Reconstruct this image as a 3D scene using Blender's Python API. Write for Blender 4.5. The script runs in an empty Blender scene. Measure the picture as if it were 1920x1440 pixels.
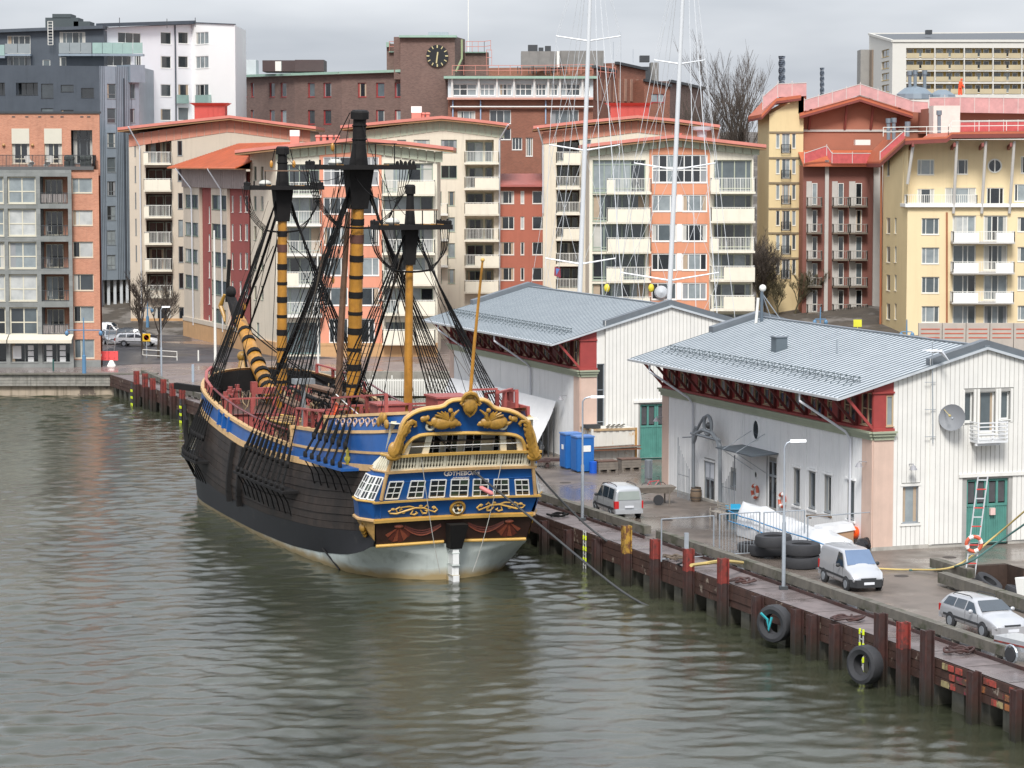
import bpy,bmesh,math,random
import numpy as np
from mathutils import Vector,Matrix
R=random.Random(7)
# camera / world / sun
FPX=4955.0;CAMH=22.0;TH=math.atan(415/FPX)
CT,ST=math.cos(TH),math.sin(TH)
scene=bpy.context.scene
COL=scene.collection
cam_d=bpy.data.cameras.new('camera');cam=bpy.data.objects.new('camera',cam_d);COL.objects.link(cam)
cam.location=(0,0,CAMH);cam.rotation_euler=(math.pi/2-TH,0,0)
cam_d.sensor_width=36;cam_d.lens=36*FPX/1920;cam_d.clip_start=1;cam_d.clip_end=6000
scene.camera=cam
scene.render.resolution_x=1024;scene.render.resolution_y=768
scene.view_settings.view_transform='Standard';scene.view_settings.look='None'
scene.view_settings.exposure=0.54;scene.view_settings.gamma=1.0
scene.view_settings.use_curve_mapping=False
SUN_EL,SUN_AZ=math.radians(48),math.radians(186)
w=bpy.data.worlds.new("World");scene.world=w;w.use_nodes=True
nt=w.node_tree;nt.nodes.clear()
sky=nt.nodes.new('ShaderNodeTexSky');sky.sky_type='NISHITA';sky.sun_disc=False
sky.sun_elevation=SUN_EL;sky.sun_rotation=SUN_AZ;sky.dust_density=3
tc=nt.nodes.new('ShaderNodeTexCoord');mp=nt.nodes.new('ShaderNodeMapping')
mp.inputs['Scale'].default_value=(2.2,2.2,9.0)
nz=nt.nodes.new('ShaderNodeTexNoise');nz.inputs['Scale'].default_value=1.6;nz.inputs['Detail'].default_value=5
nz.inputs['Roughness'].default_value=0.5
cr=nt.nodes.new('ShaderNodeValToRGB')
cr.color_ramp.elements[0].position=0.36;cr.color_ramp.elements[0].color=(3.4,3.7,4.2,1)
cr.color_ramp.elements[1].position=0.64;cr.color_ramp.elements[1].color=(6.4,6.6,6.95,1)
mx=nt.nodes.new('ShaderNodeMix');mx.data_type='RGBA';mx.inputs[0].default_value=0.88
bg=nt.nodes.new('ShaderNodeBackground');bg.inputs['Strength'].default_value=0.1
out=nt.nodes.new('ShaderNodeOutputWorld')
L=nt.links.new
sxw=nt.nodes.new('ShaderNodeSeparateXYZ');L(tc.outputs['Generated'],sxw.inputs[0])
zm=nt.nodes.new('ShaderNodeMapRange');zm.inputs['From Min'].default_value=.05;zm.inputs['From Max'].default_value=.9;zm.inputs['To Min'].default_value=1.0;zm.inputs['To Max'].default_value=1.9
L(sxw.outputs[2],zm.inputs['Value'])
L(tc.outputs['Generated'],mp.inputs['Vector']);L(mp.outputs[0],nz.inputs['Vector']);L(nz.outputs['Fac'],cr.inputs[0])
L(sky.outputs[0],mx.inputs[6]);L(cr.outputs[0],mx.inputs[7]);
vs_=nt.nodes.new('ShaderNodeVectorMath');vs_.operation='SCALE';L(mx.outputs[2],vs_.inputs[0]);L(zm.outputs[0],vs_.inputs['Scale']);L(vs_.outputs[0],bg.inputs[0]);L(bg.outputs[0],out.inputs[0])
sd=bpy.data.lights.new('sun','SUN');sd.energy=2.7;sd.angle=math.radians(16);sd.color=(1,0.965,0.92)
sun=bpy.data.objects.new('sun',sd);COL.objects.link(sun)
sun.rotation_euler=(math.pi/2-SUN_EL,0,math.pi-SUN_AZ)
# picture -> place helpers (points on known planes)
def ray(px,py):
 u=(px-960)/FPX;v=(720-py)/FPX
 return Vector((u,CT+v*ST,-ST+v*CT))
def G(px,py,z=2.0):
 d=ray(px,py);t=(z-CAMH)/d.z
 return Vector((d.x*t,d.y*t,z))
def PY(px,py,Y):
 d=ray(px,py);t=Y/d.y
 return Vector((d.x*t,Y,CAMH+d.z*t))
AQ=math.radians(19.2)
FW=Vector((-math.sin(AQ),math.cos(AQ),0));BD=Vector((math.cos(AQ),math.sin(AQ),0))
C2=G(1635,1033,2.0)
def Q(a,b,z=2.0):
 return Vector((C2.x+FW.x*a+BD.x*b,C2.y+FW.y*a+BD.y*b,z))
def gq(px,py,z=2.0):
 p=G(px,py,z)-C2
 return p.dot(FW),p.dot(BD)
 # materials
MATS={}
def mat(name,col,rough=0.6,metal=0.0,var=0.15,scale=1.2,bump=0.0,bscale=8.0,streak=0.0,spec=0.5,brick=None,axis=0.0,grime=None,wave=None,coat=0.0,obj=False):
 if name in MATS:return MATS[name]
 m=bpy.data.materials.new(name);m.use_nodes=True;MATS[name]=m
 n=m.node_tree.nodes;l=m.node_tree.links.new
 b=n['Principled BSDF']
 b.inputs['Roughness'].default_value=rough;b.inputs['Metallic'].default_value=metal
 b.inputs['Specular IOR Level'].default_value=spec
 b.inputs['Coat Weight'].default_value=coat
 if obj:
  t=n.new('ShaderNodeTexCoord');pos=t.outputs['Object']
 else:
  g=n.new('ShaderNodeNewGeometry');pos=g.outputs['Position']
 base=None
 c=(*col,1)
 def rgbmix(fac,a,bb,mode='MIX'):
  q=n.new('ShaderNodeMix');q.data_type='RGBA';q.blend_type=mode
  if isinstance(fac,float):q.inputs[0].default_value=fac
  else:l(fac,q.inputs[0])
  for i,v in((6,a),(7,bb)):
   if isinstance(v,tuple):q.inputs[i].default_value=v
   else:l(v,q.inputs[i])
  return q.outputs[2]
 def noise(sc,det=4,vec=None,r=0.6):
  q=n.new('ShaderNodeTexNoise');q.inputs['Scale'].default_value=sc;q.inputs['Detail'].default_value=det
  q.inputs['Roughness'].default_value=r
  l(vec or pos,q.inputs['Vector']);return q.outputs['Fac']
 def ramp(v,p0,p1,c0=(0,0,0,1),c1=(1,1,1,1)):
  q=n.new('ShaderNodeValToRGB');q.color_ramp.elements[0].position=p0;q.color_ramp.elements[1].position=p1
  q.color_ramp.elements[0].color=c0;q.color_ramp.elements[1].color=c1
  l(v,q.inputs[0]);return q.outputs[0]
 def vmap(sc,rot=(0,0,0)):
  q=n.new('ShaderNodeMapping');q.inputs['Scale'].default_value=sc;q.inputs['Rotation'].default_value=rot
  l(pos,q.inputs['Vector']);return q.outputs[0]
 src=c
 bumpsrc=None
 if brick:
  sx=n.new('ShaderNodeSeparateXYZ');l(pos,sx.inputs[0])
  q1=n.new('ShaderNodeVectorMath');q1.operation='DOT_PRODUCT';l(pos,q1.inputs[0]);q1.inputs[1].default_value=(math.cos(axis),math.sin(axis),0)
  cb=n.new('ShaderNodeCombineXYZ');l(q1.outputs['Value'],cb.inputs[0]);l(sx.outputs[2],cb.inputs[1])
  bt=n.new('ShaderNodeTexBrick');l(cb.outputs[0],bt.inputs['Vector'])
  bw,bh,mortar,c2,cm=brick
  bt.inputs['Scale'].default_value=1;bt.inputs['Brick Width'].default_value=bw;bt.inputs['Row Height'].default_value=bh
  bt.inputs['Mortar Size'].default_value=mortar;bt.inputs['Mortar Smooth'].default_value=0.3
  bt.inputs['Color1'].default_value=c;bt.inputs['Color2'].default_value=(*c2,1);bt.inputs['Mortar'].default_value=(*cm,1)
  src=bt.outputs['Color'];bumpsrc=bt.outputs['Fac']
 if var>0:
  f=noise(scale,6)
  f=ramp(f,0.3,0.7)
  src=rgbmix(f,src,(1-var,1-var*0.95,1-var*0.9,1),'MULTIPLY')if True else src
 if streak>0:
  f=noise(1.0,5,vmap((2.6,2.6,0.16)))
  f=ramp(f,0.52,0.75)
  src=rgbmix(f,src,(1-streak,1-streak,1-streak*1.05,1),'MULTIPLY')
 if grime:
  gc,gs,lo,hi=grime
  f=ramp(noise(gs,7,r=0.65),lo,hi)
  src=rgbmix(f,src,(*gc,1))
 if isinstance(src,tuple):b.inputs['Base Color'].default_value=src
 else:l(src,b.inputs['Base Color'])
 if bump>0:
  bp=n.new('ShaderNodeBump');bp.inputs['Strength'].default_value=bump;bp.inputs['Distance'].default_value=0.03
  l(bumpsrc if bumpsrc else noise(bscale,5),bp.inputs['Height']);l(bp.outputs[0],b.inputs['Normal'])
 return m
 # mesh builder
class MB:
 def __init__(s):s.v=[];s.f=[];s.mi=[];s.m=0;s.T=None;s.ns=0
 def av(s,pts):
  i=len(s.v)
  if s.T is not None:s.v+=[tuple(s.T@Vector(p))for p in pts]
  else:s.v+=[tuple(p)for p in pts]
  return i
 def af(s,f):s.f.append(tuple(f));s.mi.append(s.m)
 def poly(s,pts):i=s.av(pts);s.af(range(i,i+len(pts)))
 def hexa(s,p):
  i=s.av(p)
  for q in((3,2,1,0),(4,5,6,7),(0,1,5,4),(1,2,6,5),(2,3,7,6),(3,0,4,7)):s.af([i+k for k in q])
 def box(s,x0,x1,y0,y1,z0,z1):
  s.hexa([(x0,y0,z0),(x1,y0,z0),(x1,y1,z0),(x0,y1,z0),(x0,y0,z1),(x1,y0,z1),(x1,y1,z1),(x0,y1,z1)])
 def beam(s,a,b,w,h,up=(0,0,1)):
  a=Vector(a);b=Vector(b);d=(b-a)
  if d.length<1e-6:return
  d.normalize();u=Vector(up)
  if abs(d.dot(u))>0.98:u=Vector((0,1,0))
  r=d.cross(u).normalized()*(w/2);t=r.cross(d).normalized()*(h/2)
  s.hexa([a-r-t,a+r-t,b+r-t,b-r-t,a-r+t,a+r+t,b+r+t,b-r+t])
 def tube(s,pts,r,n=6,cap=True,closed=False):
  pts=[Vector(p)for p in pts];N=len(pts)
  rs=r if isinstance(r,(list,tuple))else[r]*N
  i0=len(s.v);prev=None
  for k,p in enumerate(pts):
   if closed:d=pts[(k+1)%N]-pts[k-1]
   elif k==0:d=pts[1]-p
   elif k==N-1:d=p-pts[k-1]
   else:d=pts[k+1]-pts[k-1]
   d=d.normalized()if d.length>1e-9 else Vector((0,0,1))
   if prev is None:
    u=Vector((0,0,1))if abs(d.z)<0.9 else Vector((1,0,0))
    x=d.cross(u).normalized()
   else:
    x=prev-d*prev.dot(d)
    x=x.normalized()if x.length>1e-6 else d.orthogonal().normalized()
   prev=x;y=d.cross(x)
   s.av([p+(x*math.cos(2*math.pi*j/n)+y*math.sin(2*math.pi*j/n))*rs[k]for j in range(n)])
  for k in range(N if closed else N-1):
   a=i0+k*n;b=i0+((k+1)%N)*n
   for j in range(n):s.af((a+j,a+(j+1)%n,b+(j+1)%n,b+j))
  if cap and not closed:
   s.af([i0+j for j in range(n)][::-1]);s.af([i0+(N-1)*n+j for j in range(n)])
 def lathe(s,prof,n=16,c=(0,0,0),axis='z'):
  i0=len(s.v);c=Vector(c)
  for r,h in prof:
   for j in range(n):
    t=2*math.pi*j/n;a,b=r*math.cos(t),r*math.sin(t)
    p={'z':(a,b,h),'x':(h,a,b),'y':(b,h,a)}[axis]
    s.av([c+Vector(p)])
  for k in range(len(prof)-1):
   for j in range(n):s.af((i0+k*n+j,i0+k*n+(j+1)%n,i0+(k+1)*n+(j+1)%n,i0+(k+1)*n+j))
  s.af([i0+j for j in range(n)][::-1]);s.af([i0+(len(prof)-1)*n+j for j in range(n)])
 def ball(s,c,r,n=10,m=7,sc=(1,1,1)):
  prof=[(max(1e-3,math.sin(math.pi*k/m))*1.0,-math.cos(math.pi*k/m))for k in range(m+1)]
  i0=len(s.v);c=Vector(c)
  for rr,h in prof:
   s.av([c+Vector((rr*math.cos(2*math.pi*j/n)*r*sc[0],rr*math.sin(2*math.pi*j/n)*r*sc[1],h*r*sc[2]))for j in range(n)])
  for k in range(m):
   for j in range(n):s.af((i0+k*n+j,i0+k*n+(j+1)%n,i0+(k+1)*n+(j+1)%n,i0+(k+1)*n+j))
 def torus(s,c,Rr,r,n=20,m=8,axis=(0,0,1),flat=1.0):
  ax=Vector(axis).normalized();x=ax.orthogonal().normalized();y=ax.cross(x);c=Vector(c)
  i0=len(s.v)
  for k in range(n):
   t=2*math.pi*k/n;d=x*math.cos(t)+y*math.sin(t)
   s.av([c+d*(Rr+r*math.cos(2*math.pi*j/m))+ax*r*flat*math.sin(2*math.pi*j/m)for j in range(m)])
  for k in range(n):
   for j in range(m):
    s.af((i0+k*m+j,i0+((k+1)%n)*m+j,i0+((k+1)%n)*m+(j+1)%m,i0+k*m+(j+1)%m))
 def prism(s,pts,off):
  n=len(pts);off=Vector(off);i=s.av(pts);j=s.av([Vector(p)+off for p in pts])
  s.af([i+k for k in range(n)][::-1]);s.af([j+k for k in range(n)])
  for k in range(n):s.af((i+k,i+(k+1)%n,j+(k+1)%n,j+k))
 def build(s,name,m,parent=None,smooth=False,world=True,loc=None,nofix=False):
  me=bpy.data.meshes.new(name)
  vs=s.v
  if parent is not None and world:
   M=WM[parent].inverted();vs=[tuple(M@Vector(v))for v in vs]
  elif parent is None:
   if loc is None:
    a=np.array(vs);loc=Vector(((a[:,0].min()+a[:,0].max())/2,(a[:,1].min()+a[:,1].max())/2,a[:,2].min()))
   if world:vs=[(v[0]-loc[0],v[1]-loc[1],v[2]-loc[2])for v in vs]
  me.from_pydata(vs,[],s.f)
  ms=m if isinstance(m,(list,tuple))else[m]
  for q in ms:me.materials.append(q)
  if len(ms)>1:me.polygons.foreach_set('material_index',s.mi)
  if smooth:me.polygons.foreach_set('use_smooth',[True]*len(s.f))
  if not nofix:
   bm=bmesh.new();bm.from_mesh(me);bmesh.ops.recalc_face_normals(bm,faces=bm.faces);bm.to_mesh(me);bm.free()
  me.update()
  if smooth:
   try:me.set_sharp_from_angle(angle=math.radians(40))
   except Exception:pass
  o=bpy.data.objects.new(name,me);COL.objects.link(o)
  if parent is not None:o.parent=parent;WM[o]=WM[parent].copy()
  else:o.location=loc;WM[o]=Matrix.Translation(loc)
  return o
WM={}
def tag(o,label,cat,group=None,kind=None):
 if label:o['label']=label
 if cat:o['category']=cat
 if group:o['group']=group
 if kind:o['kind']=kind
 return o
def thing(name,label,cat,loc=(0,0,0),rz=0.0,group=None):
 o=bpy.data.objects.new(name,None);COL.objects.link(o);o.empty_display_size=0.3
 o.location=loc;o.rotation_euler=(0,0,rz)
 WM[o]=Matrix.Translation(Vector(loc))@Matrix.Rotation(rz,4,'Z')
 return tag(o,label,cat,group)
def copy_tree(o,parent=None):
 c=o.copy();COL.objects.link(c);c.parent=parent
 for ch in list(o.children):copy_tree(ch,c)
 return c
def dup(o,loc,rz,label,group=None):
 c=copy_tree(o);c.location=loc;c.rotation_euler=(0,0,rz);c['label']=label
 if group:c['group']=group
 return c
def share(name,src,parent,loc,rz=0.0):
 o=bpy.data.objects.new(name,src.data);COL.objects.link(o);o.parent=parent;o.location=loc;o.rotation_euler=(0,0,rz);return o
 # palette
white_trim=mat('white_trim',(.78,.78,.75),.5,var=.06)
dark_metal=mat('dark_metal',(.06,.065,.07),.5,.3)
galv=mat('galvanised',(.42,.46,.5),.45,.6,var=.15,scale=4)
glassm=[]  # glass tints: paler ones have sky reflection and blinds painted into the colour
for i,(c,r_)in enumerate([((.018,.022,.026),.06),((.045,.055,.062),.1),((.11,.135,.145),.14),((.30,.34,.35),.25),((.55,.56,.54),.4)]):
 glassm.append(mat('window_glass_%d'%i,c,r_,0,var=.45,scale=.7,spec=1.0))
rubber=mat('tyre_rubber',(.035,.036,.04),.75,var=.25,scale=3,bump=.2,bscale=30)
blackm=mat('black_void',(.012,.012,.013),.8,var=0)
curtm=[mat('curtain_pale',(.5,.49,.45),.9,var=.15),mat('curtain_grey',(.28,.29,.3),.9,var=.15),mat('curtain_warm',(.42,.33,.24),.9,var=.15)]
class Fac:
 def __init__(s,p0,p1):
  s.p=Vector((p0[0],p0[1],0));d=Vector((p1[0]-p0[0],p1[1]-p0[1],0));s.L=d.length;s.d=d.normalized()
  s.n=Vector((s.d.y,-s.d.x,0))
 def uz(s,px,py,o=0.0):
  r=ray(px,py);P=s.p+s.n*o;t=(P.x*s.n.x+P.y*s.n.y)/(r.x*s.n.x+r.y*s.n.y)
  q=r*t;return(q-s.p).dot(s.d),CAMH+q.z
 def w(s,u,z,o=0.0):
  q=s.p+s.d*u+s.n*o;return Vector((q.x,q.y,z))
 def box(s,mb,u0,u1,z0,z1,o0,o1):
  mb.hexa([s.w(u0,z0,o1),s.w(u1,z0,o1),s.w(u1,z0,o0),s.w(u0,z0,o0),s.w(u0,z1,o1),s.w(u1,z1,o1),s.w(u1,z1,o0),s.w(u0,z1,o0)])
 def rect(s,x0,y0,x1,y1,o=0.0):
  a=s.uz(x0,(y0+y1)/2,o);b=s.uz(x1,(y0+y1)/2,o);xm=(x0+x1)/2
  return(a[0],s.uz(xm,y1,o)[1],b[0],s.uz(xm,y0,o)[1])
 def grid(s,cols,rows,xr,yr):
  us=[(s.uz(a,yr)[0],s.uz(b,yr)[0])for a,b in cols];zs=[(s.uz(xr,b)[1],s.uz(xr,a)[1])for a,b in rows]
  return[[(u[0],z[0],u[1],z[1])for u in us]for z in zs]
def topz(top,u):
 if u<=top[0][0]:return top[0][1]
 for(a,za),(b,zb)in zip(top,top[1:]):
  if u<=b:return za+(zb-za)*(u-a)/(b-a)if b>a else zb
 return top[-1][1]
def wall(F,u0,u1,z0,top,holes,m,parent,rd=0.14,o=0.0,name='wall',thick=True):
 """wall sheet with real openings and reveals; top = number or list of (u,z)"""
 if not isinstance(top,list):top=[(u0,top),(u1,top)]
 holes=[h for h in holes if h[2]>u0+.01 and h[0]<u1-.01]
 us={round(u0,4),round(u1,4)};zs={round(z0,4)}
 for a,z in top:
  if u0<a<u1:us.add(round(a,4))
 hs=[]
 for h in holes:
  h=(max(h[0],u0+.002),max(h[1],z0),min(h[2],u1-.002),h[3]);hs.append(h)
  us.add(round(h[0],4));us.add(round(h[2],4));zs.add(round(h[1],4));zs.add(round(h[3],4))
 us=sorted(us);zs=sorted(zs);mb=MB();zt=zs[-1]
 for i in range(len(us)-1):
  a,b=us[i],us[i+1];uc=(a+b)/2;start=None
  for j in range(len(zs)):
   last=j==len(zs)-1
   if not last:
    zc=(zs[j]+zs[j+1])/2
    inside=any(h[0]<uc<h[2]and h[1]<zc<h[3]for h in hs)
   if last or inside:
    if start is not None and not last:
     mb.poly([F.w(a,start,o),F.w(b,start,o),F.w(b,zs[j],o),F.w(a,zs[j],o)]);start=None
    elif last:
     st=start if start is not None else zs[j]
     mb.poly([F.w(a,st,o),F.w(b,st,o),F.w(b,topz(top,b),o),F.w(a,topz(top,a),o)])
   elif start is None:start=zs[j]
 for h in hs:
  a,c,b,d=h
  P=lambda u,z,q:F.w(u,z,o-q)
  mb.poly([P(a,c,0),P(a,c,rd),P(a,d,rd),P(a,d,0)]);mb.poly([P(b,c,0),P(b,d,0),P(b,d,rd),P(b,c,rd)])
  mb.poly([P(a,c,0),P(b,c,0),P(b,c,rd),P(a,c,rd)]);mb.poly([P(a,d,0),P(a,d,rd),P(b,d,rd),P(b,d,0)])
 return mb.build(name,m,parent,nofix=True)
def flat_wall(pts,m,parent,name='wall'):
 mb=MB();mb.poly(pts);return mb.build(name,m,parent,nofix=True)
def window(F,h,parent,fm,nv=1,nh=0,gi=None,rd=0.14,fw=.07,o=0.0,vs=None,hs=None,name='window',blind=None):
 a,c,b,d=h;mb=MB();q0,q1=o-rd+.004,o-rd+.07
 F.box(mb,a,a+fw,c,d,q0,q1);F.box(mb,b-fw,b,c,d,q0,q1)
 F.box(mb,a+fw,b-fw,c,c+fw,q0,q1);F.box(mb,a+fw,b-fw,d-fw,d,q0,q1)
 vv=vs if vs is not None else[k/nv for k in range(1,nv)]
 hh=hs if hs is not None else[k/(nh+1)for k in range(1,nh+1)]
 for t in vv:
  x=a+(b-a)*t;F.box(mb,x-fw*.4,x+fw*.4,c+fw,d-fw,q0,q1-.006)
 for t in hh:
  z=c+(d-c)*t;F.box(mb,a+fw,b-fw,z-fw*.4,z+fw*.4,q0,q1-.012)
 wo=mb.build(name,fm,parent)
 edges=[a+fw*.5]+[a+(b-a)*t for t in vv]+[b-fw*.5]
 base=gi if gi is not None else R.choice([0,0,1,1,2,2,3])
 groups={}
 pb=MB();ms=glassm
 for k in range(len(edges)-1):
  g=base
  if R.random()<.3:g=R.choice([0,1,2,3])
  pb.m=g;pb.poly([F.w(edges[k],c+fw*.5,q0+.012),F.w(edges[k+1],c+fw*.5,q0+.012),F.w(edges[k+1],d-fw*.5,q0+.012),F.w(edges[k],d-fw*.5,q0+.012)])
 pb.build('pane',ms,wo,nofix=True)
 if(b-a)>.7 and R.random()<.45:
  cb_=MB();wv=(b-a)*R.uniform(.1,.2);zz=d-fw if R.random()<.7 else c+(d-c)*R.uniform(.5,.8)
  cm_=R.choice(curtm);F.box(cb_,a+fw,a+fw+wv,c+fw,d-fw,q0+.014,q0+.02);cb_.build('curtain',cm_,wo)
  if R.random()<.6:cb_=MB();F.box(cb_,b-fw-wv,b-fw,c+fw,d-fw,q0+.014,q0+.02);cb_.build('curtain',cm_,wo)
 sb=MB();F.box(sb,a-.03,b+.03,c-.05,c-.004,o-rd,o+.05);sb.build('sill',fm,wo)
 return wo
def windows(F,grid,parent,fm,**k):
 for row in grid:
  for h in row:window(F,h,parent,fm,**k)
def railing(F,mb,u0,u1,z0,z1,o0,o1,sp=.16,r=.018,sides=True):
 """open railing round a balcony: top rail, bottom rail, bars"""
 def run(p,q):
  p=Vector(p);q=Vector(q);n=max(1,int((q-p).length/sp));up=Vector((0,0,z1-z0))
  mb.beam(p+up,q+up,.06,.06);mb.beam(p+Vector((0,0,.08)),q+Vector((0,0,.08)),.04,.04)
  for k in range(n+1):
   x=p+(q-p)*(k/n);w_=.07 if k in(0,n)or k%9==0 else r*2
   mb.beam(x,x+up,w_,w_)
 run(F.w(u0,z0,o1),F.w(u1,z0,o1))
 if sides:run(F.w(u0,z0,o0),F.w(u0,z0,o1));run(F.w(u1,z0,o0),F.w(u1,z0,o1))
def balcony(F,parent,u0,u1,z,dep,sm,rm,h=1.05,panel=None,pm=None,slab=.22,o=0.0,sp=.16,back=0.0):
 mb=MB();F.box(mb,u0,u1,z-slab,z,o-back,o+dep)
 b=mb.build('balcony',sm,parent)
 rb=MB();railing(F,rb,u0+.05,u1-.05,z,z+h,o+.03,o+dep-.05,sp)
 rb.build('railing',rm,b)
 if panel:
  for(t0,t1)in panel:
   pb=MB();F.box(pb,u0+(u1-u0)*t0,u0+(u1-u0)*t1,z-.1,z+h-.12,o+dep-.02,o+dep+.02)
   pb.build('balcony_panel',pm or rm,b)
 return b
def roof_slab(pts_front,depthv,th,m,parent,name='roof'):
 """roof swept from a polyline (front edge, upper surface) backwards along depthv"""
 mb=MB();dv=Vector(depthv);n=len(pts_front);P=[Vector(p)for p in pts_front];dn=Vector((0,0,-th))
 for i in range(n-1):
  a,b=P[i],P[i+1]
  mb.hexa([a+dn,b+dn,b+dv+dn,a+dv+dn,a,b,b+dv,a+dv])
 return mb.build(name,m,parent)
 # SETTING: water, ground, quay
def water_material():
 m=bpy.data.materials.new('harbour_water');m.use_nodes=True;n=m.node_tree.nodes;l=m.node_tree.links.new
 b=n['Principled BSDF'];b.inputs['Roughness'].default_value=0.03;b.inputs['IOR'].default_value=1.333
 b.inputs['Specular IOR Level'].default_value=0.8
 g=n.new('ShaderNodeNewGeometry')
 t=n.new('ShaderNodeTexNoise');t.inputs['Scale'].default_value=0.06;l(g.outputs['Position'],t.inputs['Vector'])
 c=n.new('ShaderNodeValToRGB');c.color_ramp.elements[0].position=.35;c.color_ramp.elements[1].position=.65
 c.color_ramp.elements[0].color=(.028,.032,.019,1);c.color_ramp.elements[1].color=(.048,.052,.033,1)
 l(t.outputs['Fac'],c.inputs[0]);l(c.outputs[0],b.inputs['Base Color'])
 mp=n.new('ShaderNodeMapping');mp.inputs['Scale'].default_value=(1.0,1.9,1);mp.inputs['Rotation'].default_value=(0,0,.25)
 l(g.outputs['Position'],mp.inputs['Vector'])
 t1=n.new('ShaderNodeTexNoise');t1.inputs['Scale'].default_value=3.6;t1.inputs['Detail'].default_value=5;t1.inputs['Roughness'].default_value=.62
 t1.inputs['Distortion'].default_value=.4
 l(mp.outputs[0],t1.inputs['Vector'])
 bp=n.new('ShaderNodeBump');bp.inputs['Strength'].default_value=.5;bp.inputs['Distance'].default_value=.022
 l(t1.outputs['Fac'],bp.inputs['Height']);l(bp.outputs[0],b.inputs['Normal'])
 return m
WATER=water_material()
def build_water():
 x=np.arange(-58,50,0.2);y=np.arange(88,254,0.2);X,Y=np.meshgrid(x,y);Z=np.zeros_like(X)
 rs=np.random.RandomState(4)
 for k in range(80):
  lam=0.75*(2.9/0.75)**rs.rand();kk=2*math.pi/lam
  th=math.radians(90+14+rs.randn()*40)
  amp=0.0030*lam*(0.6+.8*rs.rand())
  Z+=amp*np.sin(kk*(X*math.cos(th)+Y*math.sin(th))+rs.rand()*6.28)
 P=0.75+.35*np.sin(X*.07+1.3+.8*np.sin(Y*.05))*np.sin(Y*.045+.6*np.sin(X*.06))
 Z*=P
 edge=np.minimum(np.minimum(X-x[0],x[-1]-X),np.minimum(Y-y[0],y[-1]-Y));Z*=np.clip(edge/4,0,1)
 nx,ny=len(x),len(y)
 v=np.stack([X.ravel(),Y.ravel(),Z.ravel()],1)
 i=np.arange(nx*ny).reshape(ny,nx)
 f=np.stack([i[:-1,:-1].ravel(),i[:-1,1:].ravel(),i[1:,1:].ravel(),i[1:,:-1].ravel()],1)
 me=bpy.data.meshes.new('water');me.vertices.add(len(v));me.vertices.foreach_set('co',v.ravel())
 me.loops.add(f.size);me.loops.foreach_set('vertex_index',f.ravel());me.polygons.add(len(f))
 me.polygons.foreach_set('loop_start',np.arange(0,f.size,4));me.polygons.foreach_set('use_smooth',np.ones(len(f),bool))
 me.materials.append(WATER);me.update(calc_edges=True)
 o=bpy.data.objects.new('water',me);COL.objects.link(o);o['kind']='structure'
 mb=MB()
 for a in[(-900,-58,-300,300),(50,900,-300,251),(-58,50,-300,88),(-58,50,254,300)]:
  mb.poly([(a[0],a[2],0),(a[1],a[2],0),(a[1],a[3],0),(a[0],a[3],0)])
 o2=mb.build('open_water',WATER,loc=Vector((0,0,0)));o2['kind']='structure'
build_water()
mb=MB();mb.poly([(-700,-300,-4),(700,-300,-4),(700,300,-4),(-700,300,-4)])
tag(mb.build('harbour_bed',mat('silt',(.03,.03,.02),.9),loc=Vector((0,0,-4))),None,None,kind='structure')
def wet_ground(name,col,r0,r1,patch=.12,dark=.55,tile=None):
 m=mat(name,col,.5,var=.28,scale=.5,bump=.12,bscale=20,grime=((col[0]*dark,col[1]*dark,col[2]*dark),patch*2.2,.48,.62),brick=tile,axis=AQ)
 n=m.node_tree.nodes;l=m.node_tree.links.new;b=n['Principled BSDF']
 g=n.new('ShaderNodeNewGeometry');t=n.new('ShaderNodeTexNoise');t.inputs['Scale'].default_value=patch;t.inputs['Detail'].default_value=6
 t.inputs['Roughness'].default_value=.6
 l(g.outputs['Position'],t.inputs['Vector'])
 c=n.new('ShaderNodeMapRange');c.inputs['From Min'].default_value=.44;c.inputs['From Max'].default_value=.56
 c.inputs['To Min'].default_value=r0;c.inputs['To Max'].default_value=r1
 l(t.outputs['Fac'],c.inputs['Value']);l(c.outputs[0],b.inputs['Roughness'])
 return m
yard_m=wet_ground('wet_yard_asphalt',(.18,.148,.125),.12,.55)
deck_m=wet_ground('wet_quay_concrete',(.19,.155,.15),.25,.6,.3)
prom_m=wet_ground('promenade_paving',(.235,.185,.17),.15,.5,.1,.7)
asph_m=wet_ground('street_asphalt',(.075,.072,.078),.35,.6,.15)
QJ=bpy.data.objects.new('paving_joints',None);COL.objects.link(QJ);QJ['kind']='structure';WM[QJ]=Matrix.Identity(4)
KB=-8.95
def EDGE(a):
 if a<25:return-10.55+(a+70)*(-11.6+10.55)/95
 return-11.6+(a-25)*(-16+11.6)/102
def sheet(name,pts,m,z=None):
 mb=MB();mb.poly([Vector((p[0],p[1],p[2]if z is None else z))for p in pts])
 o=mb.build(name,m,nofix=False);
 me=o.data
 if me.polygons[0].normal.z<0:me.flip_normals()
 o['kind']='structure';return o
sheet('quay_deck',[Q(-90,EDGE(-90)),Q(25,-11.6),Q(127,-16),Q(126.4,-14.2),Q(60,-10.6),Q(25,KB),Q(-90,KB)],deck_m)
sheet('quay_yard',[Q(-90,KB),Q(25,KB),Q(60,-10.6),Q(76,-11.5),Q(76,60),Q(-6,60),Q(-7.8,60),Q(-7.8,4.35),Q(-6,4.35),Q(-6,.4),Q(-11,.4),Q(-11,-1.6),Q(-90,-2.2)],yard_m)
sheet('pier_paving',[Q(76,-11.5),Q(126.4,-14.2),Q(123.2,-5.4),Q(76,-5.4)],prom_m)
sheet('far_ground',[(-900,250,2),(900,250,2),(900,1600,2),(-900,1600,2)],prom_m)
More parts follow.
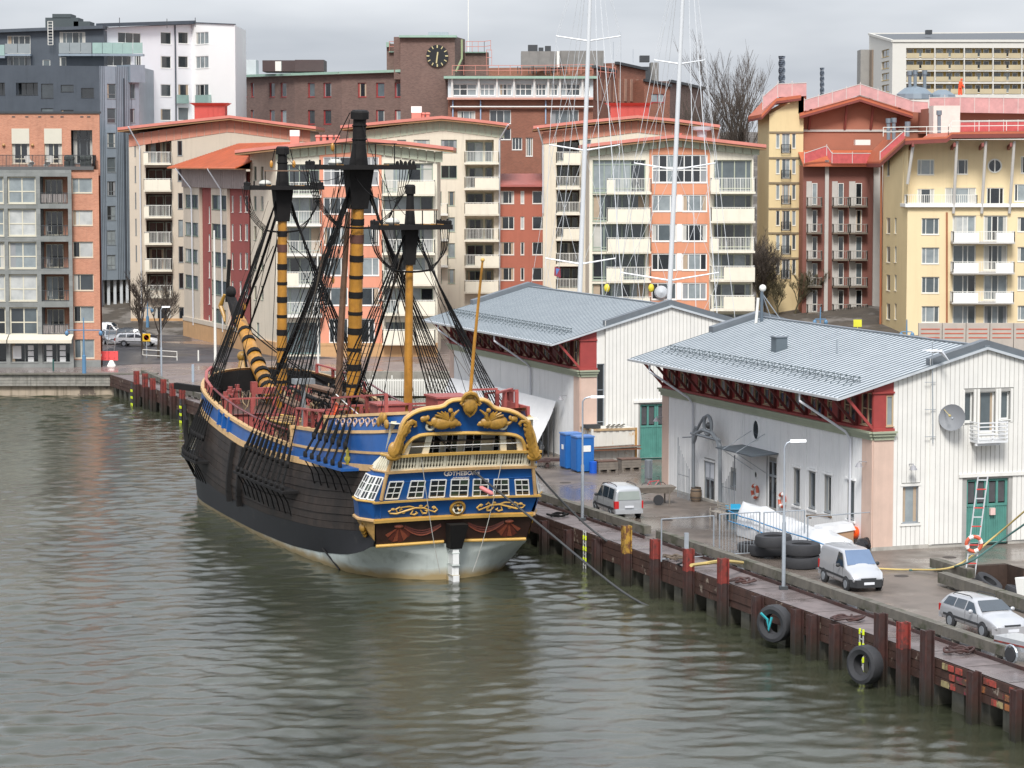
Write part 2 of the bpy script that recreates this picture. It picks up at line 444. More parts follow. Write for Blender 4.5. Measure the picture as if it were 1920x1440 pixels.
sheet('street',[G(190,660,2.006),G(230,640,2.006),G(250,640,2.006),G(480,650,2.006),G(630,672,2.006),G(400,680,2.006),G(225,684,2.006),G(190,684,2.006)],asph_m)
sheet('side_street',[G(170,640,2.004),G(360,640,2.004),PY(345,590,420).xy.to_3d()+Vector((0,0,2.004)),PY(150,590,420).xy.to_3d()+Vector((0,0,2.004))],asph_m)
jm=mat('dark_joint',(.05,.04,.035),.8)
for k in range(34):
 a=52-k*3.4;mb=MB();mb.beam(Q(a,EDGE(a)+.1,2.004),Q(a,max(KB,EDGE(a)+2)-.2,2.004),.05,.006);mb.build('deck_joint',jm,QJ)
for x,y in((1690,1080),(1560,960+90),(1250,975),(1060,905),(1780,1045),(1150,935)):
 p=G(x,y,2.004);mb=MB();mb.lathe([(.36,0),(.36,.006),(.001,.006)],16,p);mb.build('drain_cover',jm,QJ)
 # quay face: timbers, concrete columns, steel fender piles, kerb beam
timber_m=mat('quay_face_timber',(.075,.035,.025),.75,var=.5,scale=1.5,bump=.5,bscale=9,streak=.4,grime=((.3,.25,.2),1.6,.6,.66))
pile_m=mat('rusty_pile_steel',(.07,.027,.022),.65,var=.5,scale=2.5,bump=.3,streak=.45,grime=((.05,.03,.028),1.4,.45,.6))
redpaint=mat('flaking_red_paint',(.27,.045,.035),.6,var=.35,scale=4,grime=((.1,.035,.03),3,.5,.6))
yelpaint=mat('flaking_yellow_paint',(.5,.3,.05),.6,var=.4,scale=4,grime=((.14,.06,.03),3,.47,.56))
beam_m=mat('weathered_timber',(.16,.145,.12),.8,var=.4,scale=2,bump=.4,bscale=14,streak=.3,grime=((.05,.055,.03),1.1,.5,.66))
conc_m=mat('stained_concrete',(.3,.28,.24),.8,var=.35,scale=1,bump=.3,streak=.45)
moss_m=mat('moss',(.13,.11,.035),.95,var=.5,scale=6,bump=.8)
quay=tag(MB.__new__(MB)and bpy.data.objects.new('quay',None),None,None,kind='structure');COL.objects.link(quay);WM[quay]=Matrix.Identity(4)
painted=[mat('painted_timber_%d'%i,c,.7,var=.4,scale=4,grime=((.09,.05,.035),2.5,.45,.58))for i,c in enumerate([(.42,.07,.05),(.45,.16,.05),(.4,.33,.16),(.3,.03,.06)])]
def quay_faces(segs):
 for(a0,a1)in segs:
  F=Fac(Q(a1,EDGE(a1)).xy,Q(a0,EDGE(a0)).xy)
  L_=F.L;n=max(1,int(L_/4.6));st=L_/n
  for k in range(n):
   for j in range(3):
    mb=MB();z1=1.96-j*.36;o=R.uniform(.0,.05)
    F.box(mb,k*st+.02+R.uniform(0,.05),(k+1)*st-.02,z1-.335,z1,-.25,.02+o)
    mb.build('face_timber',timber_m,quay)
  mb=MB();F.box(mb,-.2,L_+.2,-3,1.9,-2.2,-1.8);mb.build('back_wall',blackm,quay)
  mb=MB();F.box(mb,-.1,L_+.1,1.78,1.975,-1.8,-.26);mb.build('deck_slab',conc_m,quay)
  k=1.2
  while k<L_:
   mb=MB();wd=R.uniform(.75,1.0);F.box(mb,k,k+wd,-3,1.1,-1.0,-.18);mb.build('column',conc_m,quay);k+=R.choice([1.9,2.1])
quay_faces([(-60,-15),(-15,25),(25,75),(75,127)])
F=Fac(Q(25,EDGE(25)).xy,Q(-60,EDGE(-60)).xy);QF=F;QF2=Fac(Q(127,-16).xy,Q(25,-11.6).xy)
for px in range(1770,1935,13):
 for j in range(3):
  if R.random()<.62:
   u,_=F.uz(px+R.uniform(-4,4),1270);mb=MB();z1=1.90-j*.36
   F.box(mb,u,u+R.uniform(.3,.6),z1-.24,z1,.0,.09);mb.build('painted_block',R.choice(painted),quay)
def pile(F,px,top,cap=None,w_=.46):
 u,_=F.uz(px,1100);mb=MB()
 def H(z0,z1,g=0.0):
  F.box(mb,u-w_/2-g,u+w_/2+g,z0,z1,.10,.14+g);F.box(mb,u-w_/2-g,u+w_/2+g,z0,z1,.46-g,.50+g)
  F.box(mb,u-.025-g,u+.025+g,z0,z1,.14+g,.46-g)
  F.box(mb,u-w_*.5-g,u-w_*.36,z0,z1,.501+g,.53+g);F.box(mb,u+w_*.36,u+w_*.5+g,z0,z1,.501+g,.53+g)
 H(-3,top)
 o=mb.build('fender_pile',pile_m,quay)
 if cap:
  mb=MB();H(1.75 if cap=='y' else 2.0,top+.01,.004);mb.build('painted_top',yelpaint if cap=='y' else redpaint,o)
for px,top,cap in[(1432,2.0,None),(1507,2.05,None),(1537,2.05,None),(1580,2.0,None),(1665,3.15,None),(1708,3.1,'r'),(1753,3.1,None),(1842,2.1,None),(1925,2.0,None),(1367,3.2,'r'),(1302,3.1,'r'),(1239,3.0,'r'),(1185,3.2,'y'),(1129,1.95,None),(1076,1.9,None),(1030,1.9,None)]:
 pile(QF,px,top,cap)
for px,top,cap in[(267,3.2,'r'),(283,3.2,'r'),(297,3.0,'r'),(317,3.2,'r'),(334,3.1,'r'),(352,3.1,'r'),(392,2.0,None),(430,2.0,None)]:
 pile(QF2,px,top,cap,.5)
def kerb(p0,p1,h=.42,w_=.42,seg=5.5,name='kerb_timber',gap=.16):
 p0=Vector(p0);p1=Vector(p1);d=p1-p0;n=max(1,round(d.length/seg))
 for k in range(n):
  a=p0+d*(k/n)+d.normalized()*.03;b=p0+d*((k+1)/n)-d.normalized()*.03
  mb=MB();up=Vector((0,0,gap+h/2));mb.beam(a+up,b+up,w_,h);mb.build(name,beam_m,quay)
  for t in(.15,.5,.85):
   q=a+(b-a)*t;mb=MB();mb.beam(q+Vector((0,0,.002)),q+Vector((0,0,gap)),.3,.3);mb.build('kerb_block',conc_m,quay)
kerb(Q(46,-10.1),Q(8.6,-9.0));kerb(Q(7.0,-9.0),Q(-29,-8.6));kerb(Q(-31,-8.6),Q(-60,-8.4))
kerb(Q(110,-14.3),Q(80,-13.0));kerb(Q(126,-6.2),Q(92,-6.0));kerb(Q(123.5,-13.4),Q(112,-13.6))
mb=MB()
mb.beam(Q(60,-10.9,2.08),Q(8,-9.45,2.08),.06,.14);mb.beam(Q(7,-9.35,2.08),Q(-60,-8.95,2.08),.06,.14);mb.build('steel_rail',pile_m,quay)
kerb(Q(-6.8,-.1),Q(-10.6,-.1),.45,.45);kerb(Q(-11.2,-2.0),Q(-40,-2.5),.5,.5)
def wall_seg(p,q,z0,z1,m,name,par=None,th=.3):
 mb=MB();p=Vector(p);q=Vector(q);mb.beam(Vector((p.x,p.y,(z0+z1)/2)),Vector((q.x,q.y,(z0+z1)/2)),th,z1-z0);return mb.build(name,m,par or quay)
rusty_wall=mat('rusty_sheet_piling',(.06,.035,.025),.8,var=.5,scale=2,bump=.5,streak=.5)
for p,q in[((-6.12,.4),(-6.12,4.35)),((-6,4.49),(-7.8,4.49)),((-7.65,4.5),(-7.65,60)),((-6,.25),(-11,.25)),((-11.2,.4),(-11.2,-1.7)),((-11,-1.75),(-60,-2.25))]:
 wall_seg(Q(*p),Q(*q),-3,1.985,rusty_wall,'sheet_pile_wall')
jet=MB();
for k in range(9):jet.beam(Q(-11.2-k*.52,-1.4,1.7),Q(-11.2-k*.52,.2,1.7),.42,.12)
jet.build('jetty_board',beam_m,quay)
for p,q in[(Q(76,-5.55),Q(123.4,-5.55)),(Q(76.1,-5.4),Q(76.1,60))]:wall_seg(p,q,-3,1.985,conc_m,'basin_wall')
wall_seg((-24,250.2,0),(200,250.2,0),-3,2.25,conc_m,'basin_wall',th=.6)
# left basin quay: boards above, stained concrete below
XR=-35.2
for j in range(4):
 for k in range(6):
  x1=XR-k*5.2;mb=MB();mb.box(x1-5.17,x1,249.55-R.uniform(0,.04),249.9,1.97-.27*(j+1)+.02,1.97-.27*j);mb.build('quay_board',mat('grey_quay_board',(.30,.285,.25),.8,var=.4,scale=2.2,bump=.3,streak=.5),quay)
mb=MB();mb.box(-300,XR+1.8,249.92,251,-3,1.98);mb.build('quay_wall',mat('tan_quay_concrete',(.44,.36,.27),.85,var=.3,scale=.8,bump=.3,streak=.75,grime=((.12,.095,.075),.55,.56,.6)),quay)
mb=MB();mb.box(XR-60,XR+1.6,249.3,250.6,1.985,2.1);mb.build('edge_plank',beam_m,quay)
def hz(x,y):
 t=min(1,max(0,(y-303)/95));t=t*t*(3-2*t)
 h=2+t*15*(1 if x>-60 else max(.12,1+(x+60)/60))+min(12,max(0,y-400)*.055)
 t2=min(1,max(0,(x-8)/22))*min(1,max(0,(y-235)/55));t2=t2*t2*(3-2*t2)
 t3=min(1,max(0,(x-30)/10))*min(1,max(0,(y-288)/16))
 h=max(h,2+t2*2.7+t3*3.0)
 return h+(math.sin(x*.31)*math.sin(y*.23)*.5+math.sin(x*.9+y*.7)*.25 if h>6 else 0)
mb=MB();xs=[-260+6*k for k in range(100)];ys=[253+4*k for k in range(30)]+[373+14*k for k in range(1,60)]
idx={}
for j,y in enumerate(ys):
 mb.av([(x,y,hz(x,y)-(.25 if hz(x,y)<2.02 else 0))for x in xs])
nx=len(xs)
for j in range(len(ys)-1):
 for i in range(nx-1):mb.af((j*nx+i,j*nx+i+1,(j+1)*nx+i+1,(j+1)*nx+i))
hill_m=mat('hillside_scrub',(.085,.07,.055),.95,var=.5,scale=.35,bump=1.0,bscale=3,grime=((.16,.145,.13),.22,.5,.6))
o=mb.build('hillside',hill_m,smooth=True,loc=Vector((0,0,0)));o['kind']='structure'
if o.data.polygons[0].normal.z<0:o.data.flip_normals()
# the two long quay warehouses
clad_w=mat('white_boarding',(.78,.785,.78),.6,var=.08,scale=.8,streak=.14)
clad_e=mat('cream_white_boarding',(.73,.72,.68),.6,var=.1,scale=.8,streak=.08)
gap_m=mat('board_gap_shade',(.36,.355,.335),.8,var=.2,streak=.3)  # wall behind the boards, darkened to paint shade into the gaps
pink_m=mat('pink_boarding',(.60,.44,.36),.65,var=.12,scale=1.2,streak=.1)
red_m=mat('falu_red_paint',(.33,.05,.045),.6,var=.2,scale=2)
redd_m=mat('dark_red_timber',(.13,.022,.02),.6,var=.25,scale=2)
green_trim=mat('sage_green_trim',(.34,.37,.27),.6,var=.15)
zinc=mat('standing_seam_zinc',(.50,.535,.565),.42,0,var=.14,scale=.35,streak=.0,grime=((.40,.43,.46),1.2,.5,.65))
zinc_l=mat('seam_edge_zinc',(.26,.29,.32),.4,.4,var=.2)
teal=mat('teal_gate_paint',(.09,.27,.23),.6,var=.25,scale=2,streak=.15)
found=mat('pale_foundation',(.42,.40,.36),.85,var=.3,scale=1.5,bump=.2,streak=.35)
grey_pipe=mat('downpipe_grey',(.62,.64,.68),.45,.2,var=.1)
tan_frame=mat('tan_window_frame',(.5,.38,.24),.6,var=.15)
def WQ(a0):
 def f(a,b,z=2.0):return Q(a0+a,b,z)
 return f
def warehouse(a0,label,near,Lw=28.3):
 P=WQ(a0);W=12.8;EZ,RZ,EB=10.03,12.45,-2.15;sl=(RZ-EZ)/(W/2-EB)
 zr=lambda b:RZ-sl*abs(b-W/2)
 root=thing('warehouse',label,'warehouse',P(0,0,2),group='seam roofed warehouses on the quay')
 FL=Fac(P(Lw,0).xy,P(0,0).xy);FE=Fac(P(0,0).xy,P(0,W).xy);FB=Fac(P(Lw,W).xy,P(Lw,0).xy);FR=Fac(P(0,W).xy,P(Lw,W).xy)
 UL=lambda a:Lw-a
 # long wall
 holes=[];wins=[];oval=None;doors=[]
 if near:
  for x0,x1,y0,y1 in[(1490,1499,880,945),(1518,1528,886,952),(1547,1558,893,960),(1590,1601,903,972)]:
   wins.append(FL.rect(x0,y0,x1,y1))
  d1=FL.rect(1321,866,1339,938);d2=FL.rect(1437,864,1457,952);doors=[d1,d2]
  w5=FL.rect(1371,884,1380,912)
  holes=wins+doors+[w5]
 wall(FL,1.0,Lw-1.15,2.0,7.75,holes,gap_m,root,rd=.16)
 for h in wins+([w5]if near else[]):window(FL,h,root,galv,1,0,gi=1,rd=.16,fw=.06)
 for h in wins:
  mb=MB();FL.box(mb,h[0]-.25,h[2]+.25,h[3]+.1,h[3]+.2,0,.1);FL.box(mb,h[0]-.25,h[2]+.25,h[1]-.2,h[1]-.1,0,.1);mb.build('window_trim',clad_w,root)
 for k,h in enumerate(doors):
  a,c,b,d=h;mb=MB()
  for(u0,u1)in((a,a+.09),(b-.09,b),((a+b)/2-.06,(a+b)/2+.06)):FL.box(mb,u0,u1,c,d,-.12,-.03)
  FL.box(mb,a+.09,b-.09,d-.09,d,-.12,-.03);zm=c+(d-c)*(.68 if k else.55);FL.box(mb,a+.09,b-.09,zm-.06,zm+.06,-.12,-.035)
  do=mb.build('door',galv,root);mb=MB();mb.poly([FL.w(a,c,-.1),FL.w(b,c,-.1),FL.w(b,d,-.1),FL.w(a,d,-.1)]);mb.build('pane',glassm[0],do)
  mb=MB();FL.box(mb,(a+b)/2+.1,(a+b)/2+.14,c+.9,c+1.3,-.03,.04);mb.build('handle',galv,do)
  if k==0:
   mb=MB();FL.box(mb,a+.09,b-.09,zm+.07,d-.1,-.09,-.05);mb.build('door_blind',mat('pale_blind',(.6,.62,.66),.7),do)
   mb=MB();FL.box(mb,a-.1,b+.1,d+.02,d+.12,0,.05);mb.build('lintel',clad_w,root)
 mb=MB();u=1.1
 while u<Lw-1.2:
  segs=[(2.05,7.72)]
  for h in holes:
   if h[0]-.1<u<h[2]+.1:
    ns=[]
    for s0,s1 in segs:
     if h[1]>s0:ns.append((s0,h[1]-.22))
     if h[3]<s1:ns.append((h[3]+.22,s1))
    segs=ns
  for s0,s1 in segs:
   if s1>s0:FL.box(mb,u-.125,u+.125,s0,s1,0,.028)
  u+=.275
 tag(mb.build('cladding_batten',clad_w,root),None,None,kind='stuff')
 for uu in(Lw*.13,Lw*.42,Lw*.55,Lw*.72):
  mb=MB();FL.box(mb,uu-.05,uu+.05,2.05,7.7,0,.05);mb.build('wall_joint',clad_w,root)
 for(u0,u1,nm)in((0,1.0,0),(Lw-1.15,Lw,1)):
  mb=MB();FL.box(mb,u0,u1,2.15,7.75,-.5,.06);mb.build('corner_pilaster',pink_m,root)
 mb=MB();FL.box(mb,-.02,Lw+.08,1.95,2.15,-.5,.08);mb.build('plinth',found,root)
 mb=MB();FL.box(mb,-.1,Lw+.02,7.75,7.95,-.2,.14);FL.box(mb,-.16,Lw+.1,7.95,8.1,-.2,.24);FL.box(mb,-.2,Lw+.16,8.1,8.2,-.2,.32)
 FE.box(mb,.0,1.15,7.75,7.95,-.2,.14);FE.box(mb,-.1,1.2,7.95,8.1,-.2,.24);FE.box(mb,-.16,1.25,8.1,8.2,-.2,.32)
 mb.build('cornice',green_trim,root)
 n=14;bay=Lw/n;hs=[]
 zt=zr(0)-.32
 for k in range(n):
  for t0,t1 in((.18,.5),(.52,.84)):
   if k%3!=2 or R.random()<.6:hs.append((k*bay+bay*t0,8.45,k*bay+bay*t1,zt-.18))
 wall(FL,.0,Lw,8.2,zt,hs,red_m if near else redd_m,root,o=-.12,rd=.1,name='clerestory_wall')
 for h in hs:window(FL,h,root,tan_frame,1,1,rd=.1,fw=.06,o=-.12,gi=R.choice([0,0,1,1,2]))
 mb=MB();FL.box(mb,0,Lw,8.2,8.34,-.12,.1);mb.build('sill_beam',red_m,root)
 for k in range(n+1):
  u=min(max(k*bay,.08),Lw-.08)
  mb=MB();mb.beam(FL.w(u,8.34,.02),FL.w(u,10.05,1.55),.11,.14);FL.box(mb,u-.06,u+.06,8.34,zt,-.11,.03)
  mb.beam(FL.w(u,zr(0)-.22,-.1),FL.w(u,EZ-.1,2.1),.1,.18);mb.build('roof_strut',redd_m if 0<k<n else red_m,root)
  # end wall (right): corner pilaster, red corner bay, boarded gable, raised block
 wn=[FE.rect(1692,912,1721,980)]if near else[]
 gw=FE.rect(1810,897,1888,1020)if near else FE.rect(1199,757,1262,862)
 tw=[FE.rect(1806,735,1823,791),FE.rect(1834,734,1864,812),FE.rect(1874,733,1892,786)]if near else[]
 rw=(.72,8.45,1.14,10.05)
 mb=MB();FE.box(mb,0,1.15,2.15,7.75,-.5,.06);mb.build('corner_pilaster',pink_m,root)
 wall(FE,0,1.15,8.2,[(0,zr(0)-.2),(1.15,zr(1.15)-.2)],[rw]if near else[],red_m,root,o=.02,rd=.1,name='clerestory_wall')
 if near:window(FE,rw,root,tan_frame,1,0,gi=3,rd=.1,o=.02)
 mb=MB();FE.box(mb,-.12,1.17,10.15,10.24,0,.1);mb.build('red_moulding',red_m,root);mb=MB();FE.box(mb,-.1,1.17,8.2,8.34,.02,.12);mb.build('red_moulding',red_m,root)
 b0=1.15 if near else 1.75
 if not near:
  g=FE.rect(1107,700,1121,866);g=(1.17,2.3,1.72,8.6)
  wall(FE,1.15,1.75,2.0,zr(1.4)-.1,[g],clad_e,root,name='wall');window(FE,g,root,galv,1,1,gi=0,hs=[.38,.72])
 blk=3.25 if near else 1.8
 bz=lambda b:zr(b)+.05
 hl=[gw]+tw+wn
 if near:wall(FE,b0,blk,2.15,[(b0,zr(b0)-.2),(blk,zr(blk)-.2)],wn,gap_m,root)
 if near:FE2=FE
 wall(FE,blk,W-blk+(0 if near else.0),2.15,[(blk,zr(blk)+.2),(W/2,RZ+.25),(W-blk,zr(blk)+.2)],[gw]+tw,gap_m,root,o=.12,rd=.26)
 wall(FE,W-blk,W,2.15,[(W-blk,zr(W-blk)-.2),(W,zr(W)-.2)],[],clad_e,root)
 mb=MB()
 FE.box(mb,blk-.02,blk+.12,2.15,zr(blk)+.3,0,.14);FE.box(mb,W-blk-.12,W-blk+.02,2.15,zr(blk)+.3,0,.14);mb.build('corner_board',clad_e,root)
 mb=MB();u=b0+.1
 while u<W:
  inb=blk<u<W-blk;o_=.12 if inb else 0
  segs=[(2.2,(zr(u)+.05)if inb else zr(u)-.22)]
  for h in hl:
   if h[0]-.16<u<h[2]+.16:
    ns=[]
    for s0,s1 in segs:
     if h[1]>s0:ns.append((s0,h[1]-.16))
     if h[3]<s1:ns.append((h[3]+.2,s1))
    segs=ns
  for s0,s1 in segs:
   if s1>s0+.05:FE.box(mb,u-.118,u+.118,s0,s1,o_,o_+.035)
  u+=.268
 tag(mb.build('cladding_batten',clad_e,root),None,None,kind='stuff')
 for h in tw:
  window(FE,h,root,white_trim,1,0,gi=2,rd=.26,o=.12)
  mb=MB();FE.box(mb,h[0]-.14,h[0]-.005,h[1]-.14,h[3]+.14,.12,.18);FE.box(mb,h[2]+.005,h[2]+.14,h[1]-.14,h[3]+.14,.12,.18);mb.build('window_trim',clad_e,root)
 for h in wn:
  window(FE,h,root,galv,1,0,gi=3,fw=.05)
  mb=MB();FE.box(mb,h[0]-.16,h[2]+.16,h[3]+.02,h[3]+.14,0,.07);FE.box(mb,h[0]-.16,h[2]+.16,h[1]-.16,h[1]-.04,0,.08);FE.box(mb,h[0]-.14,h[0]-.01,h[1],h[3],0,.05);FE.box(mb,h[2]+.01,h[2]+.14,h[1],h[3],0,.05);mb.build('window_trim',clad_e,root)
 a,c,b,d=gw;mid=(a+b)/2;zs=c+(d-c)*.62
 mb=MB();FE.box(mb,a-.5,b+.6+(2 if near else 0),d+.12,d+.3,.12,.24);mb.build('door_rail',clad_e,root)
 for(u0,u1)in((a,mid-.01),(mid+.01,b)):
  mb=MB()
  for(p,q)in((u0,u0+.13),(u1-.13,u1),((u0+u1)/2-.06,(u0+u1)/2+.06)):FE.box(mb,p,q,zs,d,-.1,.0)
  FE.box(mb,u0,u1,d-.14,d-.002,-.1,.004);FE.box(mb,u0,u1,zs-.14,zs,-.1,.004);FE.box(mb,u0,u1,c,c+.14,-.1,.004)
  FE.box(mb,u0,u1,c,zs,-.1,-.04);x=u0+.05
  while x<u1-.03:FE.box(mb,x,x+.045,c+.14,zs-.14,-.04,-.01);x+=.13
  gl=mb.build('gate_leaf',teal,root)
  for(p,q)in((u0+.13,(u0+u1)/2-.06),((u0+u1)/2+.06,u1-.13)):
   mb=MB();FE.box(mb,p+.02,q-.02,zs+.06,d-.2,-.08,-.05);mb.build('pane',mat('dusty_glass',(.085,.085,.09),.35,var=.3,scale=3),gl)
 mb=MB()
 for s_,e_ in(((blk-.1),W/2),(W/2,W-blk+.1)):
  za=RZ+.36-sl*abs(s_-W/2);zb=RZ+.36-sl*abs(e_-W/2)
  mb.hexa([FE.w(s_,za-.42,.2),FE.w(e_,zb-.42,.2),FE.w(e_,zb-.42,.12),FE.w(s_,za-.42,.12),FE.w(s_,za,.2),FE.w(e_,zb,.2),FE.w(e_,zb,.12),FE.w(s_,za,.12)])
 mb.build('rake_board',clad_e,root)
 a,c,b,d=gw
 for u0,u1,oo in((.0,blk,.07),(blk+.002,a-.03,.1),(b+.03,W-blk,.1),(W-blk+.002,W,.0)):
  if u1>u0:mb=MB();FE.box(mb,u0,u1,1.9,2.19,-.35,oo);mb.build('plinth',found,root)
 wall(FB,0,W,2,[(0,zr(0)-.2),(W/2,RZ-.2),(W,zr(0)-.2)],[],clad_e,root);wall(FR,0,Lw,2,EZ,[],clad_w,root)
 # roof
 mb=MB();th=.14
 for(bA,bB)in((EB,W/2),(W/2,W-EB)):
  za,zb=zr(bA),zr(bB)
  mb.hexa([P(-.35,bA,za-th),P(Lw+.25,bA,za-th),P(Lw+.25,bB,zb-th),P(-.35,bB,zb-th),P(-.35,bA,za),P(Lw+.25,bA,za),P(Lw+.25,bB,zb),P(-.35,bB,zb)])
 ro=mb.build('roof',zinc,root)
 mb=MB();a=-.3
 while a<Lw+.25:
  for(bA,bB)in((EB,W/2),(W/2,W-EB)):
   mb.beam(P(a,bA,zr(bA)+.02),P(a,bB,zr(bB)+.02),.06,.05)
  a+=.52
 tag(mb.build('roof_seam',mat('dark_seam',(.13,.16,.18),.5,.0,var=.1),ro),None,None,kind='stuff')
 for(a0_,a1_)in((-.22,.35),(Lw-.4,Lw+.3)):
  bs,be=(blk-.08,W-blk+.08);mb=MB()
  for(bA,bB)in((bs,W/2),(W/2,be)):
   za,zb=zr(bA)+.36,zr(bB)+.36
   mb.hexa([P(a0_,bA,za-.5),P(a1_,bA,za-.5),P(a1_,bB,zb-.5),P(a0_,bB,zb-.5),P(a0_,bA,za),P(a1_,bA,za),P(a1_,bB,zb),P(a0_,bB,zb)])
  mb.build('gable_coping',mat('lead_grey_flashing',(.17,.19,.21),.5,.3,var=.2),ro)
  mb=MB();mb.poly([P(a1_-.01 if a0_<1 else a0_+.01,b_,z_)for b_,z_ in((bs,zr(bs)),(W/2,RZ),(be,zr(be)),(be,zr(be)+.5),(W/2,RZ+.5),(bs,zr(bs)+.5))])
 mb=MB();mb.beam(P(-.3,W/2,RZ+.03),P(Lw+.2,W/2,RZ+.03),.3,.06);mb.build('ridge_cap',zinc_l,ro)
 mb=MB();mb.beam(P(-.35,EB-.06,EZ-.08),P(Lw+.25,EB-.06,EZ-.08),.14,.12);mb.build('gutter',mat('gutter_pale',(.55,.57,.58),.4,.4),root)
 for px in((1500,1218)if near else(1312-385,822)):
  F2=Fac(P(Lw,EB).xy,P(0,EB).xy);u=F2.uz(px,700)[0]
  mb=MB();mb.tube([F2.w(u,EZ-.1,0),F2.w(u,EZ-.55,0),FL.w(u+1.9,8.0,.42),FL.w(u+1.95,7.6,.14),FL.w(u+1.95,2.1,.14)],.07,8);mb.build('downpipe',grey_pipe,root,smooth=True)
 mb=MB()
 zg=lambda b:zr(b)+.28
 for bb,hh in((-.15,.12),(-.15,.3)):mb.beam(P(1.2,bb,zr(bb)+hh),P(Lw-1.5,bb,zr(bb)+hh),.035,.035)
 a=1.3
 while a<Lw-1.4:
  mb.beam(P(a,-.15,zr(-.15)),P(a,-.15,zr(-.15)+.36),.03,.03);mb.beam(P(a,-.75,zr(-.75)+.02),P(a,-.15,zr(-.15)+.34),.03,.03);a+=.75
 mb.build('snow_guard',mat('snow_guard_steel',(.12,.15,.16),.5,.4),root)
 return root,P,FL,FE,zr,EB
for nm,a0,near,lab in(('near',0.0,True,'near white boarded warehouse with satellite dish on its gable wall'),('far',42.7,False,'farther white boarded warehouse behind the shipping container')):
 if near:WH2=warehouse(a0,lab,near)
 else:WH1=warehouse(a0,lab,near)
 # THE SAILING SHIP
ship=thing('sailing_ship','large wooden three-masted sailing ship with blue and gold stern','sailing ship',G(843,1085,0),math.pi/2+AQ)
SM=WM[ship];SMI=SM.inverted()
interp=lambda s,xs,ys:float(np.interp(s,xs,ys))
hull_brown=mat('tarred_oak_planking',(.046,.034,.028),.6,var=.45,scale=.8,bump=.35,bscale=12,streak=.5,grime=((.022,.018,.016),.5,.5,.62),spec=.25)
hull_black=mat('black_wale_paint',(.009,.009,.012),.5,var=.3,scale=.7,streak=.3,bump=.12,bscale=10,spec=.3,grime=((.03,.028,.027),.8,.58,.7))
ship_blue=mat('ship_blue_paint',(.008,.085,.30),.4,var=.22,scale=.9,bump=.1,bscale=15,streak=.12)
gold_y=mat('yellow_moulding_paint',(.62,.38,.10),.45,var=.12,scale=2,streak=.1)
gold_t=mat('tan_rail_paint',(.58,.37,.17),.5,var=.18,scale=2,streak=.2)
carve_m=mat('ochre_carving',(.42,.225,.035),.42,var=.4,scale=5,bump=.3,bscale=18,spec=.6)
cream_m=mat('cream_gallery_paint',(.70,.66,.52),.5,var=.08,scale=2)
tar_m=mat('tarred_rope',(.008,.008,.008),.8,var=.2,scale=6,spec=.2)
tarw_m=mat('black_tarred_wood',(.013,.012,.012),.75,spec=.25,var=.35,scale=3,bump=.2)
mast_m=mat('varnished_pine_mast',(.50,.235,.035),.38,var=.35,scale=1.3,bump=.1,streak=.35,spec=.5,grime=((.3,.13,.025),2.0,.55,.68))
spar_m=mat('brown_spar',(.23,.135,.085),.55,var=.4,scale=3,streak=.3)
deck_wood=mat('wet_deck',(.12,.07,.055),.3,var=.4,scale=2,bump=.1,brick=(5,.14,.012,(.1,.06,.045),(.03,.02,.016)),axis=AQ)
dred=mat('dusty_red_paint',(.36,.085,.075),.5,var=.2,scale=2,streak=.15)
brd=mat('dark_red_rail',(.16,.02,.025),.35,var=.2)
hull_white=mat('white_bottom_paint',(.56,.61,.58),.45,var=.15,scale=1,streak=.25)
def _stain(m,col=(.33,.23,.09,1),lo=-.12,hi=.32):
 n=m.node_tree.nodes;l=m.node_tree.links.new;b=n['Principled BSDF'];src=b.inputs['Base Color'].links[0].from_socket
 g=n.new('ShaderNodeNewGeometry');sx=n.new('ShaderNodeSeparateXYZ');l(g.outputs['Position'],sx.inputs[0])
 t=n.new('ShaderNodeTexNoise');t.inputs['Scale'].default_value=.9;t.inputs['Detail'].default_value=6;l(g.outputs['Position'],t.inputs['Vector'])
 a=n.new('ShaderNodeMath');a.operation='MULTIPLY_ADD';l(t.outputs['Fac'],a.inputs[0]);a.inputs[1].default_value=-.55;l(sx.outputs[2],a.inputs[2])
 c=n.new('ShaderNodeMapRange');l(a.outputs[0],c.inputs['Value']);c.inputs['From Min'].default_value=lo;c.inputs['From Max'].default_value=hi;c.inputs['To Min'].default_value=.9;c.inputs['To Max'].default_value=0
 q=n.new('ShaderNodeMix');q.data_type='RGBA';l(c.outputs[0],q.inputs[0]);l(src,q.inputs[6]);q.inputs[7].default_value=col;l(q.outputs[2],b.inputs['Base Color'])
_stain(hull_white)
_stain(pile_m,(.018,.02,.012,1),-.1,1.1);_stain(conc_m,(.035,.035,.02,1),-.1,1.0)
def hbW(s):return interp(s,[0,.5,1,2,3,6,9,14,20,33],[.22,1.1,1.9,3.1,3.75,4.85,5.3,5.6,5.8,5.8])
def hbM(s):return interp(s,[-1,3,6,10,16,33],[4.15,4.8,5.25,5.6,5.9,5.95])
def hbT(s):return interp(s,[-3.2,-1.2,0,3,8,14,28,33],[3.5,3.95,4.25,4.5,4.85,5.1,5.35,5.3])
def s_st(z):return-.2*max(0,z)if z<2 else-.4-.38*(z-2)
def s_bw(z):return 42.0+.12*z
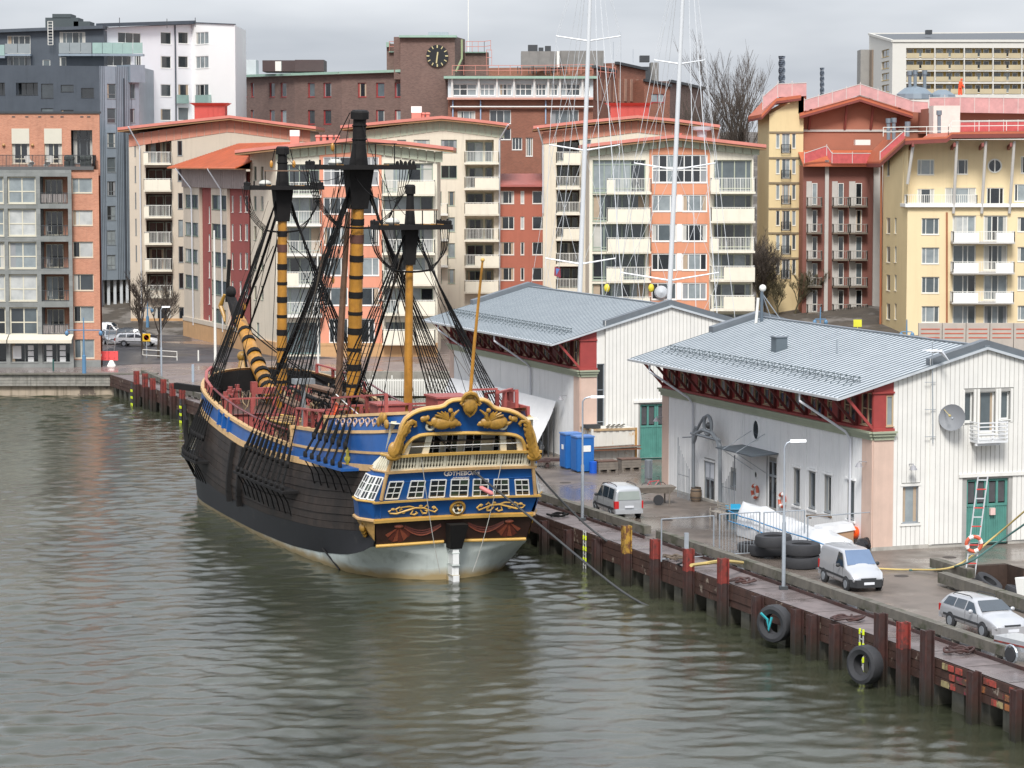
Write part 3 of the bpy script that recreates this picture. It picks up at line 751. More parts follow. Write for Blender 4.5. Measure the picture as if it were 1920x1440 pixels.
def hb(s,z):
 if z<0:y=(hbW(6)*max(0,1-(1-min(1,max(0,s/6)))**1.7)**.5 if s<6.5 else hbW(s))*(1+z*.12)
 elif z<2:
  t=z/2;sf=max(s,7.0);y=(hbW(sf)+(hbM(sf)-hbW(sf))*t)if s>6.5 else None
  if y is None:full=hbW(6)+(hbM(max(s,-1))-hbW(6))*t;e=min(1,max(0,(s-s_st(z))/(6*(1-t)**1.2+.06)));y=full*(max(0,1-(1-e)**1.7))**.5
 else:
  t=min(1,(z-2)/5.5);t=t*t*(3-2*t);y=hbM(s)+(hbT(s)-hbM(s))*t-max(0,z-7.3)*.22
 sb=s_bw(z)
 if s>33:y*=max(0,1-min(1,(s-33)/(sb-33))**2.4)**(1/2.4)
 return y
def hp(s,z,side=1,o=0.0):
 y=hb(s,z)
 e=.05;dy=(hb(min(s+e,s_bw(z)),z)-hb(s-e,z))/(2*e)if s<s_bw(z)-.3 else-4
 nl=math.hypot(dy,1)
 return Vector((s-dy/nl*o,side*(y+o/nl),z))
TS=[0,.0012,.003,.006,.01,.016,.025,.045,.07,.1,.14,.18,.23,.28,.34,.4,.46,.52,.58,.64,.7,.75,.8,.84,.875,.905,.93,.95,.965,.978,.988,.995,1]
def strip(name,f0,f1,m,o=0.0,th=.06,s0=None,s1=None,nz=1,sides=(1,-1),parent=None,smooth=True):
 """a plank / moulding following the hull between heights f0(s) and f1(s)"""
 for side in sides:
  mb=MB();rows=[]
  for t in TS:
   zr_=[]
   for k in range(nz+1):
    z=3.0
    for _ in range(3):
     a=s_st(z)if s0 is None else s0;b=s_bw(z)if s1 is None else s1
     s=a+(b-a)*t;z=f0(s)+(f1(s)-f0(s))*k/nz
    zr_.append((s,z))
   rows.append(zr_)
  n=nz+1
  for r_ in rows:mb.av([hp(s,z,side,o)for s,z in r_])
  for i in range(len(rows)-1):
   for k in range(nz):mb.af((i*n+k,(i+1)*n+k,(i+1)*n+k+1,i*n+k+1))
  if th:
   off=len(mb.v)
   for r_ in rows:mb.av([hp(s,z,side,o-th)for s,z in(r_[0],r_[-1])])
   for i in range(len(rows)-1):
    mb.af((i*n,(i+1)*n,off+(i+1)*2,off+i*2));mb.af((i*n+nz,(i+1)*n+nz,off+(i+1)*2+1,off+i*2+1))
  mb.build(name,m,parent or ship,world=False,smooth=smooth)
f_white=lambda s:interp(s,[-.6,0,1,3,6.7,12,19,28,34,38,42,44],[2.02,1.9,1.5,1.1,.7,.4,.27,.2,.27,.42,.8,1.0])
f_blk=lambda s:interp(s,[-2,0,6.7,16,28,34,38,43],[2.9,2.7,2.1,1.65,1.45,1.9,2.45,3.1])
f_low=lambda s:interp(s,[-2.7,2,8.7,17,23.5,28,33,37,41,43],[6.1,5.75,5.25,4.95,4.85,5.1,5.45,5.9,6.5,6.8])
f_lowt=lambda s:f_low(s)+.34
f_mid=lambda s:interp(s,[-3,0,8.6,16.5],[7.05,6.8,6.15,5.85])
f_cap=lambda s:interp(s,[19,23,28,31.6,36,43],[6.0,6.08,6.35,6.7,7.25,8.1])
f_qd=lambda s:interp(s,[-3.2,0,7,13],[8.4,8.05,7.4,7.1])
f_pp=lambda s:interp(s,[-3.2,7.2],[9.3,8.2])
strip('hull_bottom',lambda s:-2.5,f_white,hull_white,nz=8,th=0)
strip('black_wale',f_white,f_blk,hull_black,o=.02,nz=3,th=0)
NST=8
for k in range(NST):
 g=lambda s,q:f_blk(s)+(f_low(s)-f_blk(s))*q
 strip('hull_plank',(lambda k:lambda s:g(s,k/NST)+.012)(k),(lambda k:lambda s:g(s,(k+1)/NST)-.012)(k),hull_brown,o=.03+(.045 if k in(2,5)else 0)+R.uniform(0,.012),th=.1)
strip('hull_core',lambda s:f_white(s)+.4,lambda s:f_cap(s)-.1 if s>13 else f_qd(s)-.1,tarw_m,o=-.2,th=0,nz=5)
strip('gold_moulding',f_low,f_lowt,gold_t,o=.09,th=.12)
strip('blue_band',f_lowt,lambda s:f_cap(s)-.14,ship_blue,o=.03,s0=13.0,nz=2)
strip('cap_rail',lambda s:f_cap(s)-.14,lambda s:f_cap(s)+.03,gold_t,o=.12,th=.3,s0=13.0)
strip('blue_band',f_lowt,f_mid,ship_blue,o=.03,s1=13.0)
strip('gold_moulding',f_mid,lambda s:f_mid(s)+.13,gold_t,o=.08,s1=16.5)
strip('blue_band',lambda s:f_mid(s)+.13,lambda s:f_qd(s)-.16,ship_blue,o=.03,s1=13.0)
strip('cap_rail',lambda s:f_qd(s)-.16,lambda s:f_qd(s),gold_t,o=.1,th=.4,s1=13.0)
strip('blue_band',f_qd,lambda s:f_pp(s)-.15,ship_blue,o=.02,s1=7.2)
strip('cap_rail',lambda s:f_pp(s)-.15,f_pp,gold_t,o=.1,th=.4,s1=7.2)
for side in(1,-1):
 for s_,z0,z1 in((13.0,f_cap(19)-.3,7.12),(7.2,7.3,8.22)):
  mb=MB();p=hp(s_,z0,side,.09);mb.box(p.x-.12,p.x+.14,min(p.y,p.y-side*.35),max(p.y,p.y-side*.35),z0,z1);mb.build('gold_post',gold_t,ship,world=False)
mb=MB();mb.poly([(6,-4.6,2.0),(-.42,-4.15,2.0),(-.42,4.15,2.0),(6,4.6,2.0)]);mb.build('counter_underside',hull_white,ship,world=False,nofix=True)
mb=MB();mb.box(-.32,.1,-.2,.2,-2.5,2.1);mb.build('sternpost',hull_white,ship,world=False)
mb=MB();mb.box(-1.15,-.34,-.17,.17,-2.5,.32);mb.box(-1.0,-.34,-.19,.19,.33,.9);mb.box(-1.1,-.36,-.17,.17,.91,1.95);rud=mb.build('rudder',mat('rudder_white',(.72,.73,.72),.45,var=.12,streak=.3),ship,world=False)
for z in(.3,.85,1.5):
 mb=MB();mb.box(-1.12,-.2,-.21,.21,z,z+.05);mb.build('rudder_strap',hull_white,rud,world=False)
mb=MB();mb.hexa([(-1.15,-.32,1.75),(-1.15,.32,1.75),(-.4,.32,1.75),(-.4,-.32,1.75),(-1.75,-.5,3.1),(-1.75,.5,3.1),(-.8,.5,3.1),(-.8,-.5,3.1)]);mb.build('rudder_trunk',tarw_m,ship,world=False)
# decks
def deckpoly(name,s0,s1,z,m,inset=.2):
 mb=MB();ss=np.linspace(s0,s1,14)
 mb.poly([(s,hb(s,z)-inset,z)for s in ss]+[(s,-(hb(s,z)-inset),z)for s in ss[::-1]])
 return mb.build(name,m,ship,world=False)
deckpoly('waist_deck',12.5,32.2,4.95,deck_wood);deckpoly('forecastle_deck',31.8,42.2,6.0,deck_wood);deckpoly('quarterdeck',6.5,13.2,6.35,deck_wood);deckpoly('poop_deck',-2.6,7.2,7.6,deck_wood)
for s_,z0,z1 in((32,4.9,6.02),(13.1,4.9,6.4),(7.1,6.3,7.65)):
 mb=MB();y=hb(s_,z1)-.15;mb.box(s_-.06,s_+.06,-y,y,z0,z1);mb.build('bulkhead',dred,ship,world=False)
 # rails with posts along the sides
def deck_rail(pts,zf,h,m,pr=.09,sp=1.7,cap=.14,post=None):
 P=[Vector(p)for p in pts];mb=MB();top=[]
 for p in P:top.append(p+Vector((0,0,h)))
 for a,b in zip(top,top[1:]):mb.beam(a,b,cap*1.4,cap*.7)
 r=mb.build('deck_rail',m,ship,world=False)
 for a,b in zip(P,P[1:]):
  n=max(1,int((b-a).length/sp))
  for k in range(n+1):
   q=a+(b-a)*(k/n);mb=MB();mb.beam(q,q+Vector((0,0,h-cap*.35)),pr*1.6,pr*1.6);mb.build('rail_post',post or m,r,world=False)
for sd_ in(1,-1):
 deck_rail([hp(s,f_cap(s),sd_,-.12)for s in(14.5,18,22,26,30,33)],0,.75,brd,pr=.03,sp=1.3,cap=.09,post=tar_m)
 deck_rail([hp(s,f_qd(s),sd_,-.15)for s in(7.4,10,12.9)],0,1.0,dred,pr=.11,sp=1.3)
 deck_rail([hp(s,f_pp(s),sd_,-.15)for s in(-.5,2,4.5,7.0)],0,.95,dred,pr=.11,sp=1.4)
 deck_rail([hp(s,f_cap(s),sd_,-.2)for s in(34,36.5,39,40.6)],0,.6,dred,pr=.12,sp=1.1)
deck_rail([(13.0,4.4,6.4),(13.0,1.5,6.4)],0,1.55,dred,pr=.12,sp=1.2);deck_rail([(13.0,-1.5,6.4),(13.0,-4.4,6.4)],0,1.55,dred,pr=.12,sp=1.2)
deck_rail([(7.1,4.2,7.6),(7.1,-4.2,7.6)],0,1.1,dred,pr=.12,sp=1.2)
deck_rail([(32.0,4.4,6.0),(32.0,-4.4,6.0)],0,1.0,dred,pr=.14,sp=1.4)
def sbox(name,x0,x1,y0,y1,z0,z1,m,parent=None,bev=0):
 mb=MB();mb.box(x0,x1,y0,y1,z0,z1);return mb.build(name,m,parent or ship,world=False)
h_=sbox('companion',4.2,6.4,-2.6,-.7,7.6,9.2,dred);sbox('companion_roof',4.1,6.5,-2.7,-.6,9.2,9.3,dred,h_)
h_=sbox('companion',4.4,6.2,1.1,2.6,7.6,8.9,dred);sbox('companion_roof',4.3,6.3,1.0,2.7,8.9,8.99,dred,h_)
h_=sbox('skylight',.2,2.4,-.9,.9,7.6,8.5,dred);sbox('skylight_roof',.1,2.5,-1,1,8.5,8.58,tarw_m,h_)
h_=sbox('binnacle',8.2,9.2,-1.9,-.8,6.35,7.7,dred);h_=sbox('locker',9.4,11.4,1.6,3.0,6.35,7.5,dred)
sbox('hatch_coaming',23,27,-1.6,1.6,4.95,5.4,brd);sbox('belfry',31.6,32.3,-.9,.9,6.0,7.7,dred)
sbox('bitts',37.2,37.6,-1.7,-1.3,6.0,7.6,dred);sbox('bitts',37.2,37.6,1.3,1.7,6.0,7.6,dred);sbox('bitts_beam',37.2,37.6,-1.3,1.3,6.8,7.2,dred)
for(s_,y_)in((35.5,3.6),(37.8,3.0),(39.2,2.2),(34,4.2)):
 mb=MB();mb.lathe([(.22,0),(.22,.8),(.3,.85),(.3,1.0),(.16,1.05),(.16,1.3)],10,(s_,y_,6.0));mb.build('timber_head',dred,ship,world=False,smooth=True)
mb=MB();mb.lathe([(.5,0),(.42,.25),(.38,.9),(.5,1.05),(.5,1.25),(.1,1.3)],12,(16.0,0,4.95));mb.build('capstan',dred,ship,world=False,smooth=True)
sbox('radar_box',14.6,15.4,3.4,4.6,9.3,9.6,mat('grey_plastic',(.25,.27,.28),.5),None);sbox('radar_post',14.9,15.1,3.9,4.1,5.0,9.3,mat('grey_plastic',(.25,.27,.28),.5))
# masts
def mast(name,s0,s1,zb,zw,zt,ztop,r0,r1,topw,black0,label=None):
 """s0 at deck zb -> s1 at top; zw lower end of black hounds; zt platform height; ztop cap"""
 L_=lambda z:s0+(s1-s0)*(z-zb)/(ztop-zb)
 def P(z,b=0.0,f=0.0):return Vector((L_(z)+f,b,z))
 mb=MB();N=10;mb.tube([P(zb+(zw-zb)*k/N)for k in range(N+1)],[r0+(r1-r0)*k/N for k in range(N+1)],12)
 mo=mb.build(name,mast_m,ship,world=False,smooth=True)
 z=zb+1.6;k=0
 while z<zw-.6:
  rr=r0+(r1-r0)*(z-zb)/(zw-zb)+.025;hh=.38 if k%2 else.2
  if black0:
   mb=MB();mb.tube([P(z),P(z+hh)],[rr,rr],12);mb.build('rope_band',tarw_m,mo,world=False,smooth=True)
  z+=1.0+.15*(k%2);k+=1
 if black0:
  mb=MB();mb.tube([P(zw-2.0),P(zw-1.5)],[r1+.04]*2,12);mb.build('iron_band',mat('rusty_brown_band',(.1,.04,.03),.6),mo,world=False,smooth=True)
 mb=MB();a=r1*1.25;c=r1*1.9
 mb.hexa([P(zw,-a,-a),P(zw,a,-a),P(zw,a,a),P(zw,-a,a),P(zt-.1,-c,-c),P(zt-.1,c,-c),P(zt-.1,c,c),P(zt-.1,-c,c)])
 mb.build('hounds',tarw_m,mo,world=False)
 mb=MB();q=r1*.95;ra=[]
 mb.tube([P(zt),P(zt+.45),P(zt+.9),P(zt+1.2),P(ztop-.5)],[c*.8,c*.72,q*1.25,q*1.12,q*1.05],10);mb.build('masthead',tarw_m,mo,world=False,smooth=True)
 mb=MB();mb.tube([P(ztop-.52),P(ztop-.5),P(ztop-.1),P(ztop)],[q*1.2,q*1.5,q*1.5,q*1.2],8);mb.build('mast_cap',tarw_m,mo,world=False)
 for zz in(zt+1.6,zt+2.4):
  if zz<ztop-.7:
   mb=MB();mb.torus(P(zz),q*1.02,.07,12,6);mb.build('lashing',tar_m,mo,world=False,smooth=True)
 W=topw/2;D=topw*.36;mb=MB();cx=L_(zt);prof=[]
 for t in np.linspace(-math.pi/2,math.pi/2,13):prof.append((cx+.2+D*math.cos(t)*.95,W*math.sin(t)))
 prof+=[(cx-D*.7,W*.98),(cx-D*.7,-W*.98)]
 mb.prism([(x,y,zt-.08)for x,y in prof],(0,0,.14));tp=mb.build('top_platform',tarw_m,mo,world=False)
 mb=MB();
 for k in range(len(prof)):
  a_,b_=prof[k],prof[(k+1)%len(prof)];mb.beam((a_[0],a_[1],zt-.02),(b_[0],b_[1],zt-.02),.16,.26)
 mb.build('top_rim',tarw_m,tp,world=False)
 for yy in np.linspace(-W*.75,W*.75,6):
  mb=MB();mb.beam((cx-D*.65,yy,zt+.1),(cx+D*.6,yy,zt+.1),.14,.08);mb.build('top_batten',mast_m if abs(yy)>W*.4 and int(yy*10)%2 else tarw_m,tp,world=False)
 rz_=zt+topw*.22;mb=MB();mb.beam((cx-D*.65,-W*.62,rz_),(cx-D*.65,W*.62,rz_),.09,.07);rl=mb.build('top_rail',spar_m if topw<5 else tarw_m,tp,world=False)
 for yy in(-W*.58,-W*.2,W*.2,W*.58):
  mb=MB();mb.beam((cx-D*.65,yy,zt),(cx-D*.65,yy,rz_),.05,.05);mb.build('stanchion',tar_m,rl,world=False)
 mb=MB();mb.ball((cx+.2,W*.45,zt+.25),.4,10,6,(1.5,1.0,.6));mb.build('canvas_roll',mat('canvas',(.55,.55,.5),.9,var=.2),tp,world=False,smooth=True)
 mb=MB()
 for yy in np.linspace(-W,W,11):
  if abs(yy)>W*.72:mb.beam((cx-D*.3+abs(yy)*.1,yy,zt),(cx-D*.3+abs(yy)*.1,yy,zt+.42),.09,.09)
 for sd_ in(1,-1):
  for k in range(5):x=cx-D*.5+k*D*.28;mb.lathe([(.02,.06),(.09,.1),(.1,.3),(.02,.36)],7,(x,sd_*W*(.99-.02*k),zt))
 tag(mb.build('deadeye',tarw_m,tp,world=False,smooth=True),None,None,kind='stuff')
 return mo,L_,P,W,D
FM=mast('foremast',35.9,35.2,6.0,18.2,20.4,23.05,.36,.31,4.9,True)
MM=mast('mainmast',18.9,16.9,5.0,19.3,21.75,25.05,.46,.39,6.1,True)
ZM=mast('mizzenmast',7.5,6.9,7.6,16.4,18.5,20.8,.26,.21,4.2,False)
mb=MB();mb.tube([(19.3,.8,6.2),(18.7,.72,12),(17.8,.5,19.1)],[.22,.21,.16],8);mb.build('spare_spar',spar_m,ship,world=False,smooth=True)
mb=MB();mb.tube([(19.35,.8,6.0),(19.2,.79,7.8)],[.26,.25],8);mb.build('spar_foot',tarw_m,ship,world=False,smooth=True)
# standing rigging
def sag(a,b,d,n=10):
 a=Vector(a);b=Vector(b);return[a+(b-a)*(k/n)-Vector((0,0,4*d*(k/n)*(1-k/n)))for k in range(n+1)]
def shrouds(M,zt,sA,sB,n,zc,bc,r=.032,rat=True,zdead=1.65,htop=-.35,sides=(1,-1)):
 mo,L_,P,W,D=M
 for sd_ in sides:
  mb=MB();N=10
  for k in range(N):
   s0=sA+(sB-sA)*k/N;s1=sA+(sB-sA)*(k+1)/N
   a0,a1=hp(s0,zc,sd_,0),hp(s1,zc,sd_,0)
   b0=Vector((a0.x,sd_*(abs(a0.y)+bc),zc));b1=Vector((a1.x,sd_*(abs(a1.y)+bc),zc));t_=Vector((0,0,.14))
   mb.hexa([a0,a1,b1,b0,a0+t_,a1+t_,b1+t_,b0+t_])
  ch=mb.build('channel',tarw_m if zc<5 else ship_blue,ship,world=False)
  tops=[];feet=[]
  for k in range(n):
   s_=sA+(sB-sA)*(k+.5)/n;y=hp(s_,zc,sd_,0).y
   foot=Vector((s_,sd_*(abs(y)+bc-.08),zc+.1));top=P(zt+htop-.06*k,sd_*(.3+.04*(k%2)),(k-n/2)*.1)
   dv=(top-foot).normalized();f2=foot+dv*zdead;tops.append(top);feet.append(f2)
   mb=MB();mb.tube([f2,top],[r*1.25,r],5);sh=mb.build('shroud',tar_m,mo,world=False,smooth=True)
   mb=MB();q1=foot+dv*.2;q2=f2-dv*.05
   for q in(q1,q2):mb.lathe([(.05,-.11),(.21,-.07),(.21,.07),(.05,.11)],9,q,'y')
   mb.build('deadeye',tarw_m,sh,world=False,smooth=True)
   mb=MB();
   for dx in(-.08,0,.08):mb.tube([q1+Vector((dx,0,.1)),q2+Vector((dx,0,-.1))],.045,4)
   mb.tube([q2,q2+dv*1.1],[.13,.07],6)
   mb.build('lanyard',tar_m,sh,world=False)
   low=hp(s_+.25,zc-1.35,sd_,.09);mb=MB();mb.tube([foot,Vector((s_+.06,sd_*(abs(y)+bc*.5),zc-.6)),low],.035,4);mb.build('chain_plate',tar_m,ch,world=False)
  if rat:
   mb=MB();z0=max(f.z for f in feet)+.15;z1=min(t.z for t in tops)-.8;z=z0
   while z<z1:
    pts=[]
    for f,t in zip(feet,tops):
     q=(z-f.z)/(t.z-f.z);pts.append(f+(t-f)*q+Vector((0,0,R.uniform(-.03,.03))))
    if(z-z0)/(z1-z0)<.92:mb.tube(pts,.015,3,cap=False)
    z+=.40
   tag(mb.build('ratline',tar_m,mo,world=False),None,None,kind='stuff')
  zf=zt-W*1.05;qq=(zf-feet[0].z)/(tops[0].z-feet[0].z)
  for k in range(5):
   rim=Vector((L_(zt)-D*.5+k*D*.3,sd_*W*.98,zt+.05));kk=min(n-1,int(k*n/5));e=feet[kk]+(tops[kk]-feet[kk])*qq
   mb=MB();mb.tube([rim+(e-rim)*q_+Vector((0,sd_*.3*math.sin(math.pi*q_),-.3*math.sin(math.pi*q_)))for q_ in(0,.15,.3,.45,.6,.75,.9,1)],.024,5);mb.build('futtock_shroud',tar_m,mo,world=False,smooth=True)
  mb=MB()
  for z_ in(zt-W*.3,zt-W*.55,zt-W*.8):
   pts=[]
   for k in range(5):
    rim=Vector((L_(zt)-D*.5+k*D*.3,sd_*W*.98,zt+.05));kk=min(n-1,int(k*n/5));e=feet[kk]+(tops[kk]-feet[kk])*qq
    t=(zt-z_)/(zt-zf);pts.append(rim+(e-rim)*t+Vector((0,sd_*.3*math.sin(math.pi*t),-.3*math.sin(math.pi*t))))
   mb.tube(pts,.02,3,cap=False)
  tag(mb.build('ratline',tar_m,mo,world=False),None,None,kind='stuff')
  if sd_==1:
   e1=feet[n//2]+(tops[n//2]-feet[n//2])*qq;e2=Vector((e1.x,-e1.y,e1.z));mb=MB();mb.tube(sag(e1,e2,.12),.06,5);mb.build('catharpin',tar_m,mo,world=False,smooth=True)
shrouds(FM,20.4,38.3,31.2,9,3.0,.95)
shrouds(MM,21.75,21.3,10.4,10,3.55,.95)
shrouds(ZM,18.5,8.2,1.6,6,5.75,1.05,r=.03,zdead=1.4)
rope_b2=mat('old_brown_line',(.09,.07,.05),.9)
def line(name,pts,r,m=tar_m,parent=None,n=5):
 mb=MB();mb.tube(pts,r,n);return mb.build(name,m,parent or ship,world=False,smooth=True)
line('forestay',sag((35.3,.1,19.6),(46.6,.1,11.3),.25),.1);line('forestay',sag((35.3,-.35,19.2),(46.0,-.3,10.7),.3),.07)
line('mainstay',sag((17.0,.3,20.8),(34.9,.5,8.3),.25),.12);line('mainstay',sag((17.2,.55,20.2),(34.6,.9,8.0),.35),.07)
line('mizzen_stay',sag((7.0,0.1,17.8),(17.8,.3,7.8),.2),.08);line('mizzen_stay',sag((7.0,-.2,17.4),(17.9,-.3,7.2),.2),.05)
for(a,b,d)in[((7.0,.3,20.3),(17,.4,21.4),.9),((35.2,.4,18),(20,4.8,6.6),.2),((17,0,24.8),(6.9,0,18.9),1.0),((17,.6,24.5),(17.6,3.5,6.2),.1),((35.2,0,22.8),(17,0,22.2),1.6),((35.3,.5,18.3),(33.3,3.9,6.8),.1),((7,.2,17),(.5,3.6,9),.1),((7,-.2,17),(.5,-3.4,9),.1)]:
 line('running_line',sag(a,b,d),.022,n=4)
rq=random.Random(12)
for k in range(44):
 M_=rq.choice([FM,MM,MM,ZM]);sb_,zt_q={id(FM):(35.3,19.8),id(MM):(17.2,21.2),id(ZM):(7.0,18.0)}[id(M_)];sd_=rq.choice([1,1,-1]);s_q=sb_+rq.uniform(-6,7);s_q=min(39,max(-.5,s_q));zb_q=(f_cap(s_q)if s_q>13 else f_qd(s_q))+.3
 line('running_line',sag((sb_,sd_*rq.uniform(.2,1.6),zt_q+rq.uniform(-3.5,.6)),(s_q,sd_*(hb(s_q,zb_q)-.3),zb_q),rq.uniform(0,.5)),rq.choice([.014,.018,.026]),rq.choice([tar_m,tar_m,rope_b2]),n=3)
for(a,b)in[((16.9,.6,24.9),(17.1,1.6,22.9)),((35.2,.5,22.9),(35.2,.75,21.9)),((35.2,-.5,22.9),(35.2,-.75,21.9)),((35.4,.6,16.6),(37,2.2,12.6)),((35.4,-.6,16.6),(34,-3.0,14.4))]:
 l_=line('block_rope',[a,b],.03,n=4)
 mb=MB();mb.ball(b,.2,8,6,(.6,.6,1.3));mb.build('block',mast_m,l_,world=False,smooth=True)
 # bowsprit, head
mb=MB();mb.tube([(38.2,0,6.3),(42.5,0,8.3),(47.6,0,11.1)],[.55,.52,.42],12);bs=mb.build('bowsprit',mast_m,ship,world=False,smooth=True)
for t in(.12,.2,.3,.42,.54,.7,.82):
 a=Vector((38.2,0,6.3));b=Vector((47.6,0,11.1));q=a+(b-a)*t;mb=MB();mb.tube([q,q+(b-a).normalized()*.35],[.575-.14*t]*2,12);mb.build('rope_band',tarw_m,bs,world=False,smooth=True)
mb=MB();mb.tube([(47.4,0,10.9),(49.0,0,11.8),(50.4,0,12.6)],[.5,.42,.3],8);mb.ball((50.2,0,12.9),.5,10,7,(1.3,.7,.9));mb.build('bowsprit_top',tarw_m,bs,world=False,smooth=True)
mb=MB();mb.tube([(50.6,.2,12.2),(50.2,.1,15.2)],.14,6);mb.build('jack_staff',tarw_m,bs,world=False)
mb=MB();mb.tube([(49.0,.75,12.8),(49.4,.95,12.0),(49.0,.8,11.3),(48.6,.85,10.9)],[.1,.17,.13,.07],7);mb.tube([(47.9,.5,10.5),(48.3,.6,10.0),(47.8,.6,9.5)],[.1,.14,.07],7);mb.build('gilded_ornament',carve_m,bs,world=False,smooth=True)
line('gammon_rope',sag((44,0,8.9),(42.4,0,4.0),0),.12);line('bobstay',sag((47.2,0,10.8),(42.6,0,2.2),.1),.08)
for sd_ in(1,-1):
 line('bowsprit_shroud',sag((47,0,10.8),(38.5,sd_*4.4,6.6),.2),.05);line('spritsail_line',sag((48.5,0,11.6),(39.5,sd_*4.0,7.3),.5),.035)
 for dz in(0,.9):line('head_rail',[(40.6,sd_*3.1,5.0+dz),(43.6,sd_*1.7,5.2+dz),(46.2,sd_*.4,6.6+dz*.6)],.13,gold_t if dz else hull_brown)
mb=MB();mb.prism([(41.9,-.2,.3),(43.2,-.2,2.5),(45.2,-.2,5.2),(46.6,-.2,7.2),(45.6,-.2,7.3),(43.4,-.2,5.6),(41.9,-.2,5.0)],(0,.4,0));mb.build('stem_head',hull_brown,ship,world=False)
mb=MB();mb.tube([(46.0,0,6.2),(46.6,0,7.4),(46.9,0,8.3)],[.4,.5,.25],8);mb.ball((46.9,0,8.6),.38);mb.build('figurehead',carve_m,ship,world=False,smooth=True)
for sd_ in(1,-1):
 mb=MB();mb.beam((37.5,sd_*3.8,7.0),(39.6,sd_*6.3,7.3),.4,.4);mb.build('cathead',tarw_m,ship,world=False)
 mb=MB();c=Vector((36.6,sd_*6.3,4.4));mb.tube([c+Vector((2.4,-sd_*.5,1.6)),c],.13,6);mb.tube([c+Vector((.2,0,-1.5)),c+Vector((-.7,0,-.9)),c+Vector((-.2,0,0)),c+Vector((-.4,0,.9)),c+Vector((.5,0,1.5))],[.05,.14,.17,.14,.05],6)
 mb.build('anchor',tarw_m,ship,world=False,smooth=True)
for s_ in(25.2,22.6):
 for sd_ in(1,-1):
  mb=MB();zs=np.linspace(1.35,f_low(s_),7);w_=.26
  for z0,z1 in zip(zs,zs[1:]):
   a,b=hp(s_,z0,sd_,.1),hp(s_,z1,sd_,.1);mb.beam(a,b,.3,.45,up=(0,sd_,0))
  mb.build('fender_rib',tarw_m,ship,world=False)
for s_ in(30,28.6,27.2):
 mb=MB();a=hp(s_,f_lowt(s_),1,.1);b=hp(s_,f_cap(s_),1,.1);mb.beam(a,b,.22,.14,up=(1,0,0));mb.build('bulwark_step',ship_blue,ship,world=False)
 # spars and rope heaps stowed amidships
for k in range(11):
 y=-2.0+.42*k;z=6.9+.35*(k%3)+(.5 if abs(y)<1 else 0);s0_,s1_=31.5-R.uniform(0,3),15.0+R.uniform(0,4.5);r_=R.uniform(.12,.24)
 mb=MB();dz=R.uniform(-.2,.5);mb.tube([(s1_,y,z),((s0_+s1_)/2,y+R.uniform(-.1,.1),z+dz*.6),(s0_,y+R.uniform(-.3,.3),z+dz)],[r_*.6,r_,r_*.7],8);sp_=mb.build('stowed_spar',spar_m if k%4 else tarw_m,ship,world=False,smooth=True)
 if k%3==0:mb=MB();mb.tube([(s1_-.02,y,z),(s1_+1.4,y,z+.02)],[r_*.62,r_*.7],8);mb.build('spar_tip',mast_m,sp_,world=False,smooth=True)
for s_ in(17.5,23,29):sbox('gallows',s_-.15,s_+.15,-2.6,2.8,5.9,6.25,dred);sbox('gallows_post',s_-.12,s_+.12,2.3,2.6,4.95,5.9,dred);sbox('gallows_post',s_-.12,s_+.12,-2.6,-2.3,4.95,5.9,dred)
rope_tan=mat('hemp_rope',(.33,.24,.14),.9,var=.3,scale=8);rope_br=mat('brown_old_rope',(.13,.1,.075),.9,var=.4,scale=6)
for k in range(80):
 s_=R.uniform(8.5,38.5);y=R.uniform(-3.6,4.4);z=(6.7 if s_<13 else 5.3 if s_<32 else 6.3)+R.uniform(0,.6);pts=[]
 if s_>17 and s_<31 and abs(y)<2.4:z+=1.8
 a=R.uniform(0,6)
 for j in range(9):pts.append((s_+.45*math.cos(a+j*.9)*R.uniform(.6,1.2),y+.3*math.sin(a+j*.9),z-.5*(j%4)*R.uniform(.3,.8)+.6))
 mb=MB();mb.tube(pts,R.choice([.035,.05,.07]),5);mb.build('rope_coil',R.choice([tar_m,tar_m,rope_br,rope_tan]),ship,world=False,smooth=True)
mb=MB();n=9;rows=[]
for k in range(n):
 t=k/(n-1);w_=.95*math.sin(math.pi*(.08+.84*t))**.6;s_=18.0+5.6*t
 rows.append([(s_,3.6+w_*math.sin(a),6.7-.75*math.cos(a)*(w_/.95)**.5)for a in np.linspace(-math.pi/2,math.pi/2,7)])
for r_ in rows:mb.av(r_)
for k in range(n-1):
 for j in range(6):mb.af((k*7+j,k*7+j+1,(k+1)*7+j+1,(k+1)*7+j))
bt=mb.build('ships_boat',mat('boat_brown',(.2,.11,.05),.5,var=.2),ship,world=False,smooth=True)
for j in(0,6):mb=MB();mb.tube([rows[k][j]for k in range(n)],.06,6);mb.build('gunwale',gold_y,bt,world=False,smooth=True)
for k in(2,4,6):mb=MB();mb.beam(rows[k][0],rows[k][6],.3,.05);mb.build('thwart',gold_t,bt,world=False)
# the stern gallery: everything set out on the raked transom plane of the ship
OL=SMI@Vector((0,0,CAMH))
def TB(px,py,o=0.0):
 d=SMI.to_3x3()@ray(px,py);t=(.36-o-OL.x-.38*OL.z)/(d.x+.38*d.z);return OL+d*t
def T(b,z,o=0.0):return Vector((.36-.38*z-o,b,z))
def tpoly(name,pts,m,o0=-.1,o1=.04,parent=None,px=True):
 q=[TB(*p)if px else T(*p)for p in pts];q=[v+Vector((-o1,0,0))for v in q]
 mb=MB();mb.prism(q,(o1-o0,0,0));return mb.build(name,m,parent or ship,world=False)
def tstrip(name,pts,wid,dep,m,o=0.0,parent=None,px=True,n=8,smooth=True,flat=1.0):
 q=[TB(*p)if px else T(*p)for p in pts];mb=MB();mb.tube([v+Vector((-o,0,0))for v in q],wid,n);return mb.build(name,m,parent or ship,world=False,smooth=smooth)
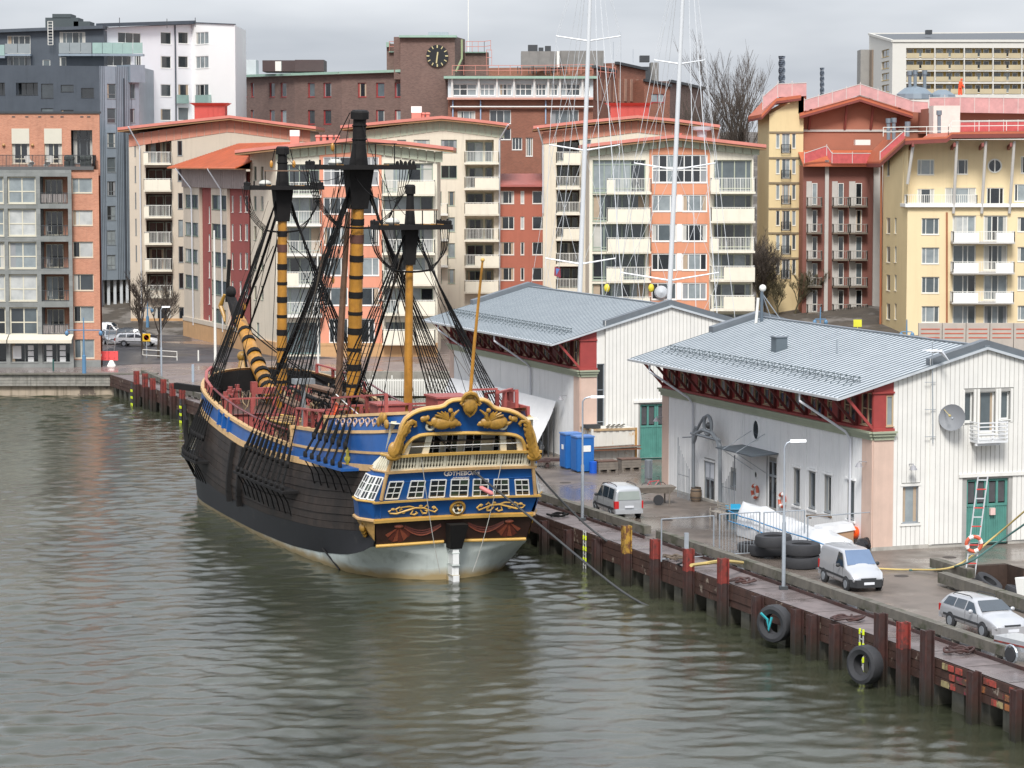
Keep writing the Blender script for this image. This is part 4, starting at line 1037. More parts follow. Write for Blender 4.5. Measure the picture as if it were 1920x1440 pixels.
def S2(pts):return pts
mb=MB();mb.hexa([T(4.15,2.05,.05),T(-4.15,2.05,.05),T(-4.15,2.05,-.25),T(4.15,2.05,-.25),T(4.36,3.28,.05),T(-4.36,3.28,.05),T(-4.36,3.28,-.25),T(4.36,3.28,-.25)])
counter=mb.build('counter_panel',mat('dark_counter_paint',(.035,.016,.012),.45,var=.4,scale=2),ship,world=False)
swag_m=mat('painted_red_drape',(.12,.026,.016),.5,var=.5,scale=8);swag2_m=mat('painted_drape_light',(.24,.06,.03),.5,var=.4,scale=8)
for sg in(1,-1):
 for k in range(6):
  a0=-1.15+k*.38;a1=a0+.34;c=T(sg*3.05,3.0,.055);pts=[c,c+Vector((.27,sg*math.sin(a0)*.8,-math.cos(a0)*.85+(.08 if k%2 else 0))),c+Vector((.27,sg*math.sin(a1)*.8,-math.cos(a1)*.85))]
  pts=[T(p.y,p.z,.057+.003*k)for p in pts];mb=MB();mb.prism(pts,(.02,0,0));mb.build('painted_drape',swag2_m if k%2 else swag_m,counter,world=False)
 for k in range(3):
  pts=[]
  for t in np.linspace(0,1,9):pts.append(T(sg*(2.75-2.0*t),3.08-.05*k-(.32+.07*k)*math.sin(math.pi*t)*1.0,.055))
  mb=MB()
  for a,b in zip(pts,pts[1:]):mb.beam(a,b,.02,.1 if k else.06,up=(0,0,1))
  mb.build('painted_swag',swag_m if k<2 else swag2_m,counter,world=False)
 mb=MB();mb.ball(T(sg*3.05,3.05,.06),.16,8,6,(.4,1.6,.7));mb.build('painted_knot',swag2_m,counter,world=False,smooth=True)
tstrip('gold_moulding',[(4.2,2.0,.1),(2.5,2.03,.1),(.5,2.08,.1)],.085,0,gold_y,px=False);tstrip('gold_moulding',[(-.5,2.08,.1),(-2.5,2.03,.1),(-4.1,2.0,.1)],.085,0,gold_y,px=False)
def bar(name,b0,b1,z,h,d,m,o=.06,camber=.06):
 N=8;mb=MB()
 for k in range(N):
  x0,x1=b0+(b1-b0)*k/N,b0+(b1-b0)*(k+1)/N;c=lambda x:camber*(1-(2*(x-b0)/(b1-b0)-1)**2)
  z0,z1=z+c(x0),z+c(x1)
  mb.hexa([T(x0,z0,o+d),T(x1,z1,o+d),T(x1,z1,-.1),T(x0,z0,-.1),T(x0,z0+h,o+d),T(x1,z1+h,o+d),T(x1,z1+h,-.1),T(x0,z0+h,-.1)])
 return mb.build(name,m,ship,world=False)
bar('gold_moulding',4.45,-4.3,3.28,.16,.16,gold_y);bar('gold_moulding',4.45,-4.3,3.44,.07,.08,gold_y)
mb=MB();mb.hexa([T(4.4,3.5,.02),T(-4.22,3.5,.02),T(-4.22,3.5,-.2),T(4.4,3.5,-.2),T(4.5,4.42,.1),T(-4.45,4.42,.1),T(-4.45,4.42,-.2),T(4.5,4.42,-.2)]);lowp=mb.build('blue_panel',ship_blue,ship,world=False)
bar('gold_moulding',4.6,-4.6,4.36,.1,.2,gold_y)
def scroll(cx,cz,sg,parent):
 def pt(x,z):return T(cx+sg*x,cz+z,.12)
 curves=[[(-1.35,-.12),(-1.0,-.16),(-.5,-.02),(0,.12),(.45,.1),(.9,-.08)],[(.9,-.08),(1.1,-.15),(1.22,-.02),(1.1,.1),(.98,.02)],[(-1.35,-.12),(-1.42,.0),(-1.3,.04)],[(-.95,-.1),(-1.05,.1),(-.85,.2),(-.72,.08),(-.85,.02)],[(-.9,.17),(-.3,.22),(.1,.1)],[(-.1,.0),(-.2,-.2),(0,-.26),(.15,-.15),(.05,-.08)],[(.3,.0),(.45,-.2),(.65,-.2),(.68,-.06),(.55,-.04)],[(.5,.1),(.62,.25),(.75,.12)]]
 for c in curves:
  mb=MB();mb.tube([pt(*q)for q in c],[.035]+[.055]*(len(c)-2)+[.03],5);mb.build('gold_scroll',gold_y,parent,world=False,smooth=True)
 for x,z in((-.62,-.1),(.3,.22),(1.02,.12),(-1.2,.1)):mb=MB();mb.ball(pt(x,z),.09,7,5,(.4,1.3,.8));mb.build('gold_leaf_ornament',gold_y,parent,world=False,smooth=True)
scroll(2.3,3.92,-1,lowp);scroll(-2.35,3.92,1,lowp)
mb=MB();c=T(-.05,3.93,.1);mb.torus(c,.36,.09,20,8,(1,0,.38));bd=mb.build('round_badge',carve_m,ship,world=False,smooth=True)
mb=MB();mb.lathe([(.001,0),(.3,0),(.3,-.03)],16,c+Vector((-.02,0,0)),'x');mb.build('badge_disc',cream_m,bd,world=False)
for a in range(5):
 mb=MB();t=a*1.256+.3;mb.ball(c+Vector((-.08,math.cos(t)*.15,math.sin(t)*.15)),.09,7,5,(.5,1.2,.9));mb.build('badge_relief',carve_m if a%2 else tarw_m,bd,world=False,smooth=True)
mb=MB();mb.hexa([T(4.5,4.45,.04),T(-4.45,4.45,.04),T(-4.45,4.45,-.2),T(4.5,4.45,-.2),T(4.05,5.98,.04),T(-4.1,5.98,.04),T(-4.1,5.98,-.2),T(4.05,5.98,-.2)]);winp=mb.build('blue_panel',ship_blue,ship,world=False)
for k in range(8):
 z=5.5;b=4.2-k*1.2
tstrip('panel_joint',[(4.2,5.48,.045),(-4.25,5.48,.045)],.018,0,ship_blue,px=False)
Zp=lambda x,y:(660+x/4.8,700+y/4.8)
wins=[((295,1130),(412,1126),(462,972),(338,976)),((494,1122),(632,1116),(657,966),(530,968)),((690,1115),(826,1110),(846,957),(710,960)),((880,1108),(1036,1106),(1048,953),(892,955)),((1082,1105),(1218,1102),(1224,951),(1090,953)),((1268,1100),(1408,1096),(1403,952),(1276,953)),((1474,1095),(1592,1094),(1582,956),(1462,957))]
def pane_window(q,nx,nz,parent,name='stern_window',inv=Vector((-.05,0,0)),fm=white_trim,fw=.06,gi=1):
 """leaning window from four corner points (bl, br, tr, tl)"""
 q=[p+inv for p in q]
 def at(u,v):return q[0].lerp(q[1],u).lerp(q[3].lerp(q[2],u),v)
 mb=MB();nn=(q[1]-q[0]).cross(q[3]-q[0]).normalized()
 for k in range(nx+1):mb.beam(at(k/nx,0),at(k/nx,1),fw if k in(0,nx)else fw*.6,.05,up=nn)
 for k in range(nz+1):mb.beam(at(0,k/nz),at(1,k/nz),fw if k in(0,nz)else fw*.6,.046,up=nn)
 w_=mb.build(name,fm,parent,world=False)
 for i in range(nx):
  for j in range(nz):
   mb=MB();mb.poly([at(i/nx,j/nz),at((i+1)/nx,j/nz),at((i+1)/nx,(j+1)/nz),at(i/nx,(j+1)/nz)]);mb.build('pane',glassm[0]if R.random()<.75 else mat('greenish_glass',(.04,.06,.04),.1,spec=1),w_,world=False,nofix=True)
 return w_
for wn_ in wins:
 q=[TB(*Zp(*p))for p in wn_];pane_window(q,2,3,ship)
def text_obj(s,size,m,parent,loc,ux,uy,ext=.012,name='lettering'):
 cu=bpy.data.curves.new(name,'FONT');cu.body=s;cu.size=size;cu.align_x='CENTER';cu.extrude=ext;cu.offset=size*.02;cu.resolution_u=3
 o=bpy.data.objects.new('tmp',cu);COL.objects.link(o);dg=bpy.context.evaluated_depsgraph_get();me=bpy.data.meshes.new_from_object(o.evaluated_get(dg))
 bpy.data.objects.remove(o);ux=Vector(ux).normalized();uy=Vector(uy).normalized();n=ux.cross(uy);M=Matrix((ux,uy,n)).transposed().to_4x4();M.translation=Vector(loc);me.transform(M)
 me.materials.clear();me.materials.append(m);ob=bpy.data.objects.new(name,me);COL.objects.link(ob);ob.parent=parent;WM[ob]=WM[parent].copy();return ob
let_m=mat('silver_lettering',(.82,.74,.68),.45,var=.05)
nc=TB(865,891,.07)
text_obj('G',.46,let_m,winp,nc+Vector((0,.82,0)),(0,-1,0),(-.38,0,1));text_obj('ÖTHEBOR',.34,let_m,winp,nc,(0,-1,0),(-.38,0,1));text_obj('G',.46,let_m,winp,nc+Vector((0,-.84,0)),(0,-1,0),(-.38,0,1))
text_obj('GÖTEBORG',.17,let_m,winp,TB(864,898.5,.07),(0,-1,0),(-.38,0,1),.006)
bar('gold_moulding',4.1,-4.15,5.96,.14,.14,gold_t);bar('gold_moulding',4.0,-4.3,6.82,.13,.2,gold_y)
bar('cream_base',4.05,-4.2,6.1,.1,.04,cream_m,o=.04)
mb=MB();mb.hexa([T(4.0,6.15,-.16),T(-4.2,6.15,-.16),T(-4.2,6.15,-.2),T(4.0,6.15,-.2),T(4.0,6.85,-.16),T(-4.2,6.85,-.16),T(-4.2,6.85,-.2),T(4.0,6.85,-.2)]);mb.build('balustrade_back',mat('shade_tone_back',(.3,.27,.21),.7),ship,world=False)  # backing coloured grey to paint in the shadow between balusters
k=0;b=3.92;bsrc=None
while b>-4.15:
 if k%9==0:
  mb=MB();mb.beam(T(b,6.18,.02),T(b,6.86,.02),.16,.14,up=(1,0,0));mb.build('balustrade_post',cream_m,ship,world=False)
 else:
  mb=MB();pr=[(.05,0),(.05,.06),(.03,.12),(.075,.28),(.03,.42),(.045,.5),(.03,.56),(.055,.64)];c=T(b,6.2,.03)
  i0=len(mb.v)
  for r_,h in pr:mb.av([(c.x-.38*h+r_*math.cos(a),c.y+r_*math.sin(a),c.z+h)for a in np.linspace(0,2*math.pi,7)[:-1]])
  for q in range(len(pr)-1):
   for j in range(6):mb.af((i0+q*6+j,i0+q*6+(j+1)%6,i0+(q+1)*6+(j+1)%6,i0+(q+1)*6+j))
  mb.build('baluster',cream_m,ship,world=False,smooth=True)
 b-=.165;k+=1
IN=-.95
mb=MB();mb.poly([T(4.0,6.3,IN),T(-4.2,6.3,IN),T(-4.0,8.7,IN),T(3.8,8.7,IN)]);mb.build('gallery_wall',cream_m,ship,world=False,nofix=True)
mb=MB();mb.poly([T(4.0,6.1,IN),T(-4.2,6.1,IN),T(-4.2,6.1,.0),T(4.0,6.1,.0)]);mb.build('gallery_floor',spar_m,ship,world=False,nofix=True)
mb=MB();mb.poly([T(4.0,8.62,IN),T(-4.2,8.62,IN),T(-4.0,8.62,-.12),T(3.8,8.62,-.12)]);mb.build('gallery_ceiling',cream_m,ship,world=False,nofix=True)
for sg in(1,-1):
 mb=MB();mb.poly([T(sg*3.9,6.1,IN),T(sg*3.9,6.1,-.1),T(sg*3.3,8.7,-.1),T(sg*3.3,8.7,IN)]);mb.build('gallery_side',ship_blue,ship,world=False,nofix=True)
for b0,b1 in((3.3,2.75),(1.75,1.0),(.7,.05),(-.35,-1.25),(-1.95,-2.6),(-3.2,-3.6)):
 q=[T(b0,6.75,IN),T(b1,6.75,IN),T(b1,8.4,IN),T(b0,8.4,IN)];pane_window(q,2,4,ship,'gallery_window',fw=.07)
for b_ in(3.0,1.95,-2.15,-3.05):
 mb=MB();mb.beam(T(b_*1.05,6.93,-.1),T(b_*.93,8.6,-.15),.34,.16,up=(1,0,0));mb.build('gallery_pillar',cream_m,ship,world=False)
tstrip('hand_rail',[(3.85,7.38,-.02),(-4.1,7.38,-.02)],.025,0,white_trim,px=False)
Z=Zp
outer=[Z(*p)for p in[(345,740),(385,640),(430,540),(440,470),(480,400),(560,345),(640,320),(740,308),(800,300),(832,285),(862,255),(905,238),(1050,232),(1180,238),(1225,258),(1258,300),(1300,318),(1400,332),(1470,356),(1545,405),(1600,480),(1630,560),(1645,640),(1650,735)]]
inner=[Z(*p)for p in[(1560,720),(1556,690),(1545,630),(1520,585),(1470,558),(1400,545),(1250,538),(1050,536),(850,540),(700,546),(610,556),(545,585),(500,625),(470,670),(450,715)]]
o_=[TB(*p)+Vector((-.04,0,0))for p in outer];i_=[TB(*p)+Vector((-.04,0,0))for p in inner]
mb=MB()
iR=i_[::-1];n_o,n_i=len(o_),len(iR)
def samp(P,t):
 f_=t*(len(P)-1);k=min(int(f_),len(P)-2);return P[k].lerp(P[k+1],f_-k)
def arc_samp(P,N):
 d=[0]
 for a,b in zip(P,P[1:]):d.append(d[-1]+(b-a).length)
 out=[]
 for k in range(N+1):
  t=d[-1]*k/N;j=max(0,min(len(P)-2,int(np.searchsorted(d,t)-1)));out.append(P[j].lerp(P[j+1],(t-d[j])/max(1e-6,d[j+1]-d[j])))
 return out
NA=48;A_,B_=arc_samp(o_,NA),arc_samp(iR,NA)
for k in range(NA):
 a,b,c,d=A_[k],A_[k+1],B_[k+1],B_[k];th=Vector((.14,0,0))
 mb.hexa([a+th,b+th,c+th,d+th,a,b,c,d])
taf=mb.build('tafferel',ship_blue,ship,world=False)
mb=MB();P=[p+Vector((-.05,0,0))for p in A_]
mb.tube(P,.13,8);mb.build('gold_frame',gold_t,taf,world=False,smooth=True)
mb=MB();mb.tube([p+Vector((-.17,0,-.02))for p in A_],.06,6);mb.build('gold_frame',gold_y,taf,world=False,smooth=True)
mb=MB();mb.tube([p+Vector((-.03,0,0))for p in B_],.1,8);mb.build('gold_frame',gold_y,taf,world=False,smooth=True)
def blob(mb,px,py,r,sx=1,sy=1,o=.12):
 p=TB(*Z(px,py));mb.ball(p+Vector((-o,0,0)),r,10,8,(.55,sx,sy))
def tub(mb,pts,rs,o=.15,n=7):mb.tube([TB(*Z(*p))+Vector((-o,0,0))for p in pts],rs,n)
mb=MB()
blob(mb,1048,270,.40,1.05,1.25,.2);blob(mb,1048,195,.26,1.3,.7,.2);blob(mb,1046,340,.2,.9,1.1,.2);blob(mb,1046,372,.12,.8,1,.2)
tub(mb,[(975,250),(985,215),(1010,185),(1048,172),(1090,185),(1112,215),(1128,250)],[.06,.1,.12,.12,.12,.1,.06],.3);tub(mb,[(978,255),(965,268),(975,282),(992,272)],[.07,.08,.07,.05],.3);tub(mb,[(1125,255),(1140,268),(1128,282),(1112,272)],[.07,.08,.07,.05],.3)
tub(mb,[(990,270),(1000,320),(1020,355),(1045,382),(1072,355),(1095,320),(1108,270)],[.07,.1,.1,.07,.1,.1,.07],.3)
for x,y in((1005,325),(1090,325),(1020,300),(1075,300)):blob(mb,x,y,.09,1,1,.32)
mb.build('crest_carving',carve_m,taf,world=False,smooth=True)
for sg in(1,-1):
 cx=1043;X=lambda x:cx+sg*(x-cx);mb=MB();
 blob(mb,X(800),440,.36,1.6,1.0,.2);blob(mb,X(880),435,.28,1.4,.95,.22);blob(mb,X(925),448,.17,1.5,.9,.22);blob(mb,X(955),458,.08,1.4,1,.22);blob(mb,X(745),430,.24,1.2,1.1,.2)
 tub(mb,[(X(740),440),(X(700),452),(X(672),440),(X(650),415)],[.17,.12,.09,.07]);blob(mb,X(640),405,.17,1.3,.9,.18);blob(mb,X(672),395,.1,1,1.3,.2);blob(mb,X(625),420,.1,1,1,.2)
 for k,(x,y)in enumerate(((755,350),(790,340),(825,342),(735,372),(850,352))):tub(mb,[(X(850),415),(X((850+x)/2),(400+y)/2),(X(x),y)],[.09,.09,.035],.24,6)
 tub(mb,[(X(878),418),(X(892),385),(X(888),350)],[.11,.12,.1],.25);blob(mb,X(872),330,.13,1,1,.28);tub(mb,[(X(895),375),(X(925),345),(X(950),325)],[.08,.07,.04],.28)
 for x,y in((820,472),(880,475),(905,470),(765,462)):blob(mb,X(x),y,.1,.8,1.2,.25)
 mb.build('beast_carving',carve_m,taf,world=False,smooth=True)
for pts in([(545,480),(565,468),(560,440),(530,425),(505,445),(480,470),(470,510),(440,545),(425,590),(410,640),(390,690),(345,735)],[(1508,470),(1498,452),(1512,430),(1545,425),(1570,450),(1575,490),(1580,540),(1592,590),(1600,640),(1610,690),(1640,735)]):
 mb=MB();tub(mb,pts,[.06,.09,.1,.12,.15,.2,.24,.2,.22,.25,.3,.2],.18,8)
 sgx=1 if pts[0][0]<1000 else-1
 for k in(4,5,6,7,8,9,10):
  x,y=pts[k];blob(mb,x+sgx*R.uniform(10,26),y+R.uniform(-8,8),R.uniform(.12,.18),1,1.1,.22);blob(mb,x-sgx*R.uniform(0,16),y+R.uniform(-8,8),R.uniform(.12,.2),1,1.2,.22)
 blob(mb,pts[-1][0]+sgx*20,690,.32,1,1.4,.2);blob(mb,pts[-1][0]+sgx*15,745,.3,1.4,.8,.25)
 mb.build('corner_carving',carve_m,taf,world=False,smooth=True)
for x,y in((700,475),(1356,468)):
 mb=MB();c=TB(*Z(x,y))+Vector((-.08,0,0));mb.torus(c,.2,.075,16,8,(1,0,.38));hpz=mb.build('hawse_ring',cream_m,taf,world=False,smooth=True)
 mb=MB();mb.lathe([(.15,.0),(.15,.03)],12,c+Vector((.03,0,0)),'x');mb.build('hawse_hole',blackm,hpz,world=False)
tstrip('corner_post',[(714,937),(723,895),(735,857)],.1,0,gold_t,o=.08);tstrip('corner_post',[(1003,929),(1000,890),(996.5,858)],.1,0,gold_t,o=.08)
tstrip('corner_post',[(712.5,972),(713,940)],.05,0,ship_blue,o=.05)
for sg in(1,-1):
 def QG(s_,b_,z_):return Vector((s_,sg*b_,z_))
 lv=lambda z:(T(0,z).x,max(3.3,4.5-(z-4.4)*.31)if z>4.4 else 4.40+(z-3.4)*.1)
 def ring(z,ex):
  s0,b0=lv(z);return[QG(s0-.02,b0,z),QG(s0+1.15,b0+ex*.62,z),QG(s0+2.4,b0+ex*.5,z),QG(s0+3.2,b0-.3,z)]
 levels=[(2.35,.05),(3.25,.55),(3.45,.85),(4.42,.95),(5.75,.62),(6.0,.6),(6.85,.45),(6.95,.45)]
 def face(name,z0,e0,z1,e1,m):
  a,b=ring(z0,e0),ring(z1,e1);mb=MB()
  for k in range(3):mb.poly([a[k],a[k+1],b[k+1],b[k]])
  mb.poly(b);mb.poly(a);return mb.build(name,m,ship,world=False)
 mbr=face('gallery_bracket',2.3,-.1,3.28,.62,mat('tan_carved_bracket',(.5,.29,.09),.5,var=.4,scale=5))
 for k in range(3):mb=MB();p=ring(2.9-k*.2,.5-.1*k)[1];mb.ball(p,.28-.05*k,8,6,(1,.7,1));mb.build('bracket_carving',carve_m,mbr,world=False,smooth=True)
 face('gallery_panel',3.5,.78,4.40,.95,ship_blue);body=face('quarter_gallery',4.48,.85,6.02,.55,ship_blue);face('gallery_panel',6.02,.50,6.86,.38,cream_m)
 for z,e,m_,r_ in((3.4,.85,gold_t,.1),(4.44,1.02,gold_y,.06),(6.05,.62,gold_t,.06),(6.9,.5,gold_y,.08)):
  mb=MB();mb.tube(ring(z,e),r_,7);mb.build('gold_moulding',m_,ship,world=False,smooth=True)
 for k in range(22):
  t=k/21*2.0;a,b=ring(6.12,.56),ring(6.82,.44);i=0 if t<.55 else 1;tt=t/.55 if i==0 else(t-.55)/1.45
  mb=MB();mb.tube([a[i].lerp(a[i+1],tt),a[i].lerp(a[i+1],tt).lerp(b[i].lerp(b[i+1],tt),.4),b[i].lerp(b[i+1],tt)],[.035,.065,.035],5);mb.build('baluster',cream_m,body,world=False,smooth=True)
 a,b=ring(4.55,.88),ring(5.75,.63)
 for i,t0,t1 in((0,.07,.48),(0,.54,.95),(1,.1,.9)):
  q=[a[i].lerp(a[i+1],t0),a[i].lerp(a[i+1],t1),b[i].lerp(b[i+1],t1),b[i].lerp(b[i+1],t0)]
  pane_window(q,2,3,ship,'quarter_window',inv=Vector((-.02,sg*.05,0)),fw=.07)
 mb=MB()
 for k in range(5):mb.ball(QG(-1.6+k*.45,hb(-1,8.2)+.12,8.0+(.5,.8,.75,.5,.2)[k]),.28-.02*abs(k-2),8,6,(1,.6,1.1))
 mb.build('side_carving',carve_m,ship,world=False,smooth=True)
 for k in range(7):
  s_=5.6-k*.9;mb=MB();pts=[]
  for j in range(11):
   a_=j*.62;rr=.34-.026*j;pts.append(hp(s_+rr*math.cos(a_)*(1 if k%2 else-1),f_qd(s_)+.42+rr*.8*math.sin(a_),sg,.05))
  mb.tube(pts,.035,5);mb.tube([hp(s_,f_qd(s_)+.2,sg,.05),hp(s_-.5,f_qd(s_)+.62,sg,.05),hp(s_-.9,f_qd(s_)+.3,sg,.05)],.03,5);mb.build('painted_scroll',mat('pale_scroll',(.6,.42,.33),.5),ship,world=False,smooth=True)
line('ensign_staff',[(-2.9,-.15,9.3),(-3.4,-.25,12.5),(-4.2,-.45,17.0)],[.1,.09,.06],mast_m,n=8)
mb=MB();mb.ball((-4.22,-.45,17.05),.11);mb.build('staff_truck',gold_y,ship,world=False,smooth=True)
line('white_rope',sag(hp(6.5,9.4,1,.1),(T(3.6,7.4,.1)),.05),.035,mat('white_rope',(.7,.7,.66),.8),n=4)
line('rudder_pendant',sag(T(2.3,6.9,.15),(-1.2,.9,.5),.5),.018,mat('grey_line',(.45,.44,.4),.8),n=4);line('rudder_pendant',sag(T(-2.2,6.9,.15),(-1.2,-.9,.5),.5),.018,mat('grey_line',(.45,.44,.4),.8),n=4)
mb=MB();p=hp(3.2,6.3,1,.14);mb.lathe([(.02,.55),(.06,.5),(.09,.1),(.17,0),(.17,-.15),(.09,-.25),(.08,-.35)],9,p);mb.build('yellow_float',mat('float_yellow',(.6,.5,.06),.5),ship,world=False,smooth=True)
deck_rail([(-.8,-2.4,8.6),(-.8,-.9,8.6)],0,1.5,dred,pr=.12,sp=.9);deck_rail([(1.2,-3.9,8.6),(-.8,-2.4,8.6)],0,1.3,dred,pr=.12,sp=1.2)
sbox('poop_bulwark',-1.6,2.6,-3.95,-3.8,8.6,9.2,dred)
tag(line('black_drain_hose',[hp(6.6,.95,1,.02),hp(5.6,.5,1,.03),hp(4.8,.02,1,.03)],.05,tarw_m),None,None)
# THE TOWN BEHIND
coral=mat('coral_roof',(.66,.24,.19),.45,.1,var=.2,scale=.5)
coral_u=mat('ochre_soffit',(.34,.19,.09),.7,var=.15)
cream_w=mat('cream_render',(.68,.615,.50),.85,var=.1,scale=.25,streak=.2)
cream_w2=mat('pale_cream_render',(.74,.69,.57),.85,var=.1,scale=.25,streak=.18)
orange_w=mat('orange_render',(.66,.29,.17),.8,var=.12,scale=.3,streak=.12)
orange_w2=mat('salmon_render',(.68,.29,.19),.8,var=.1,scale=.3,streak=.1)
pinkc=mat('salmon_cladding',(.52,.22,.15),.7,var=.12)
paleg=mat('pale_green_panel',(.44,.47,.36),.7,var=.1)
base_o=mat('apricot_base',(.52,.31,.15),.8,var=.15,streak=.15)
rail_w=mat('white_railing',(.72,.71,.66),.5,var=.05)
panel_c=mat('cream_balcony_panel',(.74,.69,.57),.7,var=.08,streak=.1)
gframe=mat('green_window_frame',(.30,.36,.29),.5,var=.1)
dkgreen=mat('dark_green_frame',(.10,.15,.12),.5,var=.1)
def V2(p):return(p.x,p.y)
def shell(F,u0,u1,z0,zt,depth,m,parent,o=0.0,left=True,right=True,top=None,lm=None,rm=None,dv=None):
 """side and back walls of a block whose front is already built; zt number or list"""
 tp=zt if isinstance(zt,list)else[(u0,zt),(u1,zt)]
 q=(lambda u,z,d:F.w(u,z,o)+dv*d)if dv is not None else(lambda u,z,d:F.w(u,z,o-d))
 if left:flat_wall([q(u0,z0,depth),q(u0,z0,0),q(u0,topz(tp,u0),0),q(u0,topz(tp,u0),depth)],lm or m,parent,'side_wall')
 if right:flat_wall([q(u1,z0,0),q(u1,z0,depth),q(u1,topz(tp,u1),depth),q(u1,topz(tp,u1),0)],rm or m,parent,'side_wall')
 mb=MB();us=[u0]+[a for a,_ in tp if u0<a<u1]+[u1]
 for a,b in zip(us,us[1:]):mb.poly([q(b,z0,depth),q(a,z0,depth),q(a,topz(tp,a),depth),q(b,topz(tp,b),depth)])
 mb.build('back_wall',m,parent,nofix=True)
 if top is not None:
  mb=MB()
  for a,b in zip(us,us[1:]):mb.poly([q(a,topz(tp,a),-.02),q(b,topz(tp,b),-.02),q(b,topz(tp,b),depth),q(a,topz(tp,a),depth)])
  mb.build('roof',top,parent,nofix=True)
def low_gable_roof(F,pts_px,depth,m,um,parent,th=.32,over=1.2,yd=0.0):
 """shallow roof with a thick coloured edge: pts in px along the front edge's upper line"""
 P=[]
 for px,py in pts_px:u,z=F.uz(px,py,over);P.append(F.w(u,z,over))
 ro=roof_slab(P,F.n*-(depth+over*2),th,m,parent)
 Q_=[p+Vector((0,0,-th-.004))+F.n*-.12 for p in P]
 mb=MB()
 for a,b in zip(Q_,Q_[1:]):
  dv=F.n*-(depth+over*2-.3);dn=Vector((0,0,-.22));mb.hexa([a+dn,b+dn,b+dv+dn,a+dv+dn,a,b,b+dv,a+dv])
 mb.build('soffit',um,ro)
 return ro
def top_from(F,pts_px,o=0.0,drop=0.0):return[(F.uz(a,b,o)[0],F.uz(a,b,o)[1]-drop)for a,b in pts_px]
def balcony_stack(F,root,x0,x1,rails,h_px,dep,kinds,sm=None,rm=None,o=0.0,pm=None,extra=0.25):
 """rails: pixel y of each top rail"""
 u0=F.uz(x0,400,o)[0];u1=F.uz(x1,400,o)[0]
 for k,y in enumerate(rails):
  zt=F.uz((x0+x1)/2,y,o+dep)[1];z=F.uz((x0+x1)/2,y+h_px,o+dep)[1]
  kd=kinds[k%len(kinds)]
  balcony(F,root,u0,u1,z+.2,dep,sm or panel_c,rm or rail_w,h=zt-z-.2,panel={'r':None,'p':[(.02,.98)],'l':[(.0,.38)],'e':[(.0,.18)],'q':[(.3,1)],'s':[(.02,.42),(.7,.98)]}[kd],pm=pm or panel_c,o=o,back=0.0)
  # 1 left front: grey frame and orange brick
orangeb=mat('orange_brick',(.56,.235,.14),.85,var=.16,scale=.5,streak=.12,brick=(.25,.08,.012,(.44,.165,.095),(.52,.33,.24)),bump=.1)
greyst=mat('grey_stone_frame',(.25,.26,.25),.8,var=.25,scale=.9,brick=(1.1,.5,.008,(.2,.21,.2),(.16,.16,.16)))
creamf=mat('cream_window_frame',(.6,.57,.46),.5,var=.05)
b1=thing('apartment_building','orange brick apartment house with grey stone frame at the left waterside','apartment building',PY(60,690,258))
YF=258.0;F1=Fac(V2(PY(-60,500,YF)),V2(PY(136,500,YF)));F1b=Fac(V2(PY(-60,500,YF+.9)),V2(PY(187,500,YF+.9)))
zg=2.0;ztop=F1.uz(60,318)[1];U=lambda x:F1.uz(x,500)[0];Zz=lambda y:F1.uz(60,y)[1]
rows=[(331,382),(391,443),(453,504),(514,565),(576,628)]
bays_w=[(-46,9),(16,69)];logg=(77,129)
holes=[]
for y0,y1 in rows:
 for x0,x1 in bays_w+[logg]:holes.append((U(x0),Zz(y1),U(x1),Zz(y0)))
shop=[(U(a),Zz(680),U(b),Zz(641))for a,b in((-46,9),(17,69),(77,129))]
wall(F1,0,F1.L,zg,ztop,holes+shop,greyst,b1,rd=.5)
for h in holes:
 if h[2]-h[0]>0 and abs(h[0]-U(77))>.1:window(F1,h,b1,creamf,nv=2,hs=[.45],rd=.35,fw=.14,gi=R.choice([3,3,4,4]))
for k,(y0,y1)in enumerate(rows):
 h=(U(77),Zz(y1),U(129),Zz(y0))
 flat_wall([F1.w(h[0],h[1],-1.9),F1.w(h[2],h[1],-1.9),F1.w(h[2],h[3],-1.9),F1.w(h[0],h[3],-1.9)],orangeb,b1,'loggia_wall')
 window(F1,(h[0]+.2,h[1]+.05,h[2]-.8,h[3]-.3),b1,creamf,nv=3,o=-1.75,rd=.1,gi=0)
 mb=MB();F1.box(mb,h[0],h[2],h[1]-.02,h[1]+.02,-1.9,-.5);mb.build('loggia_floor',greyst,b1)
 for s_ in(0,2):flat_wall([F1.w(h[s_],h[1],-1.9),F1.w(h[s_],h[1],-.4),F1.w(h[s_],h[3],-.4),F1.w(h[s_],h[3],-1.9)],orangeb if k>2 and s_ else greyst,b1,'loggia_side')
 mb=MB();railing(F1,mb,h[0]+.03,h[2]-.03,h[1]+.02,h[1]+1.05,-.3,-.12,sp=.13,sides=False);rl=mb.build('railing',dark_metal,b1)
 if k in(0,4):
  for j in range(14):
   mb=MB();u=h[0]+.1+j*(h[2]-h[0]-.2)/14;F1.box(mb,u,u+.14,h[1]+.08,h[1]+.95,-.2,-.17);mb.build('railing_slat',mat('pale_slat',(.42,.38,.36),.7),rl)
 for j in range(2):
  mb=MB();u=h[0]+.5+j*1.1;F1.box(mb,u,u+.45,h[1]+.42,h[1]+.46,-1.2,-.8);F1.box(mb,u,u+.05,h[1]+.02,h[1]+.95,-1.2,-.8)
  for uu in(u,u+.4):F1.box(mb,uu,uu+.04,h[1]+.02,h[1]+.42,-.84,-.8)
  tag(mb.build('balcony_chair',mat('dark_brown_wood',(.10,.07,.05),.7)if j else mat('grey_slat',(.3,.3,.3),.7)),'%s garden chair in the %s loggia from the top of the grey stone house'%('brown' if j else 'pale grey',('first','second','third','fourth','fifth')[k]),'chair','chairs in the loggias of the grey stone house')
